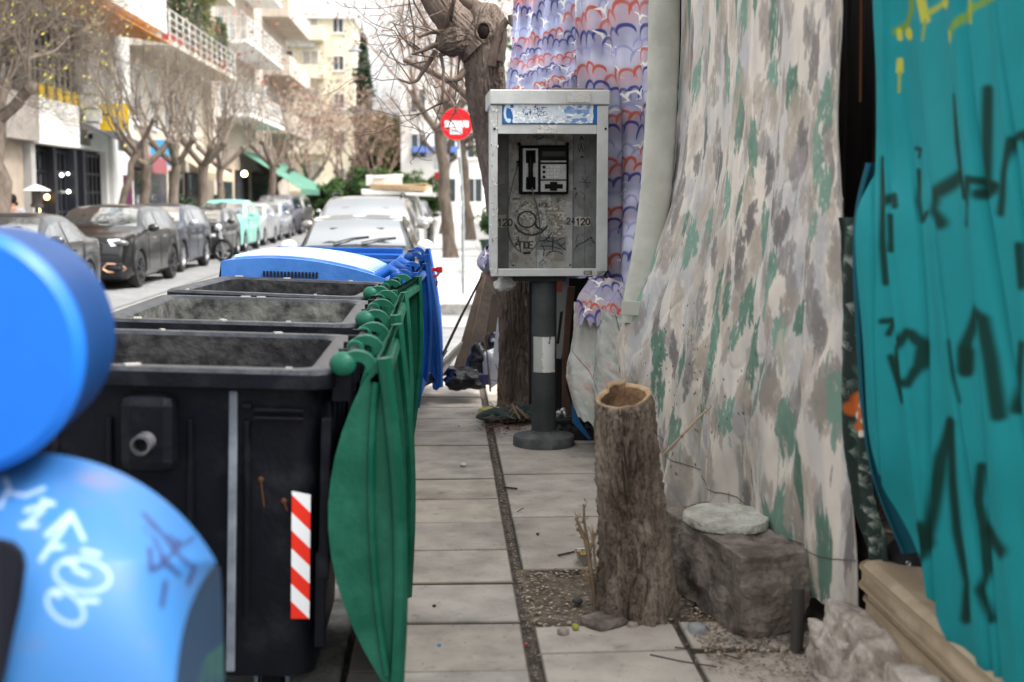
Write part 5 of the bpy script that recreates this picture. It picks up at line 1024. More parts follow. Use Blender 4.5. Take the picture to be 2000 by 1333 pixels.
# inner side strips: pale scraped right wall
pt = Paint(40, 260, 50, 300, (.13, .135, .14)); pt.rect(0, 0, 6, 260, (.4, .41, .41)); pt.rect(12, 95, 20, 215, (.5, .5, .5), .7, 5, 5); pt.ell(25, 240, 8, 14, (.08, .15, .3), .5)
for i in range(9): pt.stroke([(26, 120 + i * 6), (32, 122 + i * 6), (28, 125 + i * 6)], 1.4, (.5, .5, .5), .4)
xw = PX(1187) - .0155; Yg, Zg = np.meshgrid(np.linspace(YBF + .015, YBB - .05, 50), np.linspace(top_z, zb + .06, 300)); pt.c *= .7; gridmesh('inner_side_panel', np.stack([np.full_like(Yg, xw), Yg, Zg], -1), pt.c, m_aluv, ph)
q = MB(); c = P(1148, 533, YBF - .006); q.v = []; lpz = rrect(c.x - .027, c.x + .027, c.z - .013, c.z + .013, .008); q.prism(lpz, c.y - .002, c.y + .003, 'xz'); tagp = q.build('badge', mat('badge_metal', (.1, .1, .09), .5), ph)
q = MB()
for k in range(3): q.bb(c.x - .02, c.x + .02 - .006 * (k % 2), c.y - .0035, c.y - .0021, c.z - .0085 + k * .0065, c.z - .006 + k * .0065)
q.build('badge_lines', m_alu, tagp)
# the telephone
YPH = YBB - .045; m_phb = mat('phone_black', (.003, .003, .004), .55, rvar=.1, spec=.12); m_phs = mat('phone_steel', (.36, .36, .36), .4, (.27, .27, .27), 20, metal=.3)
tel = thing('payphone', 'black and steel card payphone with handset, mounted inside the booth', 'payphone', P(1062, 330, YPH)); tel.location = P(1062, 380, YPH)
def pb(q, xa, xb, ya, yb, d0, d1): a = P(xa, ya, YPH - .05); b2 = P(xb, yb, YPH - .05); q.bb(a.x, b2.x, YPH - d1, YPH - d0, b2.z, a.z)
q = MB(); pb(q, 1014, 1111, 284, 380, -.01, .045); q.build('housing', m_phb, tel, bevel=.012)
q = MB(); pb(q, 1021, 1051, 290, 375, .046, .054); q.build('handset_plate', m_phs, tel, bevel=.003)
q = MB(); pb(q, 1056, 1106, 314, 317.5, .046, .056); pb(q, 1056, 1106, 321, 351, .046, .054); q.build('keypad_plate', m_phs, tel, bevel=.002)
q = MB(); pb(q, 1056, 1106, 353.5, 375, .046, .054); cs = q.build('card_plate', m_phs, tel, bevel=.002)
q = MB(); pb(q, 1064, 1099, 360, 369, .0545, .058); pb(q, 1074, 1088, 355.5, 373, .0545, .06); q.build('card_slot', m_phb, cs, bevel=.002)
q = MB(); pb(q, 1059, 1104, 296, 306, .046, .048); q.build('display', mat('phone_display', (.02, .022, .018), .1), tel)
for j in range(4):
    for i in range(4):
        c = P(1071 + i * 6.6, 326.5 + j * 6.6, YPH - .056); q = MB(); q.lathe([(.0068, .004), (.0082, .0), (.0072, -.004), (0, -.0045)], tuple(c), 12, 'y', cap=False); ky = q.build('key', mat('key_steel', (.55, .55, .55), .3, metal=.5), tel, smooth=40)
        q = MB(); q.box((c.x, c.y - .0055, c.z), (.0035 if (i + j) % 2 else .0055, .001, .006)); q.build('key_mark', m_phb, ky)
q = MB()
for j in range(3): c = P(1062.5, 327 + j * 9.5, YPH - .056); q.box(tuple(c), (.017, .002, .018))
q.build('pictogram', m_phb, tel)
q = MB(); pb(q, 1027, 1046, 294, 319, .054, .062); pb(q, 1027, 1046, 346, 371, .054, .062); q.build('cradle', m_phb, tel, bevel=.014)
q = MB(); pts = [P(1036.5, y, YPH - d) for y, d in ((300, .075), (308, .085), (320, .105), (332, .112), (346, .105), (358, .085), (366, .075))]
q.tube(pts, [.021, .024, .0165, .0145, .0165, .024, .021], 14); q.ball(P(1036.5, 304, YPH - .072), (.027, .02, .03), 14, 8); q.ball(P(1036.5, 361, YPH - .072), (.027, .02, .03), 14, 8); hs = q.build('handset', m_phb, tel, smooth=60)
cord = [(1039, 366, .09), (1043, 385, .1), (1050, 410, .1), (1054, 440, .1), (1054, 462, .1), (1045, 482, .1), (1030, 493, .1), (1012, 489, .1), (998, 470, .1), (991, 440, .1), (992, 405, .1), (1000, 365, .08), (1008, 335, .06), (1011, 318, .05)]
C_ = np.array([[list(P(x, y, YPH - d))] for x, y, d in cord]); q = MB(); cp = interp_ctrl(np.repeat(C_, 2, 1), 2, 80)[:, 0]; q.tube([Vector(p) for p in cp], .0045, 6); q.build('cord', mat('armoured_cord', (.12, .12, .12), .4, (.03, .03, .03), 300, metal=.5), hs, smooth=60)
q = MB(); c = P(1011, 318, YPH - .045); q.tube([c + Vector((0, 0, .012)), c - Vector((0, 0, .025))], [.009, .006], 8); q.tube([P(1036, 494, YPH - .1), P(1022, 495, YPH - .1)], .008, 8); q.build('cord_grip', m_phb, tel)
q = MB(); q.ball(P(1014, 282, YPH - .02), .012, 8, 6); q.ball(P(1108, 282, YPH - .02), .012, 8, 6); q.build('corner_bolt', m_phb, tel, smooth=60)
# flat board lying on the cap
q = MB(); a = P(1072, 172, 8.1); c = P(1177, 172, 8.1); z = zc1; q.box(((a.x + c.x) / 2, 8.2, z + .01), (c.x - a.x, .25, .014), (0, R(.4), .03)); q.build('board', mat('brown_board', (.2, .14, .1), .8), loc=((a.x + c.x) / 2, 8.2, z), label='thin brown board lying on top of the telephone booth', cat='board')
# ================= SHELTER OF HANGING CLOTHS =================
from mathutils import noise as mn
def ctrlP(rows): return np.array([[list(P(*c)) for c in r] for r in rows])
# --- big brush-print sheet ---
rows = [
 [(1330, -90, 7.5), (1385, -90, 6.6), (1450, -90, 5.8), (1535, -90, 5.0), (1648, -90, 4.28)],
 [(1326, 130, 7.5), (1383, 130, 6.6), (1448, 130, 5.8), (1535, 130, 5.0), (1644, 130, 4.28)],
 [(1310, 330, 7.45), (1372, 330, 6.5), (1440, 330, 5.7), (1532, 330, 4.95), (1644, 330, 4.26)],
 [(1272, 500, 7.35), (1345, 500, 6.45), (1425, 500, 5.65), (1528, 500, 4.9), (1648, 500, 4.24)],
 [(1222, 650, 7.2), (1318, 660, 6.4), (1412, 670, 5.6), (1525, 680, 4.88), (1652, 690, 4.2)],
 [(1216, 790, 7.1), (1310, 815, 6.35), (1410, 850, 5.55), (1525, 880, 4.85), (1662, 910, 4.16)],
 [(1222, 900, 7.0), (1306, 1008, 6.2), (1432, 1058, 5.45), (1546, 1150, 4.72), (1674, 1196, 4.1)]]
nu, nv = 460, 640; A = interp_ctrl(ctrlP(rows), nu, nv); N_ = normals(A)
uu, vv = np.meshgrid(np.linspace(0, 3.3, nu), np.linspace(0, 2.3, nv)); t = vv / 2.3
sh = uu + .55 * np.clip(vv - .7, 0, 2) * (1 - uu / 3.3)
d = .020 * np.sin(sh * 13 + 2.5 * fbm(uu * 1.5, vv * .6)) * (.3 + t) + .06 * (fbm(sh * 3.0, vv * .45, 2) - .5) * (.4 + t) + .020 * (fbm(sh * 9, vv * .7, 2) - .5) + .004 * (fbm(sh * 16, vv * 5, 2) - .5)
dg = uu + 1.0 * (vv - 1.0); d += .10 * (fbm(dg * 3.3 + 9, (vv - uu * .3) * .7, 2) - .5) * sm(.8, 1.6, vv) * (1 - .5 * uu / 3.3); d += .014 * np.sin(dg * 21 + 2 * fbm(uu * 3, vv * 2)) * sm(.9, 1.7, vv) * fbm(uu * 2 + 3, vv * 2)
d += .05 * (fbm((uu + .55 * vv) * 4.2 + 20, vv * .35, 2) - .5) * (.4 + .6 * t)
d += .03 * sm(.82, 1, t) * np.sin(uu * 8.5)
cre = np.abs(fbm(uu * 3 + 4, vv * 3 + (uu) * 2, 3) - .5); d += -.004 * np.exp(-(cre / .03) ** 2)
A = A + N_ * d[..., None] * (1 if N_[0, 0, 0] < 0 else -1)
# wavy hem and right edge
A[..., 2] += .02 * sm(.93, 1, t) * (fbm(uu * 9, uu * 0) - .5) * 2
pt = Paint(3.3, 2.3, nu, nv, (.63, .565, .50)); u, v = pt.u, pt.v
pt.mixm(sm(.45, .6, fbm(u * 7, v * 1.2)) * .6, (.46, .445, .44)); rn = random.Random(8)
GRN = [(.14, .235, .185), (.18, .29, .235), (.11, .195, .15)]; TAU = [(.37, .315, .26), (.44, .385, .33), (.31, .27, .235)]; GRY = [(.22, .20, .19), (.28, .255, .25), (.17, .155, .15)]; LAV = [(.44, .43, .44), (.39, .385, .40)]
def brush(cx, cy, L_, w, ang, col, al=.9):
    ca, sa = math.cos(ang), math.sin(ang); n = max(3, int(w / .022))
    for k in range(n):
        o = (k / (n - 1) - .5) * w; l = L_ * (1 - 1.1 * (o / w) ** 2) * rn.uniform(.7, 1.05); s = rn.uniform(-.12, .12) * L_
        pts = [(cx + o * ca + y * sa + .012 * math.sin(y * 22 + cx * 9), cy - o * sa + y * ca) for y in np.linspace(-l / 2 + s, l / 2 + s, 6)]
        pt.stroke(pts, .05, col, .45, al, taper=2, wig=.025)
for i in range(170): brush(rn.uniform(0, 3.3), rn.uniform(-.1, 2.35), rn.uniform(.18, .4), rn.uniform(.05, .13), rn.gauss(-.3, .2), rn.choice(LAV + LAV + TAU), .55)
for iy in range(11):
    for ix in range(14):
        cx = ix * .245 + (iy % 2) * .12 + rn.gauss(0, .05); cy = iy * .225 + rn.gauss(0, .05); a = rn.gauss(-.32, .22); r_ = rn.random()
        brush(cx, cy, rn.uniform(.18, .30), rn.uniform(.06, .12), a, rn.choice(TAU if r_ < .75 else GRY), .7)
        if r_ < .5: brush(cx + rn.uniform(.06, .16), cy + rn.uniform(-.1, .1), rn.uniform(.18, .36), rn.uniform(.05, .12), a + rn.gauss(0, .1), rn.choice(GRN), .95)
        if r_ > .6: brush(cx + .05, cy + .1, rn.uniform(.2, .32), rn.uniform(.03, .06), a, rn.choice(GRY), .9)
for i in range(260):
    x, y = rn.uniform(0, 3.3), rn.uniform(0, 2.3); l = rn.uniform(.05, .16); pt.stroke([(x, y), (x - l * .3, y + l)], rn.uniform(.006, .012), rn.choice([(.55, .53, .5), (.2, .19, .18), (.15, .28, .22)]), .4, .8, taper=2)
for i in range(170): x = rn.gauss(1.15, .45); y = rn.gauss(1.75, .2); pt.ell(x, y, .006, .006, (.08, .07, .07), .3) if 0 < x < 3.3 and 0 < y < 2.3 else None
pt.mixm(sm(.56, .75, fbm(u * 2.2, v * 2.2 + 7)) * sm(1.3, 2.3, v) * .4, (.25, .23, .2))
pt.stroke([(3.16, 1.52), (3.24, 1.545), (3.3, 1.53)], .05, (.03, .03, .028), .3, wig=.02); pt.stroke([(3.20, 1.5), (3.25, 1.56)], .04, (.02, .02, .02), .3)
pt.mixm((u > 3.285) * 1., (.36, .34, .3))
camo = gridmesh('hanging_sheet', A, pt.c, vmat('cotton_print', .85, bump=.08, bscale=160, mott=.12), solid=.004, loc=P(1450, 1060, 5.2), label='large sheet printed with green, taupe and grey brush strokes, draped down beside the sawn stump', cat='cloth')
q = MB(); js = np.linspace(40, nu - 6, 60).astype(int)
def seam_row(x): return np.interp(x, [0, .27, .5, .88, 1], [.87, .905, .925, .95, .945])
q.tube([Vector(A[int(seam_row(j / nu) * nv * (.985 + 0 * j)), j]) + Vector(-N_[300, 300] * 0) + Vector((-.004, -.002, 0)) for j in js], .0018, 5); q.build('seam', mat('seam_thread', (.12, .11, .1), .9), camo)
# --- rolled beige strip ---
rp = [(1298, -90, 7.35), (1296, 80, 7.35), (1290, 230, 7.32), (1280, 380, 7.28), (1262, 500, 7.22), (1246, 575, 7.16), (1238, 628, 7.12)]
cen = interp_ctrl(np.repeat(np.array([[list(P(*c))] for c in rp]), 2, 1), 2, 160)[:, 0]; W_ = np.interp(np.linspace(0, 1, 160), [0, .5, .85, 1], [.088, .092, .078, .064]); na = 40
an = np.linspace(0, 2 * math.pi, na); hh = np.linspace(0, 1, 160)[:, None]
rad = 1 + .10 * (fbm(an[None] * 1.2 + 3, hh * 7) - .5) + .03 * np.sin(an[None] * 3 + hh * 6) - .05 * np.exp(-((hh - .48 - .01 * np.sin(an[None] * 2)) / .006) ** 2) - .05 * np.exp(-((hh - .27) / .005) ** 2)
Ar = np.stack([cen[:, None, 0] + np.cos(an) * W_[:, None] * rad, cen[:, None, 1] + np.sin(an) * W_[:, None] * .55 * rad, cen[:, None, 2] + 0 * rad + .01 * np.cos(an)], -1)
pr_ = Paint(1, 8, na, 160, (.44, .44, .39)); pr_.mixm(sm(.5, .7, fbm(pr_.u * 4, pr_.v * 2)) * .5, (.36, .36, .32)); pr_.mixm(sm(.6, .64, fbm(pr_.u * 12, pr_.v * 8)) * .3, (.5, .5, .46))
roll = gridmesh('rolled_sheet', Ar, pr_.c, vmat('stiff_canvas', .7, bump=.1, bscale=50, mott=.12), loc=P(1238, 628, 7.1), label='long rolled strip of stiff beige canvas hanging between the bird curtain and the brush-print sheet', cat='cloth')
q = MB(); q.box(P(1240, 603, 7.05), (.15, .012, .08), (0, R(4), 0)); q.build('folded_end', mat('canvas_end', (.44, .44, .40), .75), roll, bevel=.004)
# --- cloud and bird curtains ---
def clouds(pt, sc, seed, blue=0, dens=1.3):
    rn = random.Random(seed); RED, NVY, LVD, CR = (.44, .09, .05), (.035, .045, .19), (.27, .25, .46), (.74, .73, .68)
    u, v = pt.u, pt.v; rowh = 27 * sc; y = -20 * sc; k = 0
    while y < pt.H + 30 * sc:
        x = -30 * sc + rn.uniform(-20, 0) * sc
        while x < pt.W + 20 * sc:
            kind = (k + int(x / (70 * sc))) % 3; col = (RED, NVY, LVD)[kind]; nb = rn.randint(2, 4); bx = x; by = y + rn.uniform(-8, 8) * sc
            for i in range(nb):
                w = rn.uniform(12, 21) * sc; h = rn.uniform(14, 28) * sc; yy = by + rn.uniform(-7, 7) * sc + (i - nb / 2) ** 2 * 3 * sc
                arc = [(bx + w / 2 - w / 2 * math.cos(a), yy + h - h * math.sin(a) ** .7) for a in np.linspace(.05, math.pi - .25, 12)]
                if kind < 2: pt.stroke([(px_, py_ + 6 * sc) for px_, py_ in arc], 16 * sc, [c * .45 + .4 * b for c, b in zip(col, (.58, .56, .68))], .9, .5)
                pt.stroke(arc, (4.8 if kind < 2 else 4.0) * sc, col, .35, .95 if kind < 2 else .75, taper=2); bx += w * .82
            x = bx + rn.uniform(-5, 7) * sc
            if rn.random() < .38 * dens:
                cx, cy = x + rn.uniform(-12, 6) * sc, y + rn.uniform(-4, 22) * sc; s = sc * rn.uniform(.8, 1.15); f = rn.choice((-1, 1))
                pt.stroke([(cx - 13 * s * f, cy - 3 * s), (cx - 5 * s * f, cy - 5 * s), (cx, cy), (cx + 3 * s * f, cy - 7 * s), (cx + 12 * s * f, cy - 11 * s)], 4.2 * s, CR, .2, 1, taper=2); pt.stroke([(cx - 1 * s, cy - 2 * s), (cx + 3 * s * f, cy + 6 * s), (cx - 5 * s * f, cy + 9 * s)], 3.4 * s, CR, .2, 1, taper=1)
        y += rowh * rn.uniform(.8, 1.1); k += 1
m_cur = vmat('curtain_print', .8, bump=.15, bscale=350, mott=.08)
def curtain(label, rows, nu, nv, W, H, sc, seed, base, foldf, amp, bot=None, hem=.0, shear=0, locp=None, m=m_cur, bottom_rag=0):
    A = interp_ctrl(ctrlP(rows), nu, nv); N_ = normals(A); pt = Paint(W, H, nu, nv, base); u, v = pt.u, pt.v
    pt.mixm(sm(.4, .7, fbm(u / 60, v / 60)) * .5, [c * .86 for c in base]); clouds(pt, sc, seed)
    s = u / W + shear * v / H; d = amp * np.sin(s * foldf * 6.28 + 2 * fbm(u / W * 3, v / H * 2)) + amp * 1.5 * (fbm(s * foldf * 1.4, v / H * 2.0, 3) - .5)
    A = A + N_ * d[..., None]; mask = None
    if bottom_rag: mask = (v / H) < 1 - bottom_rag * fbm(u / W * 9 + seed, u * 0 + 3, 4) ** 1.2
    return gridmesh('curtain', A, pt.c, m, solid=.003, mask=mask, loc=locp, label=label, cat='curtain', group='torn cloud and bird print cloths')
curtain('bluish gathered curtain with small red clouds behind the booth top next to the trunk',
  [[(1006, -60, 9.0), (1060, -60, 9.05), (1142, -60, 8.95)], [(1000, 80, 9.0), (1062, 80, 9.05), (1140, 80, 8.95)], [(988, 175, 9.0), (1062, 175, 9.0), (1142, 175, 8.9)], [(978, 350, 8.95), (1060, 350, 9.0), (1142, 350, 8.85)], [(952, 480, 8.85), (1050, 500, 8.95), (1150, 500, 8.8)], [(930, 520, 8.7), (1040, 545, 8.9), (1150, 545, 8.8)]], 300, 640, 170, 610, .85, 3, (.46, .52, .72), 4.5, .022, shear=.5, locp=P(1040, 545, 8.9), bottom_rag=.05)
curtain('lavender curtain with large red and navy clouds hanging right of the booth',
  [[(1124, -60, 8.45), (1190, -60, 8.35), (1290, -60, 8.0)], [(1128, 90, 8.45), (1200, 90, 8.3), (1285, 90, 8.0)], [(1136, 220, 8.5), (1210, 220, 8.3), (1275, 220, 7.95)], [(1150, 350, 8.55), (1205, 350, 8.3), (1262, 350, 7.9)], [(1160, 470, 8.5), (1200, 470, 8.25), (1246, 470, 7.8)], [(1164, 560, 8.4), (1196, 590, 8.15), (1232, 620, 7.7)]], 260, 760, 150, 690, 1.3, 9, (.50, .51, .64), 3.2, .025, shear=-.3, locp=P(1196, 590, 8.1), bottom_rag=.08)
curtain('pinkish torn scrap of the cloud print hanging below the booth, ragged lower edge',
  [[(1150, 540, 8.0), (1195, 545, 7.8), (1228, 560, 7.6)], [(1128, 590, 7.95), (1180, 600, 7.75), (1226, 630, 7.55)], [(1110, 660, 7.9), (1172, 680, 7.7), (1226, 700, 7.5)]], 150, 200, 115, 130, .95, 17, (.45, .40, .42), 3, .015, shear=.4, locp=P(1172, 680, 7.7), bottom_rag=.55)
curtain('curled torn corner of the cloud print poking out left of the booth',
  [[(962, 470, 8.6), (950, 485, 8.5), (958, 500, 8.4)], [(945, 500, 8.6), (934, 515, 8.45), (945, 525, 8.35)], [(972, 532, 8.55), (966, 546, 8.5), (972, 552, 8.45)]], 60, 60, 50, 60, .8, 19, (.36, .33, .38), 1, .01, locp=P(950, 510, 8.5))
# stained lower sheet with a ragged hem
rows = [[(1122, 590, 8.1), (1165, 600, 7.85), (1226, 625, 7.45)], [(1110, 680, 8.0), (1160, 690, 7.8), (1224, 720, 7.4)], [(1102, 745, 7.95), (1158, 770, 7.7), (1226, 800, 7.3)], [(1122, 800, 7.9), (1160, 868, 7.6), (1226, 900, 7.2)]]
nu2, nv2 = 200, 300; A2 = interp_ctrl(ctrlP(rows), nu2, nv2); N2 = normals(A2); pt = Paint(120, 300, nu2, nv2, (.45, .44, .41)); u, v = pt.u, pt.v
d2 = .02 * np.sin(u / 120 * 14 + 3 * fbm(u / 40, v / 90)) + .04 * (fbm(u / 40, v / 70) - .5) + .012 * (fbm(u / 8, v / 20) - .5); A2 = A2 + N2 * d2[..., None]
pt.mixm(sm(.5, .7, fbm(u / 25, v / 50)) * .6, (.36, .345, .31)); pt.mixm(sm(.58, .68, fbm(u / 9, v / 22 + 5)) * .5, (.26, .36, .31)); pt.mixm(sm(.6, .7, fbm(u / 12 + 8, v / 14)) * sm(90, 120, v) * .4, (.5, .22, .18))
for pts in ([(10, 95), (30, 120), (60, 170), (75, 200)], [(60, 20), (62, 100), (58, 160)], [(0, 70), (12, 85)], [(98, 0), (100, 120)]): pt.stroke(pts, 1.4, (.12, .11, .1), .4)
pt.mixm(sm(260, 300, v) * .5, (.25, .22, .18))
gridmesh('torn_sheet', A2, pt.c, vmat('cotton_print', .85), solid=.004, mask=(v / 300) < 1 - .16 * fbm(u / 22, u * 0 + 1, 4), loc=P(1160, 868, 7.6), label='stained grey-white torn sheet with a ragged hem between the booth post and the stump', cat='cloth', group=None)
# --- teal sheet with sprayed letters, nearest on the right ---
m_teal = vmat('teal_cloth', .75, bump=.05, bscale=60, mott=.08)
rows = [[(1704, -90, 3.75), (1790, -90, 3.5), (1880, -90, 3.2), (2080, -90, 2.75), (2340, -90, 2.33)], [(1710, 150, 3.74), (1795, 150, 3.5), (1880, 150, 3.2), (2080, 150, 2.75), (2340, 150, 2.33)], [(1710, 330, 3.72), (1790, 330, 3.48), (1880, 330, 3.15), (2080, 330, 2.72), (2340, 330, 2.30)],
 [(1678, 440, 3.66), (1775, 440, 3.42), (1880, 440, 3.12), (2080, 440, 2.7), (2340, 440, 2.28)], [(1684, 640, 3.62), (1780, 640, 3.36), (1890, 640, 3.08), (2090, 640, 2.66), (2350, 640, 2.24)], [(1692, 860, 3.6), (1795, 860, 3.32), (1910, 860, 3.02), (2100, 860, 2.6), (2360, 860, 2.18)],
 [(1758, 1010, 3.5), (1850, 1010, 3.2), (1950, 1010, 2.95), (2110, 1010, 2.55), (2370, 1010, 2.13)], [(1835, 1210, 3.3), (1910, 1210, 3.05), (1990, 1210, 2.85), (2130, 1210, 2.5), (2390, 1210, 2.08)], [(1905, 1400, 3.1), (1960, 1400, 2.95), (2040, 1400, 2.75), (2160, 1400, 2.45), (2420, 1400, 2.03)]]
nu3, nv3 = 420, 620; A3 = interp_ctrl(ctrlP(rows), nu3, nv3)
Rt = np.array(CR); D = (A3 - np.array(CO)) @ Rt; PX3 = 1000 + FPX * D[..., 0] / -D[..., 2]; PY3 = 666.5 - FPX * D[..., 1] / -D[..., 2]
pt = Paint(1, 1, nu3, nv3, (.008, .20, .22)); pt.u, pt.v = PX3, PY3; pt.full = True
DG = (.001, .022, .015); YL_ = (.42, .40, .03)
for pts, w in (([(1728, 311), (1726, 410), (1724, 480), (1729, 552)], 15), ([(1730, 412), (1751, 386), (1753, 405)], 14), ([(1747, 424), (1749, 491)], 9), ([(1784, 290), (1795, 292), (1790, 306)], 9), ([(1788, 334), (1787, 390), (1792, 431), (1805, 416)], 13), ([(1865, 188), (1869, 281), (1884, 384)], 15), ([(1872, 345), (1832, 382), (1826, 412), (1842, 436)], 28), ([(1929, 175), (1929, 300), (1928, 380)], 20), ([(1942, 362), (1902, 351), (1897, 385), (1891, 438)], 17), ([(1920, 380), (1938, 370)], 24), ([(1953, 416), (1962, 337), (1977, 275), (1996, 262), (2012, 290), (2020, 360)], 18), ([(1992, 480), (1998, 560)], 16),
   ([(1724, 628), (1746, 626), (1734, 652)], 13), ([(1777, 650), (1756, 683), (1750, 714), (1757, 745), (1779, 749), (1797, 714), (1800, 675), (1783, 652)], 19), ([(1756, 680), (1758, 740)], 20), ([(1738, 698), (1761, 784)], 13), ([(1853, 667), (1860, 730), (1872, 784)], 14), ([(1884, 726), (1882, 680), (1908, 605), (1930, 624), (1943, 698), (1958, 812)], 24), ([(1888, 690), (1886, 720)], 30), ([(1997, 675), (1981, 800)], 22),
   ([(1851, 825), (1832, 893), (1823, 981), (1818, 1036), (1806, 1082), (1790, 1108)], 24), ([(1800, 1030), (1815, 1060)], 30), ([(1853, 830), (1855, 948), (1862, 1040), (1884, 1140), (1878, 1210)], 24), ([(1912, 913), (1907, 981), (1920, 1036), (1924, 1111), (1913, 1153), (1930, 1210)], 20), ([(1928, 1040), (1962, 1075)], 34)): pt.stroke(pts, w * .95, DG, .6, .95)
for pts, w, c_ in (([(1750, 62), (1775, 42), (1788, 20), (1790, -30)], 15, (.13, .22, .02)), ([(1752, 60), (1754, 76)], 8, YL_), ([(1805, -10), (1814, 40)], 11, YL_), ([(1814, 40), (1812, 78)], 4, (.2, .25, .04)), ([(1818, 24), (1840, 4), (1862, 2)], 10, (.3, .33, .03)), ([(1950, -10), (1902, 14), (1878, 48), (1862, 72)], 12, (.15, .25, .02)), ([(1862, 66), (1862, 78)], 14, YL_), ([(1860, 78), (1857, 96)], 4, YL_), ([(1755, 118), (1755, 140)], 9, YL_), ([(1755, 140), (1756, 180)], 4, (.25, .28, .03)), ([(1897, 0), (1898, 46)], 5, (.25, .3, .03))): pt.stroke(pts, w, c_, .45, .9)
pt.ell(1775, 66, 12, 12, YL_, .25); pt.ell(1850, 8, 13, 11, YL_, .3)
gu = (PX3 - 1680) / 320; gv = PY3 / 1333; N3 = normals(A3); s3 = gu - gv * .42
d3 = .009 * np.sin(s3 * 26 + 3 * fbm(gu * 2, gv * 2)) + .03 * (fbm(s3 * 6, gv * 1.1, 3) - .5) + .006 * (fbm(s3 * 16 + 3, gv * 1.6, 2) - .5); d3 += -.014 * np.exp(-((gu - .16 - gv * .10 - .35 * np.maximum(0, gv - .35) ** 1) / .012) ** 2)
for g0, sl, am, wd in ((.30, .30, .016, .010), (.47, .42, .02, .013), (.62, .36, .014, .009), (.80, .5, .022, .014), (.10, .12, .012, .008), (.95, .45, .016, .011)): d3 += am * np.exp(-((gu - g0 - sl * (gv - .3) - .03 * np.sin(gv * 5 + g0 * 20)) / wd) ** 2) * sm(.1, .5, gv + g0 * .3)
gridmesh('hanging_sheet', A3 + N3 * d3[..., None], pt.c, m_teal, solid=.003, loc=P(1905, 1400, 3.1), label='teal sheet with dark green sprayed letters and yellow drips, nearest on the right', cat='cloth')
# dark flap of the same cloth behind its left edge
rows = [[(1702, 320, 3.85), (1722, 320, 3.95)], [(1676, 440, 3.85), (1710, 440, 3.95)], [(1680, 640, 3.8), (1712, 640, 3.9)], [(1700, 900, 3.75), (1760, 900, 3.8)], [(1765, 1080, 3.65), (1830, 1080, 3.7)]]
A4 = interp_ctrl(ctrlP(rows), 40, 160); gridmesh('sheet_flap', A4 + normals(A4) * (.02 * np.sin(np.linspace(0, 9, 40)))[None, :, None], np.full((160, 40, 3), (.004, .07, .1)), m_teal, solid=.003, loc=P(1765, 1080, 3.65), label='narrow dark teal flap behind the left edge of the teal sheet', cat='cloth')
# --- what shows in the gap ---
m_wallb = mat('dark_board_wall', (.02, .018, .018), .8, (.045, .035, .03), 2.5, stretch=(1, 1, .2), bump=.3, bscale=20)
sw = thing('shelter_frame', 'dark makeshift timber wall and roof behind the hanging cloths', 'shelter', (1.95, 6, 0))
q = MB(); y = 1.6
rn = random.Random(4)
while y < 9.4: q.bb(1.93 + rn.uniform(-.012, .012), 2.0, y, y + .235, .02, 3.1); y += .24
q.build('board_wall', m_wallb, sw)
q = MB(); q.bb(.60, 1.95, 9.2, 9.26, .0, 3.0); q.build('end_board', m_wallb, sw)
q = MB(); q.bb(1.22, 2.1, 1.6, 9.2, 3.11, 3.17); q.build('roof_sheet', m_wallb, sw)
for px_, Y_ in ((1668, 4.6), (1310, 7.8)):
    c = P(px_, 400, Y_); q = MB(); q.bb(c.x + .08, c.x + .14, Y_, Y_ + .06, 0, 3.1); q.build('post', mat('post_wood', (.05, .035, .025), .8, (.09, .06, .045), 5), sw)
q = MB(); q.tube([P(1682, -50, 4.4), P(1680, 200, 4.4)], .006, 5); q.build('hanging_cord', mat('rust_cord', (.12, .05, .02), .8), sw)
rows = [[(1640, 425, 4.15), (1705, 425, 4.05)], [(1640, 560, 4.15), (1705, 560, 4.05)], [(1645, 700, 4.12), (1708, 700, 4.02)], [(1652, 850, 4.1), (1706, 850, 4.0)], [(1668, 960, 4.08), (1712, 960, 3.98)], [(1690, 1060, 4.05), (1735, 1060, 3.95)], [(1706, 1150, 4.03), (1728, 1150, 3.95)], [(1688, 1224, 4.02), (1722, 1226, 3.96)]]
nu5, nv5 = 90, 520; A5 = interp_ctrl(ctrlP(rows), nu5, nv5); pt = Paint(60, 800, nu5, nv5, (.03, .045, .04)); rn = random.Random(12)
for i in range(150):
    x, y = rn.uniform(0, 60), rn.uniform(0, 800); a = rn.uniform(-.6, .6); c_ = rn.choice([(.12, .18, .14), (.22, .26, .22), (.05, .10, .07), (.3, .33, .3)])
    for k in range(-3, 4): pt.stroke([(x, y), (x + math.cos(a + k * .35) * 12, y + math.sin(a + k * .35) * 13 + 4)], 2.2, c_, .3, .8, taper=1)
for x, y in ((25, 290), (35, 310), (18, 302), (30, 330), (20, 720), (28, 745)): pt.ell(x, y, 10, 12, (.45, .12, .03), .3, x); pt.ell(x + 8, y + 10, 5, 6, (.6, .55, .5), .3)
d5 = .015 * np.sin(pt.u / 60 * 12 + pt.v / 90) + .02 * (fbm(pt.u / 20, pt.v / 40) - .5)
gridmesh('hanging_cloth', A5 + normals(A5) * d5[..., None], pt.c, vmat('leaf_print', .85), solid=.003, loc=P(1700, 1224, 4.0), label='narrow dark green leaf-print cloth hanging in the gap beside the teal sheet', cat='cloth')
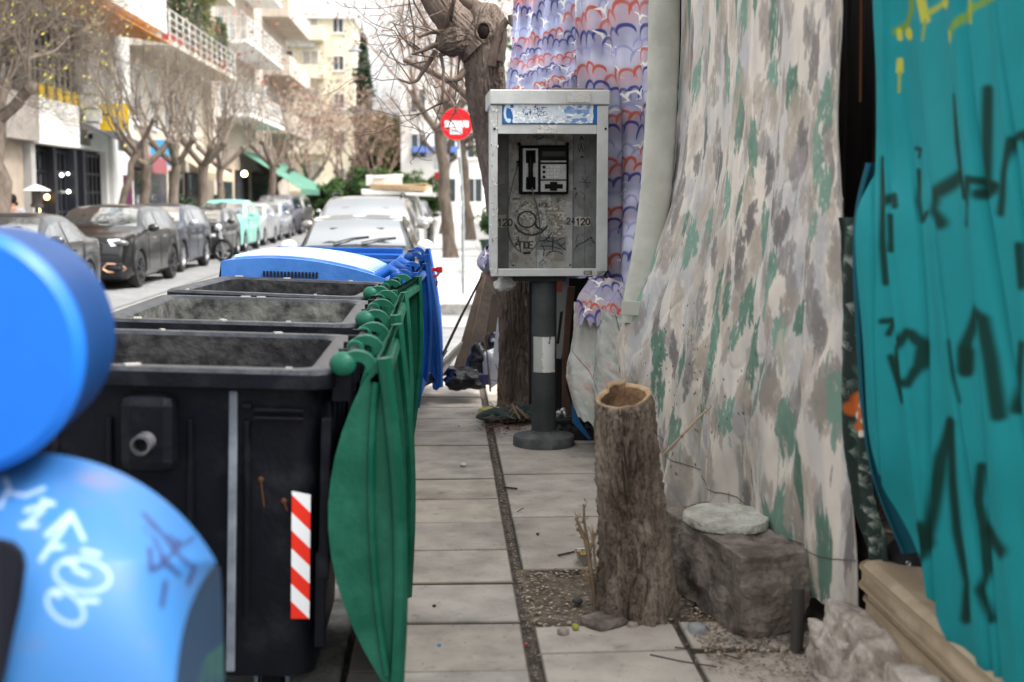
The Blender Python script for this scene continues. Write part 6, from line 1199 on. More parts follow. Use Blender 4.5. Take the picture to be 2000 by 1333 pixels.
q = MB(); g = interp_ctrl(ctrlP([[(1655, 860, 4.35), (1730, 860, 4.3)], [(1660, 960, 4.35), (1735, 960, 4.3)], [(1668, 1062, 4.33), (1745, 1062, 4.28)]]), 30, 40); q.grid(g + normals(g) * (.02 * np.sin(np.linspace(0, 9, 30)))[None, :, None]); q.build('red_cloth', mat('deep_red_cloth', (.16, .008, .008), .85), smooth=60, solid=.003, loc=P(1668, 1062, 4.33), label='deep red cloth hanging in the dark gap', cat='cloth')
# cushions on the rubble
m_cush = mat('dirty_beige_fabric', (.40, .32, .23), .9, (.29, .22, .15), 5, bump=.2, bscale=120)
def cushion(label, x0, x1, y0, y1, z0, z1, m=m_cush, rz=0, cat='mattress'):
    b = MB(); n = 26; g = []
    for k in range(14):
        a = math.pi * 2 * k / 14
    loops = []
    for z, ins in ((z0, .03), (z0 + .01, .008), (z0 + .022, 0), (z1 - .022, 0), (z1 - .01, .008), (z1, .035)): loops.append([(x, y, z + .01 * math.sin(x * 9 + y * 7)) for x, y in rrect(x0 + ins, x1 - ins, y0 + ins, y1 - ins, .09, 7)])
    ring(b, loops); nn = len(loops[0]); b.add(loops[-1], [tuple(range(nn))]); b.add(loops[0], [tuple(range(nn))])
    o = b.build('mattress', m, smooth=50, loc=((x0 + x1) / 2, (y0 + y1) / 2, z0), label=label, cat=cat, group='folded beige mattress pads'); o.rotation_euler.z = rz
    p = MB()
    for z in (z0 + .018, z1 - .018): l_ = [(x, y, z + .004) for x, y in rrect(x0 - .002, x1 + .002, y0 - .002, y1 + .002, .09, 7)]; p.tube(l_ + [l_[0]], .007, 5, cap=False)
    p.build('piping', mat('piping', (.25, .19, .12), .8), o, smooth=60); return o
cushion('upper beige mattress pad lying on the rubble ledge', 1.33, 1.85, 2.5, 4.02, .335, .43); cushion('lower beige mattress pad under the other one on the rubble ledge', 1.34, 1.85, 2.5, 4.0, .235, .33)
cushion('grey-brown folded pad standing behind the leaf-print cloth', 1.45, 1.8, 4.1, 4.5, .30, .50, mat('grey_brown_fabric', (.13, .115, .10), .9, (.08, .07, .06), 6))
q = MB(); q.ball(P(1800, 1105, 4.0), (.14, .12, .09), 18, 12); q.v = [(x, y, z + .03 * mn.noise(Vector((x * 9, y * 9, z * 9)))) for x, y, z in q.v]; bag = q.build('black_bag', mat('black_fabric', (.008, .008, .01), .7), smooth=60, loc=P(1790, 1130, 3.75), label='black bag with two metal eyelets lying on the mattress pads', cat='bag')
for px_, py_ in ((1769, 1122), (1774, 1101)): q = MB(); c = P(px_, py_, 3.875); q.lathe([(.0035, -.001), (.007, -.003), (.008, .001)], tuple(c), 14, 'y', cap=False); q.build('eyelet', m_rim, bag, smooth=40)
# ================= TRUNKS, STONES, DEBRIS =================
def barkmat(name, c1, c2): return mat(name, c1, .95, c2, 7, bump=.9, bscale=38, stretch=(1, 1, .3), mix=(.38, .62))
m_bk1 = barkmat('stump_bark', (.085, .062, .046), (.25, .205, .165)); m_bk2 = barkmat('trunk_bark', (.085, .062, .05), (.155, .12, .097))
m_wood = mat('cut_wood', (.30, .20, .12), .85, (.42, .30, .18), 14, bump=.4, bscale=60); m_rot = mat('rotten_wood', (.10, .06, .035), .95, (.22, .13, .07), 10, bump=.8, bscale=30)
def bark_grid(path, rad, na, nz, amp, seed, fz=9, fa=13, sq=.9):
    path = np.array(path, float); n = len(path); t = np.linspace(0, n - 1, nz); C_ = interp_ctrl(np.repeat(path[:, None], 2, 1), 2, nz)[:, 0]; r = np.interp(t, range(n), rad)
    a = np.linspace(0, 2 * math.pi, na, endpoint=False); ln = np.concatenate([[0], np.cumsum(np.linalg.norm(np.diff(C_, axis=0), axis=1))])
    T = np.gradient(C_, axis=0); T /= np.linalg.norm(T, axis=1, keepdims=True); ref = np.array([0, 1.0, 0]); Xv = np.cross(ref, T); Xv /= np.linalg.norm(Xv, axis=1, keepdims=True); Yv = np.cross(T, Xv)
    aa, ll = np.meshgrid(a, ln); ca, sa = np.cos(aa), np.sin(aa)
    def per(f, lf, off, o=3):   # periodic in angle through blending
        w = aa / (2 * math.pi); return fbm(aa * f + off, ll * lf + off, o) * (1 - sm(.9, 1, w)) + fbm((aa - 2 * math.pi) * f + off, ll * lf + off, o) * sm(.9, 1, w)
    big = per(1.3, 1.6, seed, 3) - .5; warp = per(2, 3, seed + 4, 2); rg = 1 - np.abs(per(fa / 2, fz / 2, seed + 9 + 0, 4) - .5) * 4; rg = np.clip(rg, 0, 1) ** 1.5; fine = per(fa * 2, fz * 2.5, seed + 2, 3) - .5
    d = amp * (-rg * 1.0 + fine * .9) + big * r[:, None] * .22
    R_ = r[:, None] + d
    return C_[:, None] + Xv[:, None] * (ca * R_)[..., None] + Yv[:, None] * (sa * R_ * sq)[..., None], a, ln
# --- sawn stump ---
cb = G(1238, 1196, 0); ct = P(1223, 770, cb.y); Ht = ct.z
st = thing('tree_stump', 'tall hollow sawn-off tree stump with furrowed bark standing in the soil pit', 'tree stump', (cb.x, cb.y, -.03))
path = [(cb.x, cb.y, -.06)] + [(cb.x + (ct.x - cb.x) * f + .012 * math.sin(f * 5), cb.y, Ht * f) for f in (.06, .2, .4, .6, .8, 1.0)]
k_ = cb.y / FPX
Ag, a_, _ = bark_grid(path, [.168, .158, .146, .138, .130, .124, .114], 260, 520, .021, 3, 20, 17, 1.0)
zf = (Ag[..., 2] / Ht).clip(0, 1.2); flare = sm(.22, 0, zf) if False else np.clip(1 - zf / .22, 0, 1) ** 2; lob = 1 + .10 * flare * np.sin(a_ * 5 + 1)[None]; cxy = np.array([cb.x, cb.y]); Ag[..., :2] = cxy + (Ag[..., :2] - cxy) * lob[..., None]
topz = Ht - .01 + .024 * np.sin(a_) + .008 * np.cos(a_ - .2) + .0015 * np.sin(a_ * 7) + np.where((np.sin(a_) > .3) & (np.cos(a_) < .2) & (np.cos(a_) > -.55), .018, 0)  # raised splinter at the back
Ag[..., 2] = np.where(zf > .9, Ht * .9 + (Ag[..., 2] - Ht * .9) / (Ht * .1) * (topz[None] - Ht * .9), Ag[..., 2])
cc = Ag.mean(1, keepdims=True); rr0 = np.linalg.norm(Ag[..., :2] - cc[..., :2], axis=-1, keepdims=True); wt_ = sm(.955, .995, np.linspace(0, 1, Ag.shape[0]))[:, None, None] * .97; ns_ = rr0.mean(1, keepdims=True) * (1 + .05 * np.sin(a_ * 2 + .7)[None, :, None]); Ag[..., :2] = cc[..., :2] + (Ag[..., :2] - cc[..., :2]) * (1 - wt_ + wt_ * ns_ / rr0)
q = MB(); q.grid(Ag, closed_u=True); q.build('bark', m_bk1, st, smooth=75)
to = Ag[-1]; c = to.mean(0); rings = [to + np.array([0, 0, .0])]
for f, dz in ((.985, .006), (.86, .002), (.82, -.006)): rr_ = c + (to - c) * f; rr_[:, 2] = to[:, 2] + dz + .0015 * np.sin(a_ * 11); rings.append(rr_)
q = MB(); q.grid(np.array(rings), closed_u=True); q.build('sawn_rim', m_wood, st, smooth=50)
rings = [rings[-1]]
for f, dz in ((.76, -.04), (.66, -.12), (.5, -.2), (.02, -.24)): rr_ = c + (to - c) * (f + .04 * np.sin(a_ * 4)[:, None]); rr_[:, 2] = to[:, 2] + dz; rings.append(rr_)
q = MB(); q.grid(np.array(rings), closed_u=True); q.build('hollow', m_rot, st, smooth=60)
# --- street tree next to the booth ---
YT = 9.5; tb = G(1008, 803, 0)
tr = thing('street_tree', 'big bare tree behind the booth with a knot hole in its leaning trunk', 'tree', (tb.x, tb.y, 0))
pl = [(1014, 815, 62), (1010, 780, 40), (1007, 700, 35), (1005, 600, 35), (997, 500, 35), (985, 400, 36), (969, 300, 38), (955, 220, 39), (948, 150, 39), (946, 100, 42), (946, 60, 44), (950, 25, 34), (952, 8, 18)]
Ag, _, _ = bark_grid([list(P(x, y, tb.y)) for x, y, r in pl], [r / FPX * tb.y for x, y, r in pl], 170, 560, .015, 21, 14, 12, 1.0)
hc = np.array(P(944, 62, tb.y - .17)); dd_ = np.sqrt(((Ag - hc) ** 2 / np.array([.0030, .05, .0040])).sum(-1)); Ag[..., 1] += np.where(Ag[..., 1] < tb.y, .16 * (1 - sm(.75, 1.05, dd_)), 0) - .012 * np.exp(-((dd_ - 1.2) / .2) ** 2)
q = MB(); q.grid(Ag, closed_u=True)
lb = [(935, 95, 42), (905, 62, 38), (880, 35, 33), (862, 10, 31), (842, -25, 30), (815, -80, 28)]
Al, _, _ = bark_grid([list(P(x, y, tb.y - .03)) for x, y, r in lb], [r / FPX * tb.y for x, y, r in lb], 110, 200, .010, 31, 10, 12, 1.0); q.grid(Al, closed_u=True)
kb = [(918, 72, 20), (894, 78, 30), (872, 84, 27), (858, 90, 17), (850, 94, 3)]; Ak, _, _ = bark_grid([list(P(x, y, tb.y - .1)) for x, y, r in kb], [r / FPX * tb.y for x, y, r in kb], 90, 90, .016, 41, 22, 12, 1.0); q.grid(Ak, closed_u=True)
for pts, r0, r1 in (([(958, 130), (965, 90), (975, 62), (990, 40), (1000, 52), (996, 30)], 12, 5), ([(950, 40), (957, 22), (962, 12)], 7, 2), ([(968, 90), (966, 60), (972, 48)], 8, 4), ([(975, 120), (985, 80), (985, 55)], 9, 4)):
    n = len(pts); q.tube([P(x, y, tb.y - .12) for x, y in pts], [(r0 + (r1 - r0) * i / (n - 1)) / FPX * tb.y for i in range(n)], 9)
q.build('trunk', m_bk2, tr, smooth=75)
q = MB(); q.ball(tuple(hc + np.array([0, .012, 0])), (.042, .03, .056), 18, 12); q.build('knot_hole_dark', mat('knot_shade', (.012, .008, .006), 1), tr, smooth=60); q = MB(); q.tube([tuple(hc + np.array([.05 * math.cos(t), -.004 + .006 * math.sin(3 * t), .064 * math.sin(t)])) for t in np.linspace(0, 6.283, 22)], [.008 + .003 * math.sin(k * 1.7) for k in range(22)], 8); q.build('knot_rim', m_bk2, tr, smooth=75)  # near-black ball paints the shade inside the knot hole
q = MB(); br = Br(77)
tw = [([(868, 62), (840, 64), (818, 73)], 5, 2.5), ([(872, 84), (845, 90), (825, 100), (804, 106)], 7, 2), ([(852, 100), (838, 122), (826, 140), (815, 158), (800, 163), (778, 155)], 6, 2), ([(860, 104), (866, 135), (865, 180), (862, 200), (845, 210), (822, 222), (798, 226)], 3.5, 1.2), ([(872, 50), (876, 30), (886, 5), (888, -20)], 5, 4), ([(880, 48), (884, 25), (887, 0)], 3, 2),
      ([(873, 66), (890, 80), (897, 100), (896, 130), (892, 165), (889, 192)], 2.4, 1.5), ([(838, 55), (825, 35), (810, 8), (800, -20)], 2.2, 1.5), ([(826, 105), (800, 88), (782, 70), (768, 45)], 2.5, 1), ([(809, 104), (809, 60), (802, 20), (795, -20)], 2, 1.5), ([(870, 108), (840, 112), (805, 106)], 2, 1.2), ([(820, 96), (800, 82), (790, 95), (770, 60)], 1.8, .8),
      ([(905, 140), (898, 152), (885, 158), (872, 156)], 7, 4), ([(900, 145), (906, 162), (898, 180), (890, 200), (896, 215)], 1.8, 1), ([(838, 60), (808, 52), (780, 50), (762, 44)], 1.6, .8), ([(852, 100), (850, 118), (845, 135)], 1.6, .8), ([(868, 68), (830, 52), (812, 30)], 2, 1), ([(806, 163), (790, 140), (775, 120), (760, 95)], 1.5, .8), ([(833, 120), (790, 128), (760, 112), (740, 96)], 1.6, .7), ([(862, 168), (850, 172), (835, 160)], 1.2, .6), ([(862, 200), (850, 240), (830, 262)], 1.3, .6), ([(840, 212), (880, 196), (900, 230), (912, 262), (930, 262)], 1.3, .7), ([(822, 222), (805, 232), (786, 240)], 1.2, .6), ([(898, 195), (880, 235), (876, 250), (838, 262), (820, 254)], 1.5, .8)]
rn = random.Random(9)
for pts, w0, w1 in tw:
    n = len(pts); dY = rn.uniform(-.35, .25); P3 = [P(x, y, tb.y - .12 + dY * i / n) for i, (x, y) in enumerate(pts)]; q.tube(P3, [(w0 + (w1 - w0) * i / (n - 1)) / FPX * tb.y for i in range(n)], 6)
    for i in range(1, n):
        if rn.random() < .6: br.grow(P3[i], Vector((rn.uniform(-1, .4), rn.gauss(0, .5), rn.uniform(-.6, .8))), rn.uniform(.15, .5), .0045, 1, .1, .2, (1, 3), (.4, .7), 3)
for v_, f_ in ((br.b.v, br.b.f),): q.add(v_, f_)
# second limb that drops in behind, then rises again
q.tube([P(x, y, tb.y + d_) for x, y, d_ in ((872, -30, .3), (905, 0, .28), (935, 18, .22), (950, 45, .12), (946, 80, .02))], [.05, .055, .055, .05, .045], 10)
q.tube([P(x, y, tb.y + d_) for x, y, d_ in ((790, 118, .9), (840, 140, .75), (880, 160, .5), (925, 200, .22), (955, 240, .03))], [.02, .024, .026, .03, .03], 8)
q.build('branches', mat('dark_twig', (.085, .06, .045), .9, (.13, .095, .075), 8), tr, smooth=60)
# --- stones ---
def rock(name, label, c, dim, rz, seed, m, amp=.12, sub=4, strat=0, cat='stone', group=None, cube=.75, tilt=(0, 0)):
    bm = bmesh.new(); bmesh.ops.create_cube(bm, size=2); bmesh.ops.subdivide_edges(bm, edges=bm.edges, cuts=2 ** sub, use_grid_fill=True)
    for v in bm.verts:
        p = v.co; s = p.normalized() * 1.22; q = p * cube + s * (1 - cube); k = Vector((q.x * dim[0] / 2, q.y * dim[1] / 2, q.z * dim[2] / 2)); f = 3.0 / math.sqrt(max(dim) * min(dim)); o = Vector((seed * 7.1, seed * 3.3, 0))
        n = mn.fractal(k * f + o, .9, 2.1, 4) + .6 * (abs(mn.noise(k * f * .7 + o * 2)) * 2 - .5)
        if strat: n += strat * (math.sin((k.z * .9 + k.y * .25 + .015 * mn.noise(k * 12)) * 210) * .5 + mn.noise(Vector((k.x * 3, k.y * 3, k.z * 60))))
        v.co = k + q.normalized() * n * amp * min(dim)
    me = bpy.data.meshes.new(name); bm.to_mesh(me); bm.free(); me.materials.append(m); me.polygons.foreach_set('use_smooth', [True] * len(me.polygons)); me.set_sharp_from_angle(angle=R(27))
    zmin = min(v.co.z for v in me.vertices)
    for v in me.vertices: v.co.z -= zmin
    o = bpy.data.objects.new(name, me); link(o); o.location = c; o.rotation_euler = (tilt[0], tilt[1], rz); return tag(o, label, cat, group)
m_rock = mat('brown_grey_rock', (.10, .082, .07), .9, (.24, .20, .175), 7, bump=.7, bscale=45); m_rubble = mat('pale_rubble', (.26, .215, .18), .95, (.47, .42, .37), 11, bump=.8, bscale=40); m_peb = mat('pebble_grey', (.24, .25, .26), .7, (.34, .34, .34), 12)
rock('boulder', 'rough layered grey-brown block of rock beside the stump, carrying the round stone disc', (1.11, 4.85, -.02), (.275, .78, .31), R(12), 3, m_rock, .085, 5, .10, 'rock', cube=.93)
q = MB(); c = P(1418, 1080, 4.95); n_ = 40; loops = []
for z, f in ((0, .96), (.006, 1.0), (.03, 1.0), (.036, .975)): loops.append([(c.x + .170 * f * math.cos(a) * (1 + .03 * math.sin(a * 5) + .015 * math.sin(a * 13) + .01 * math.sin(a * 29)), c.y + .20 * f * math.sin(a) * (1 + .02 * math.sin(a * 4)), .306 + z) for a in np.linspace(0, 2 * math.pi, n_, endpoint=False)])
ring(q, loops); q.add(loops[-1], [tuple(range(n_))]); q.add(loops[0], [tuple(range(n_))]); q.build('stone_disc', mat('speckled_stone', (.34, .33, .285), .85, (.52, .51, .45), 16, bump=.9, bscale=60), smooth=40, loc=(c.x, c.y, .306), label='round flat pale stone disc lying on the boulder', cat='stone slab')
rb_ = rock('rubble_wall', 'crumbling pale rubble and mortar ledge under the mattress pads', (1.43, 3.36, -.06), (.34, 1.5, .275), R(0), 5, m_rubble, .22, 5, 0, 'rubble', cube=.8)
rock('broken_block', 'squarish broken pale block at the end of the rubble ledge', (1.30, 4.02, -.02), (.13, .26, .185), R(8), 9, m_rubble, .14, 4, 0, 'rubble', cube=.85)
rock('broken_block', 'small pale broken block low in front of the rubble ledge', (1.20, 3.66, -.03), (.14, .26, .12), R(-12), 14, m_rubble, .2, 4, 0, 'rubble', cube=.7)
for px_, py_, r_, lab, m in ((1362, 1236, .034, 'smooth grey oval pebble between the stump and the boulder', m_peb), (1180, 1218, .075, 'flat brownish stone in front of the stump', m_rock), (1343, 1232, .016, 'small bluish pebble next to the grey oval pebble', m_peb), (1100, 1236, .022, 'pale stone chip at the left front of the pit', m_rubble), (1222, 1212, .018, 'dark blue-grey pebble at the foot of the stump', m_peb), (1512, 1266, .022, 'rounded beige pebble right of the boulder foot', m_rubble), (1532, 1268, .016, 'small round pebble beside the corrugated pipe', m_rubble), (1490, 1270, .014, 'small grey chip below the boulder', m_peb), (1235, 1222, .02, 'pinkish stone chip before the stump', m_rubble)):
    c = G(px_, py_, 0); rock('pebble' if r_ < .05 else 'flat_stone', lab, (c.x, c.y, -.012), (r_ * 2, r_ * 1.7, r_ * (1.2 if r_ < .05 else .5)), r_ * 50, int(px_), m, .08, 2, 0, 'stone', cube=.15 if r_ < .05 else .6)
q = MB(); c = G(1556, 1272, 0); rad = [.0235 if i % 2 else .0205 for i in range(64)]; q.tube([(c.x, c.y, .004 + .0036 * i) for i in range(64)], rad, 18); q.build('corrugated_pipe', mat('grey_brown_plastic', (.06, .052, .046), .6), smooth=50, loc=(c.x, c.y, 0), label='short upright corrugated pipe between the boulder and the rubble', cat='pipe')
# sticks and shoots
m_stick = mat('light_stick', (.34, .22, .15), .8, (.42, .3, .2), 20)
q = MB(); q.tube([P(1294, 890, 5.0), P(1330, 853, 5.0), P(1358, 823, 5.02), P(1389, 793, 5.03)], [.0055, .005, .0048, .0035], 7); q.tube([P(1330, 853, 5.0), P(1333, 849, 4.98)], [.006, .003], 5); q.build('stick', m_stick, loc=P(1294, 890, 5.0), label='thin straight pale stick slanting up to the right from behind the stump', cat='stick', smooth=60)
q = MB(); rn = random.Random(2); sb = G(1164, 1192, 0)
for pts, w in (([(1164, 1195), (1158, 1140), (1150, 1090), (1140, 1045), (1124, 1012)], 5), ([(1160, 1150), (1146, 1130), (1136, 1112)], 2.5), ([(1150, 1085), (1148, 1060), (1141, 1020), (1140, 985)], 4), ([(1146, 1060), (1134, 1040), (1130, 1030)], 4), ([(1165, 1120), (1160, 1080), (1160, 1050)], 3), ([(1152, 1075), (1162, 1048), (1158, 1040)], 3)):
    q.tube([P(x, y, sb.y - .02) for x, y in pts], [w * (1 - .6 * i / len(pts)) / FPX * sb.y for i in range(len(pts))], 6)
    for i in range(10): x, y = rn.choice(pts[1:]); a = P(x + rn.uniform(-6, 6), y + rn.uniform(-8, 8), sb.y - .02); q.tube([a, a + Vector((rn.uniform(-.02, .02), rn.uniform(-.02, .02), rn.uniform(.005, .03)))], [.003, .0012], 4)
q.build('dry_shoots', mat('dry_shoot', (.17, .12, .08), .9, (.28, .2, .13), 12), loc=(sb.x, sb.y, 0), label='dry leafless shoots growing at the left foot of the stump', cat='plant', smooth=60)
# foil tray
c = G(1140, 1100, 0); q = MB(); ring(q, [[(c.x + x, c.y + y, z) for x, y in rrect(-w, w, -d, d, .008, 4)] for w, d, z in ((.026, .04, .002), (.034, .05, .05), (.039, .055, .052), (.034, .05, .048), (.026, .04, .006))]); q.add([(c.x + x, c.y + y, .006) for x, y in rrect(-.026, .026, -.04, .04, .008, 4)], [tuple(range(20))])
tray = q.build('foil_tray', mat('foil', (.5, .5, .5), .3, metal=.8, bump=.4, bscale=60), loc=(c.x, c.y, 0), label='small aluminium foil tray with leftovers left of the stump', cat='tray'); q = MB()
for i in range(14): q.ball((c.x + rn.uniform(-.022, .022), c.y + rn.uniform(-.035, .035), .03 + rn.uniform(0, .02)), rn.uniform(.006, .011), 6, 4)
q.build('leftovers', mat('fries', (.45, .28, .08), .7), tray)
# leaning boards, bags and rubbish at the far end of the pavement
m_dbrd = mat('dark_brown_board', (.018, .012, .009), .75, (.035, .024, .017), 4, bump=.3, bscale=30); m_gbrd = mat('grey_weathered_board', (.16, .15, .135), .85, (.24, .22, .2), 6)
def slabp(label, name, pts, Y, th, m, cat='board', dYs=None, group='old boards leaning beside the tree'):
    F = [P(x, y, Y + (dYs[i] if dYs else 0)) for i, (x, y) in enumerate(pts)]; n = len(F); nr = (F[1] - F[0]).cross(F[2] - F[0]).normalized(); nr = nr if nr.y > 0 else -nr; B = [p + nr * th for p in F]
    q = MB(); q.add(F + B, [tuple(range(n)), tuple(range(2 * n - 1, n - 1, -1))] + [(i, i + n, (i + 1) % n + n, (i + 1) % n) for i in range(n)]); lo = min(F, key=lambda p: p.z); return q.build(name, m, loc=lo, label=label, cat=cat, group=group, bevel=.004)
slabp('tall dark brown board leaning in shadow against the tree', 'board', [(946, 530), (978, 545), (984, 640), (950, 746), (896, 748), (884, 735)], 10.3, .03, m_dbrd, dYs=[.35, .4, .3, 0, 0, 0])
slabp('dark brown framed panel edge in front of the tall board', 'board', [(940, 532), (950, 530), (902, 742), (880, 738)], 10.0, .05, mat('brown_frame', (.035, .024, .017), .7, (.06, .042, .03), 5), dYs=[.35, .35, 0, 0])
slabp('curved torn flap of brown cardboard beside the tall board', 'board', [(962, 575), (975, 570), (975, 655), (955, 700), (928, 736), (920, 730), (945, 680)], 10.15, .008, mat('brown_flap', (.05, .035, .025), .8, (.08, .06, .045), 5), cat='cardboard')
q = MB(); q.tube([P(941, 541, 10.0), P(900, 620, 9.95), P(842, 742, 9.85)], [.009, .011, .012], 6); q.build('stick', m_dbrd, loc=P(842, 742, 9.85), label='long thin dark pole leaning towards the blue bins', cat='stick', smooth=60)
slabp('weathered grey board lying at the end of the blue bins', 'board', [(905, 668), (897, 690), (858, 742), (822, 760), (832, 742), (868, 706)], 9.7, .02, m_gbrd, dYs=[.3, .3, .1, 0, 0, .15])
slabp('short pale plank slanting over the weathered board', 'board', [(868, 688), (876, 684), (850, 724), (843, 728)], 9.62, .015, m_gbrd)
slabp('dark blue-violet tile lying at the foot of the boards', 'tile', [(914, 732), (955, 732), (960, 752), (920, 754)], 9.9, .02, mat('violet_tile', (.03, .03, .09), .3, (.06, .06, .14), 8), cat='tile', group=None)
slabp('translucent white plastic sheet hanging behind the trunk', 'plastic_sheet', [(972, 620), (982, 640), (985, 740), (955, 762), (962, 700)], 9.95, .004, mat('milky_plastic', (.45, .47, .5), .4, bump=.5, bscale=12), cat='plastic sheet', group=None)
slabp('pale board standing behind the booth post', 'board', [(1084, 545), (1112, 545), (1108, 640), (1096, 702), (1084, 700)], 8.95, .02, mat('pale_board', (.36, .36, .36), .7))
slabp('tall reddish brown board right of the booth post', 'board', [(1108, 560), (1124, 560), (1115, 640), (1106, 755), (1122, 812), (1098, 812), (1098, 700)], 8.6, .02, mat('red_brown_board', (.13, .07, .05), .8, (.17, .10, .08), 4))
slabp('narrow dark slat standing behind the booth post', 'board', [(1094, 610), (1100, 608), (1092, 672), (1087, 672)], 8.8, .012, m_dbrd)
slabp('red plastic scrap hanging under the booth', 'plastic_scrap', [(1084, 548), (1098, 550), (1098, 572), (1084, 570)], 8.7, .004, mat('red_scrap', (.5, .12, .08), .6), cat='scrap', group=None)
slabp('blue slat sticking out under the stained sheet', 'blue_slat', [(1118, 785), (1126, 790), (1132, 822), (1156, 858), (1150, 860), (1118, 826)], 8.1, .03, mat('blue_slat', (.02, .12, .3), .6), cat='slat', group=None)
def lump(name, label, px_, py_, Y, dim, m, seed, cat, crump=.3, sub=10, freq=9):
    c = P(px_, py_, Y); c.z = max(c.z, dim[2] * .35) if c.z < dim[2] else c.z; q = MB(); q.ball((0, 0, 0), (dim[0] / 2, dim[1] / 2, dim[2] / 2), 40, 24); vs = []
    for v in q.v:
        p = Vector(v); f = 1 + crump * (mn.noise(p * freq + Vector((seed, 0, 0))) + .6 * abs(mn.noise(p * freq * 2.3 + Vector((0, seed, 0))))); vs.append(p * f + c)
    q.v = [tuple(v) for v in vs]; zmin = min(v[2] for v in q.v); return q.build(name, m, loc=(c.x, c.y, zmin), label=label, cat=cat, smooth=45)
m_bagb = mat('black_bin_bag', (.012, .012, .014), .25, bump=.8, bscale=25); m_green = mat('dark_green_cloth', (.035, .055, .05), .9, (.06, .085, .08), 9, bump=.4, bscale=60); m_foilw = mat('crumpled_clear_plastic', (.42, .44, .46), .2, bump=.8, bscale=30, rvar=.1)
lump('black_bag', 'black rubbish bag slumped at the foot of the brown boards', 905, 738, 10.0, (.34, .3, .16), m_bagb, 3, 'bag', .5)
lump('black_bag', 'black bag behind the violet tile next to the trunk', 945, 705, 10.2, (.3, .2, .26), m_bagb, 8, 'bag', .5)
lump('white_bag', 'white plastic bag between the boards and the trunk', 962, 710, 10.1, (.16, .16, .22), mat('white_plastic_bag', (.5, .5, .49), .4, bump=.4, bscale=20), 5, 'bag', .4)
lump('crumpled_plastic', 'crumpled clear plastic on the ground between the blue bins and the boards', 872, 722, 10.2, (.34, .2, .08), m_foilw, 6, 'plastic', .6)
lump('foil_ball', 'ball of crumpled foil right of the booth post', 1098, 815, 8.6, (.10, .09, .10), mat('foil', (.5, .5, .5), .3), 7, 'foil', .5, freq=30)
lump('white_bag', 'white plastic bag stuffed under the left corner of the booth', 986, 553, 8.25, (.13, .1, .10), mat('white_plastic_bag', (.5, .5, .49), .4), 9, 'bag', .5, freq=22)
lump('green_cloth', 'dark green cloth heaped at the foot of the tree', 985, 810, 8.95, (.30, .2, .09), m_green, 11, 'cloth', .5, freq=14)
lump('green_cloth', 'smaller dark green cloth right of the tree foot, behind the booth post', 1030, 806, 9.0, (.2, .16, .1), m_green, 12, 'cloth', .5, freq=14)
lump('glass_bowl', 'dark shiny bowl among the boards left of the trunk', 968, 665, 10.2, (.17, .16, .2), mat('shiny_black', (.02, .02, .03), .1, (.4, .4, .42), 18, mix=(.55, .58)), 14, 'bowl', .1)
q = MB(); c = P(957, 770, 9.2); q.lathe([(.001, 0), (.082, 0), (.085, .012), (.085, .062), (.08, .07), (.001, .07)], (c.x, c.y, 0.003), 30); q.build('yellow_cushion', mat('yellow_foam', (.42, .38, .14), .9, (.33, .29, .1), 12, bump=.3, bscale=50), smooth=40, loc=(c.x, c.y, 0), label='round yellowish foam cushion at the left foot of the tree', cat='cushion')
# black crate tray right of the post
q = MB(); a = P(1086, 862, 8.3); c = P(1166, 862, 8.3); q.bb(a.x, c.x, 8.3, 8.75, .004, .07); q.bb(a.x, c.x, 8.45, 8.95, .07, .11)
for k in range(4): q.bb(a.x + .02 + k * .06, a.x + .05 + k * .06, 8.30, 8.44, .071, .085)
q.build('black_crate', mat('black_crate_plastic', (.02, .02, .022), .5), loc=((a.x + c.x) / 2, 8.5, 0), label='low black plastic crate behind the booth base', cat='crate', bevel=.006)
# branches heap at the tree foot
q = MB(); rn = random.Random(33)
for i in range(46):
    c = P(rn.uniform(950, 1040), rn.uniform(780, 822), 9.1); c.z = rn.uniform(.01, .08); c.y = rn.uniform(8.8, 9.25); a = rn.uniform(0, 6.28); l = rn.uniform(.06, .2); e = c + Vector((math.cos(a) * l, math.sin(a) * l * .5, rn.uniform(-.01, .08))); e.z = max(e.z, .005); q.tube([c, (c + e) / 2 + Vector((0, 0, rn.uniform(0, .03))), e], [.004, .0035, .002], 5)
q.tube([P(958, 765, 9.15), P(951, 690, 9.15), P(944, 658, 9.15), P(956, 650, 9.15)], [.007, .006, .005, .003], 5); q.tube([P(990, 800, 9.0), P(972, 745, 9.0), P(955, 742, 9.0)], [.006, .005, .003], 5); q.tube([P(985, 770, 9.0), P(975, 730, 9.0), P(968, 712, 9.0)], [.007, .006, .003], 5)
q.tube([P(1008, 795, 8.9), P(1030, 818, 8.8)], [.011, .009], 7); q.tube([P(1000, 790, 8.9), P(1016, 820, 8.8)], [.010, .008], 7); q.build('branch_heap', mat('broken_branches', (.17, .11, .07), .9, (.28, .2, .14), 9), kind=None, loc=P(990, 815, 9.0), label='heap of broken twigs at the foot of the tree', cat='branches', smooth=60)
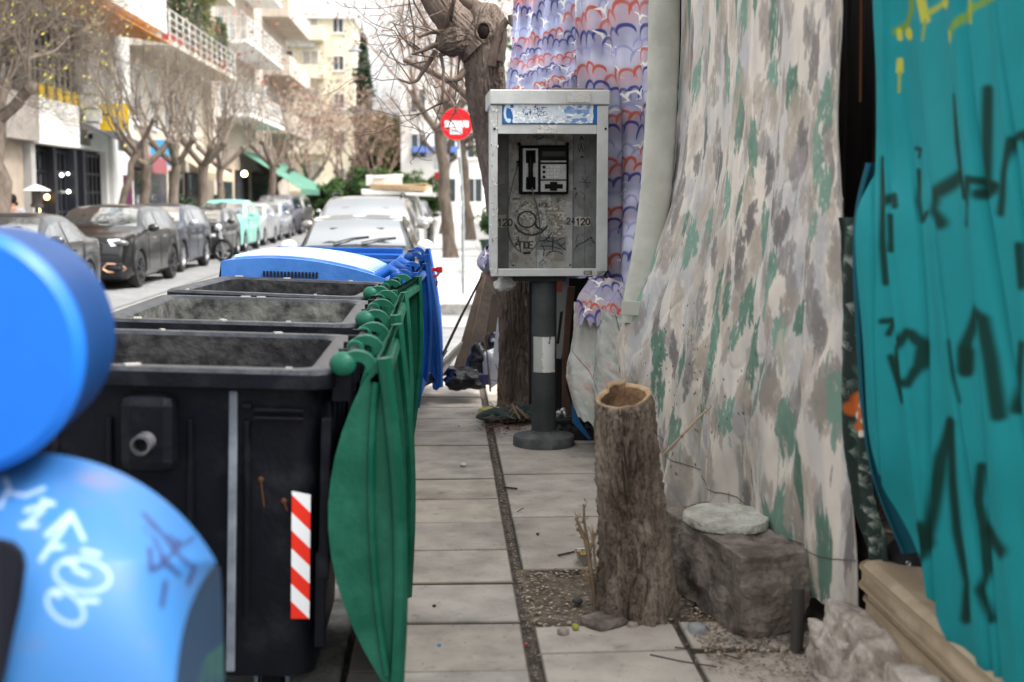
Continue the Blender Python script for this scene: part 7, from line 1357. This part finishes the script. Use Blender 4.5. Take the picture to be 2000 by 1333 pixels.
# ---- uncountable litter: flakes, chips, leaves ----
q = MB(); cols = []; rn = random.Random(44)
def flake(x, y, z, s, c, flat=.35):
    a = rn.uniform(0, 6.28); n = rn.randint(4, 6); tx, ty = rn.gauss(0, flat), rn.gauss(0, flat); vs = []
    for i in range(n): t = a + 6.28 * i / n; r = s * rn.uniform(.5, 1); px_, py_ = math.cos(t) * r, math.sin(t) * r * .6; vs.append((x + px_ * math.cos(a) - py_ * math.sin(a), y + px_ * math.sin(a) + py_ * math.cos(a), z + px_ * tx * .4 + py_ * ty * .4 + .003))
    q.add(vs, [tuple(range(n))]); cols.extend([(*c, 1)] * n)
PAL = [(.30, .23, .16), (.2, .14, .09), (.36, .30, .23), (.12, .085, .06), (.42, .38, .32), (.16, .125, .09)]
for i in range(1500): y = 3.5 + rn.random() ** .9 * 6.3; flake(.300 + rn.gauss(0, .009 + .005 * math.sin(y * 3)), y, -.006, rn.uniform(.003, .008), rn.choice(PAL))
for i in range(1700):
    x, y = rn.uniform(.31, 1.06), rn.uniform(4.66, 5.38); e = min(x - .31, 1.06 - x, y - 4.66, 5.38 - y)
    if e < .1 or rn.random() < .35: flake(x, y, -.02 + .02 * rn.random() + .02 * math.exp(-((x - .7) ** 2 + (y - 4.95) ** 2) / .05), rn.uniform(.004, .016), rn.choice(PAL + [(.5, .4, .3), (.45, .42, .36)]))
for i in range(2200): x = rn.uniform(.9, 1.32); y = rn.gauss(4.5, .22); flake(x, y, .001 + rn.random() * .006, rn.uniform(.003, .014), rn.choice(PAL))
for i in range(1100): x = rn.uniform(-.15, 1.2); y = rn.uniform(3.4, 10); flake(x, y, .001, rn.uniform(.002, .007), rn.choice(PAL))
for i in range(700): x = rn.gauss(.42, .10); y = rn.gauss(8.95, .25); flake(x, y, .004 + rn.random() * .02, rn.uniform(.006, .022), rn.choice([(.12, .03, .02), (.2, .08, .05), (.25, .15, .1), (.08, .05, .04)]))
q.colr = cols; q.build('leaf_litter', vmat('litter_flakes', .9), kind='stuff', recalc=False)
m_tw = mat('thin_twig', (.07, .05, .04), .9)
for pts, w, lab in (([(1270, 1279), (1330, 1292), (1400, 1303)], .003, 'thin dark twig lying across the front slabs'), ([(1318, 1265), (1390, 1272), (1452, 1290)], .003, 'longer curved twig near the foot of the boulder'), ([(984, 952), (1010, 955)], .006, 'short brown bark chip on the slab before the booth'), ([(1010, 1000), (1022, 993)], .002, 'tiny straw on the slab left of the stump'), ([(1090, 1085), (1122, 1078)], .005, 'black stick beside the foil tray')):
    q = MB(); q.tube([G(x, y, .006) for x, y in pts], [w] * len(pts), 6); q.build('twig', m_tw, loc=G(*pts[0], .0), label=lab, cat='twig', smooth=60)
for px_, py_, r_, c_, lab, nm in ((1124, 1229, .0135, (.35, .34, .06), 'yellow-green fruit on the soil edge in front of the stump', 'fruit'), (1028, 1262, .007, (.4, .02, .02), 'tiny red bead in the slab joint', 'bead'), (848, 1186, .008, (.02, .02, .02), 'black bottle cap on the left slabs', 'bottle_cap'), (905, 912, .022, (.5, .5, .48), 'crumpled pale paper scrap on the left slabs', 'paper_scrap'), (1050, 1045, .009, (.15, .05, .03), 'small brown nut on the slab left of the stump', 'nut'), (1135, 1050, .01, (.5, .48, .42), 'white crumb near the dry shoots', 'crumb'), (858, 1262, .007, (.05, .3, .5), 'tiny blue chip on the nearest left slab', 'chip'), (1128, 1180, .022, (.05, .05, .05), 'dark crushed can in the soil left of the stump', 'crushed_can')):
    c = G(px_, py_, 0); q = MB(); q.ball((c.x, c.y, r_ * .6), (r_, r_, r_ * .6 if nm != 'fruit' else r_), 12, 8); q.v = [(x + .15 * r_ * mn.noise(Vector((x, y, z)) * 90), y, z + .2 * r_ * mn.noise(Vector((z, x, y)) * 90)) for x, y, z in q.v]; q.build(nm, mat('bit_' + nm, c_, .6), loc=(c.x, c.y, 0), label=lab, cat=nm.replace('_', ' '), smooth=60)
# ================= SIGNS, LAMPS, WIRES, PERSON =================
m_galv = mat('sign_post_steel', (.20, .22, .22), .5, (.30, .32, .32), 6, metal=.4)
s = G(905, 575, .03); Ys = s.y; k = Ys / FPX
sg = thing('no_entry_sign', 'red round no entry sign with a white bar and a sticker, on a grey post', 'traffic sign', (s.x, s.y, .03))
q = MB(); q.tube([(s.x, s.y, .03), (s.x, s.y, 1.5), P(893, 240, Ys)], .027, 12); q.build('post', m_galv, sg, smooth=40)
c = P(892, 243, Ys); rs = 31 * k
nx = 120; g_ = np.linspace(-1, 1, nx); GX, GZ = np.meshgrid(g_, g_[::-1]); pt = Paint(2, 2, nx, nx, (.55, .015, .02)); pt.u = GX; pt.v = -GZ; pt.full = True
pt.mixm((np.abs(pt.u) < .74) & (np.abs(pt.v) < .2), (.76, .76, .76)); pt.mixm((np.abs(pt.u + .04) < .38) & (np.abs(pt.v - .43) < .2), (.74, .75, .78)); pt.mixm((np.abs(pt.v - .205) < .02) & (np.abs(pt.u) < .44), (.3, .02, .03))
for pts in ([(-.34, .36), (-.22, .34), (-.32, .52), (-.18, .54)], [(-.14, .36), (-.08, .5), (-.02, .36)], [(.02, .52), (.06, .34), (.12, .52)], [(.16, .36), (.26, .34), (.2, .52), (.3, .5)]): pt.stroke(pts, .05, (.05, .05, .1), .3)
A = np.stack([c.x + GX * rs, np.full_like(GX, c.y - .045), c.z + GZ * rs], -1); gridmesh('sign_face', A, pt.c, vmat('sign_enamel', .4), sg, mask=np.hypot(GX, GZ) < 1)
q = MB(); q.lathe([(0, .0), (rs * 1.0, 0), (rs * 1.01, .008), (rs * 1.01, .02), (0, .022)], (c.x, c.y - .044, c.z), 48, 'y'); q.build('backing_plate', m_galv, sg, smooth=40)
for i, (py, h, w) in enumerate(((300, 16, .05), (345, 10, .055), (357, 12, .052), (398, 10, .055))):
    c2 = P(896 + i, py, Ys); q = MB(); q.lathe([(.0285, -h * k / 2), (.0285, h * k / 2)], (c2.x, c2.y, c2.z), 12, cap=False, a0=math.pi, a1=2 * math.pi); q.build('sticker', mat('post_sticker', (.65, .66, .66), .6), sg)
def back_sign(label, name, px_, base_py, top_py, w, h, sh, kx=0, m=None, basez=.03, cat='traffic sign'):
    b_ = G(px_ + kx, base_py, basez); Y = b_.y; r = thing(name, label, cat, (b_.x, Y, basez)); t = P(px_, top_py, Y); q = MB(); q.tube([(b_.x, Y, basez), t], .026, 10); q.build('post', m_galv, r, smooth=40)
    kk = Y / FPX; q = MB()
    if sh == 'rect': q.box((t.x, Y - .03, t.z - h * kk / 2), (w * kk, .012, h * kk))
    else: q.lathe([(0, 0), (w * kk / 2, 0), (w * kk / 2, .012), (0, .012)], (t.x, Y - .04, t.z - w * kk / 2), 28, 'y')
    q.build('plate', m or mat('sign_back', (.5, .52, .53), .4, (.42, .44, .45), 4), r, bevel=.002); return r
r = back_sign('pale rectangular sign plate on a thin post, left of the no entry sign', 'sign_post', 862, 468, 302, 30, 29, 'rect', 12)
q = MB(); c = P(864, 344, 40); b2 = Vector(r.location); q.box((P(862, 344, b2.y).x, b2.y - .03, P(862, 344, b2.y).z), (26 * b2.y / FPX, .012, 14 * b2.y / FPX)); q.build('red_plate', mat('red_plate', (.4, .03, .03), .5), r)
back_sign('small round grey sign back on a post at the end of the green awning', 'sign_post', 588, 420, 350, 17, 17, 'round', 2)
# hanging street lamps on wires
m_wire = mat('cable', (.12, .12, .13), .6)
q = MB()
def sag(a, b, s, n=14): return [a.lerp(b, i / n) - Vector((0, 0, s * 4 * (i / n) * (1 - i / n))) for i in range(n + 1)]
for a, b, s, lab in ((P(150, 95, 38), P(1010, 235, 46), .5, 'upper overhead cable crossing the street'), (P(330, 168, 52), P(760, 212, 60), .6, 'overhead cable dropping from the planted balcony'), (P(600, 212, 70), P(1000, 205, 70), .3, 'far overhead cable across the trees'), (P(700, 203, 62), P(900, 168, 64), .1, 'short overhead cable on the right')):
    q = MB(); q.tube(sag(a, b, s), .012, 5); q.build('overhead_cable', m_wire, loc=a, label=lab, cat='cable', smooth=60)
for px_, py_, Y, lab in ((693, 101, 40, 'grey disc-shaped street lamp hanging over the road, the nearer of the two'), (736, 196, 62, 'farther disc-shaped street lamp hanging over the road')):
    c = P(px_, py_, Y); k = Y / FPX; r = thing('hanging_lamp', lab, 'street lamp', (c.x, c.y, c.z)); q = MB(); q.lathe([(0, .0), (14 * k * .8, .03), (14 * k, .0), (14 * k * .8, .05), (4 * k, .12), (3 * k, .2), (0, .21)], tuple(c), 24); q.build('shade', mat('lamp_grey', (.2, .21, .22), .5), r, smooth=50)
    q = MB(); q.tube([c + Vector((0, 0, .2)), c + Vector((0, 0, 1.6))], .012, 5); q.build('hanger', m_wire, r); q = MB(); q.tube([c + Vector((-6, 0, 1.75)), c + Vector((0, 0, 1.6)), c + Vector((7, 0, 1.75))], .01, 5); q.build('span_wire', m_wire, r)
    q = MB(); q.lathe([(0, -.02), (8 * k, .0), (0, .01)], tuple(c), 16); q.build('diffuser', mat('lamp_diffuser', (.55, .55, .5), .3), r)
# parasol heater by the shopfront
hc_ = P(71, 372, 31.5); r = thing('patio_heater', 'patio heater with a white disc hood at the black shopfront', 'heater', (hc_.x, hc_.y, 0.02)); k = 31.5 / FPX
q = MB(); q.lathe([(0, .14), (10 * k, .10), (26 * k, .0), (26 * k, -.015), (8 * k, .05), (0, .06)], tuple(hc_), 28); q.build('hood', mat('hood_white', (.7, .7, .7), .35), r, smooth=50)
q = MB(); q.lathe([(.12, 0), (.12, -.32), (.15, -.33), (.15, -.4), (.05, -.42), (.05, -hc_.z + .5), (.2, -hc_.z + .48), (.2, -hc_.z + .02)], tuple(hc_), 20); q.build('burner', mat('heater_dark', (.06, .055, .05), .5), r, smooth=40)
# man in a grey t-shirt on the far pavement, seen from behind
def skin_body(name, nodes, edges, m, parent, root=0, sub=2):
    me = bpy.data.meshes.new(name); off = woff(parent); me.from_pydata([Vector(n[0]) - off for n in nodes], edges, []); o = bpy.data.objects.new(name, me); link(o); o.parent = parent
    md = o.modifiers.new('skin', 'SKIN'); md.use_smooth_shade = True
    for i, n in enumerate(nodes): r_ = n[1]; me.skin_vertices[0].data[i].radius = r_ if hasattr(r_, '__len__') else (r_, r_)
    me.skin_vertices[0].data[root].use_root = True; sb = o.modifiers.new('sub', 'SUBSURF'); sb.levels = sub; sb.render_levels = sub; me.materials.append(m); return o
pp = P(24, 420, 27.0); px0, py0, pz = pp.x, pp.y, .02; hz_ = P(24, 381, 27.0).z - pz; H_ = hz_
pn = thing('person', 'man in a light grey t-shirt with short dark hair walking on the far pavement', 'person', (px0, py0, pz))
V = lambda x, y, z: (px0 + x, py0 + y, pz + z * H_)
m_skin = mat('skin', (.40, .22, .15), .6); m_shirt = mat('grey_tshirt', (.34, .34, .36), .9); m_jean = mat('dark_jeans', (.03, .035, .05), .9); m_hair = mat('dark_hair', (.012, .010, .009), .8)
nodes = [(V(0, 0, .53), (.15, .11)), (V(0, .0, .62), (.14, .10)), (V(0, 0, .72), (.17, .11)), (V(0, 0, .80), (.16, .10)), (V(0, 0, .85), (.06, .06)), (V(.0, -.01, .885), (.075, .085)), (V(.01, -.015, .93), (.085, .10)), (V(.01, -.01, .975), (.06, .07)),
 (V(-.19, 0, .80), .055), (V(-.23, .02, .66), .045), (V(-.24, -.03, .53), .036), (V(-.24, -.07, .47), (.04, .025)), (V(.19, 0, .80), .055), (V(.23, .02, .66), .045), (V(.24, -.03, .53), .036), (V(.24, -.07, .47), (.04, .025)),
 (V(-.09, 0, .47), .085), (V(-.10, -.05, .27), .06), (V(-.10, .06, .06), .042), (V(-.10, -.07, .025), .035), (V(.09, 0, .47), .085), (V(.10, .03, .27), .06), (V(.10, -.04, .06), .042), (V(.10, -.16, .025), .035)]
for sx, base in ((-1, 11), (1, 15)):
    for k_, (dx, l) in enumerate(((-.022, .07), (-.008, .08), (.007, .078), (.02, .066))): nodes.append((V(sx * .24 + dx, -.09, .47 - l / 1.7), .0085))
    nodes.append((V(sx * .24 - sx * .035, -.085, .455), .01))
edges = [(0, 1), (1, 2), (2, 3), (3, 4), (4, 5), (5, 6), (6, 7), (3, 8), (8, 9), (9, 10), (10, 11), (3, 12), (12, 13), (13, 14), (14, 15), (0, 16), (16, 17), (17, 18), (18, 19), (0, 20), (20, 21), (21, 22), (22, 23)] + [(11, i) for i in range(24, 29)] + [(15, i) for i in range(29, 34)]
skin_body('body', nodes, edges, m_skin, pn)
skin_body('tshirt', [(V(0, 0, .50), (.175, .13)), (V(0, 0, .62), (.165, .12)), (V(0, 0, .73), (.19, .125)), (V(0, 0, .805), (.17, .11)), (V(0, 0, .838), (.075, .07)), (V(-.19, 0, .80), .075), (V(-.228, .015, .70), .07), (V(.19, 0, .80), .075), (V(.228, .015, .70), .07)], [(0, 1), (1, 2), (2, 3), (3, 4), (3, 5), (5, 6), (3, 7), (7, 8)], m_shirt, pn)
skin_body('trousers', [(V(0, 0, .53), (.165, .125)), (V(-.09, 0, .46), .10), (V(-.10, -.05, .27), .078), (V(-.10, .06, .06), .06), (V(.09, 0, .46), .10), (V(.10, .03, .27), .078), (V(.10, -.04, .06), .06)], [(0, 1), (1, 2), (2, 3), (0, 4), (4, 5), (5, 6)], m_jean, pn)
q = MB(); hc2 = Vector(V(.01, -.01, .945)); q.ball(hc2, (.098, .115, .115), 18, 12); q.v = [v for v in q.v]; q.build('hair', m_hair, pn, smooth=60)
q = MB(); q.ball(hc2 + Vector((.055, .06, -.085)), (.05, .06, .05), 12, 8); q.build('beard', m_hair, pn, smooth=60)
for sx in (-1, 1): q = MB(); q.ball(hc2 + Vector((sx * .095, .02, -.04)), (.014, .028, .036), 8, 6); q.build('ear', m_skin, pn, smooth=60)
for sx, dy in ((-1, -.03), (1, -.1)): q = MB(); q.ball(Vector(V(sx * .1, dy, 0)) + Vector((0, -.03, .045)), (.05, .14, .045), 12, 8); q.build('shoe', m_hair, pn, smooth=60)
# torn strips of paper on the booth's left edge
q = MB(); rn = random.Random(6)
for i in range(46):
    y_ = rn.uniform(205, 530); a = P(958 + rn.uniform(-2, 12), y_, YBF - .012); w, h = rn.uniform(.004, .014), rn.uniform(.006, .03); q.add([a, a + Vector((w, -.002, rn.uniform(-.004, .004))), a + Vector((w * rn.uniform(.3, 1), -.004, -h)), a + Vector((rn.uniform(-.004, .004), 0, -h * .8))], [(0, 1, 2, 3)])
q.build('torn_paper', mat('torn_paper', (.6, .58, .54), .9, (.2, .19, .18), 60, mix=(.5, .55)), ph, recalc=False)
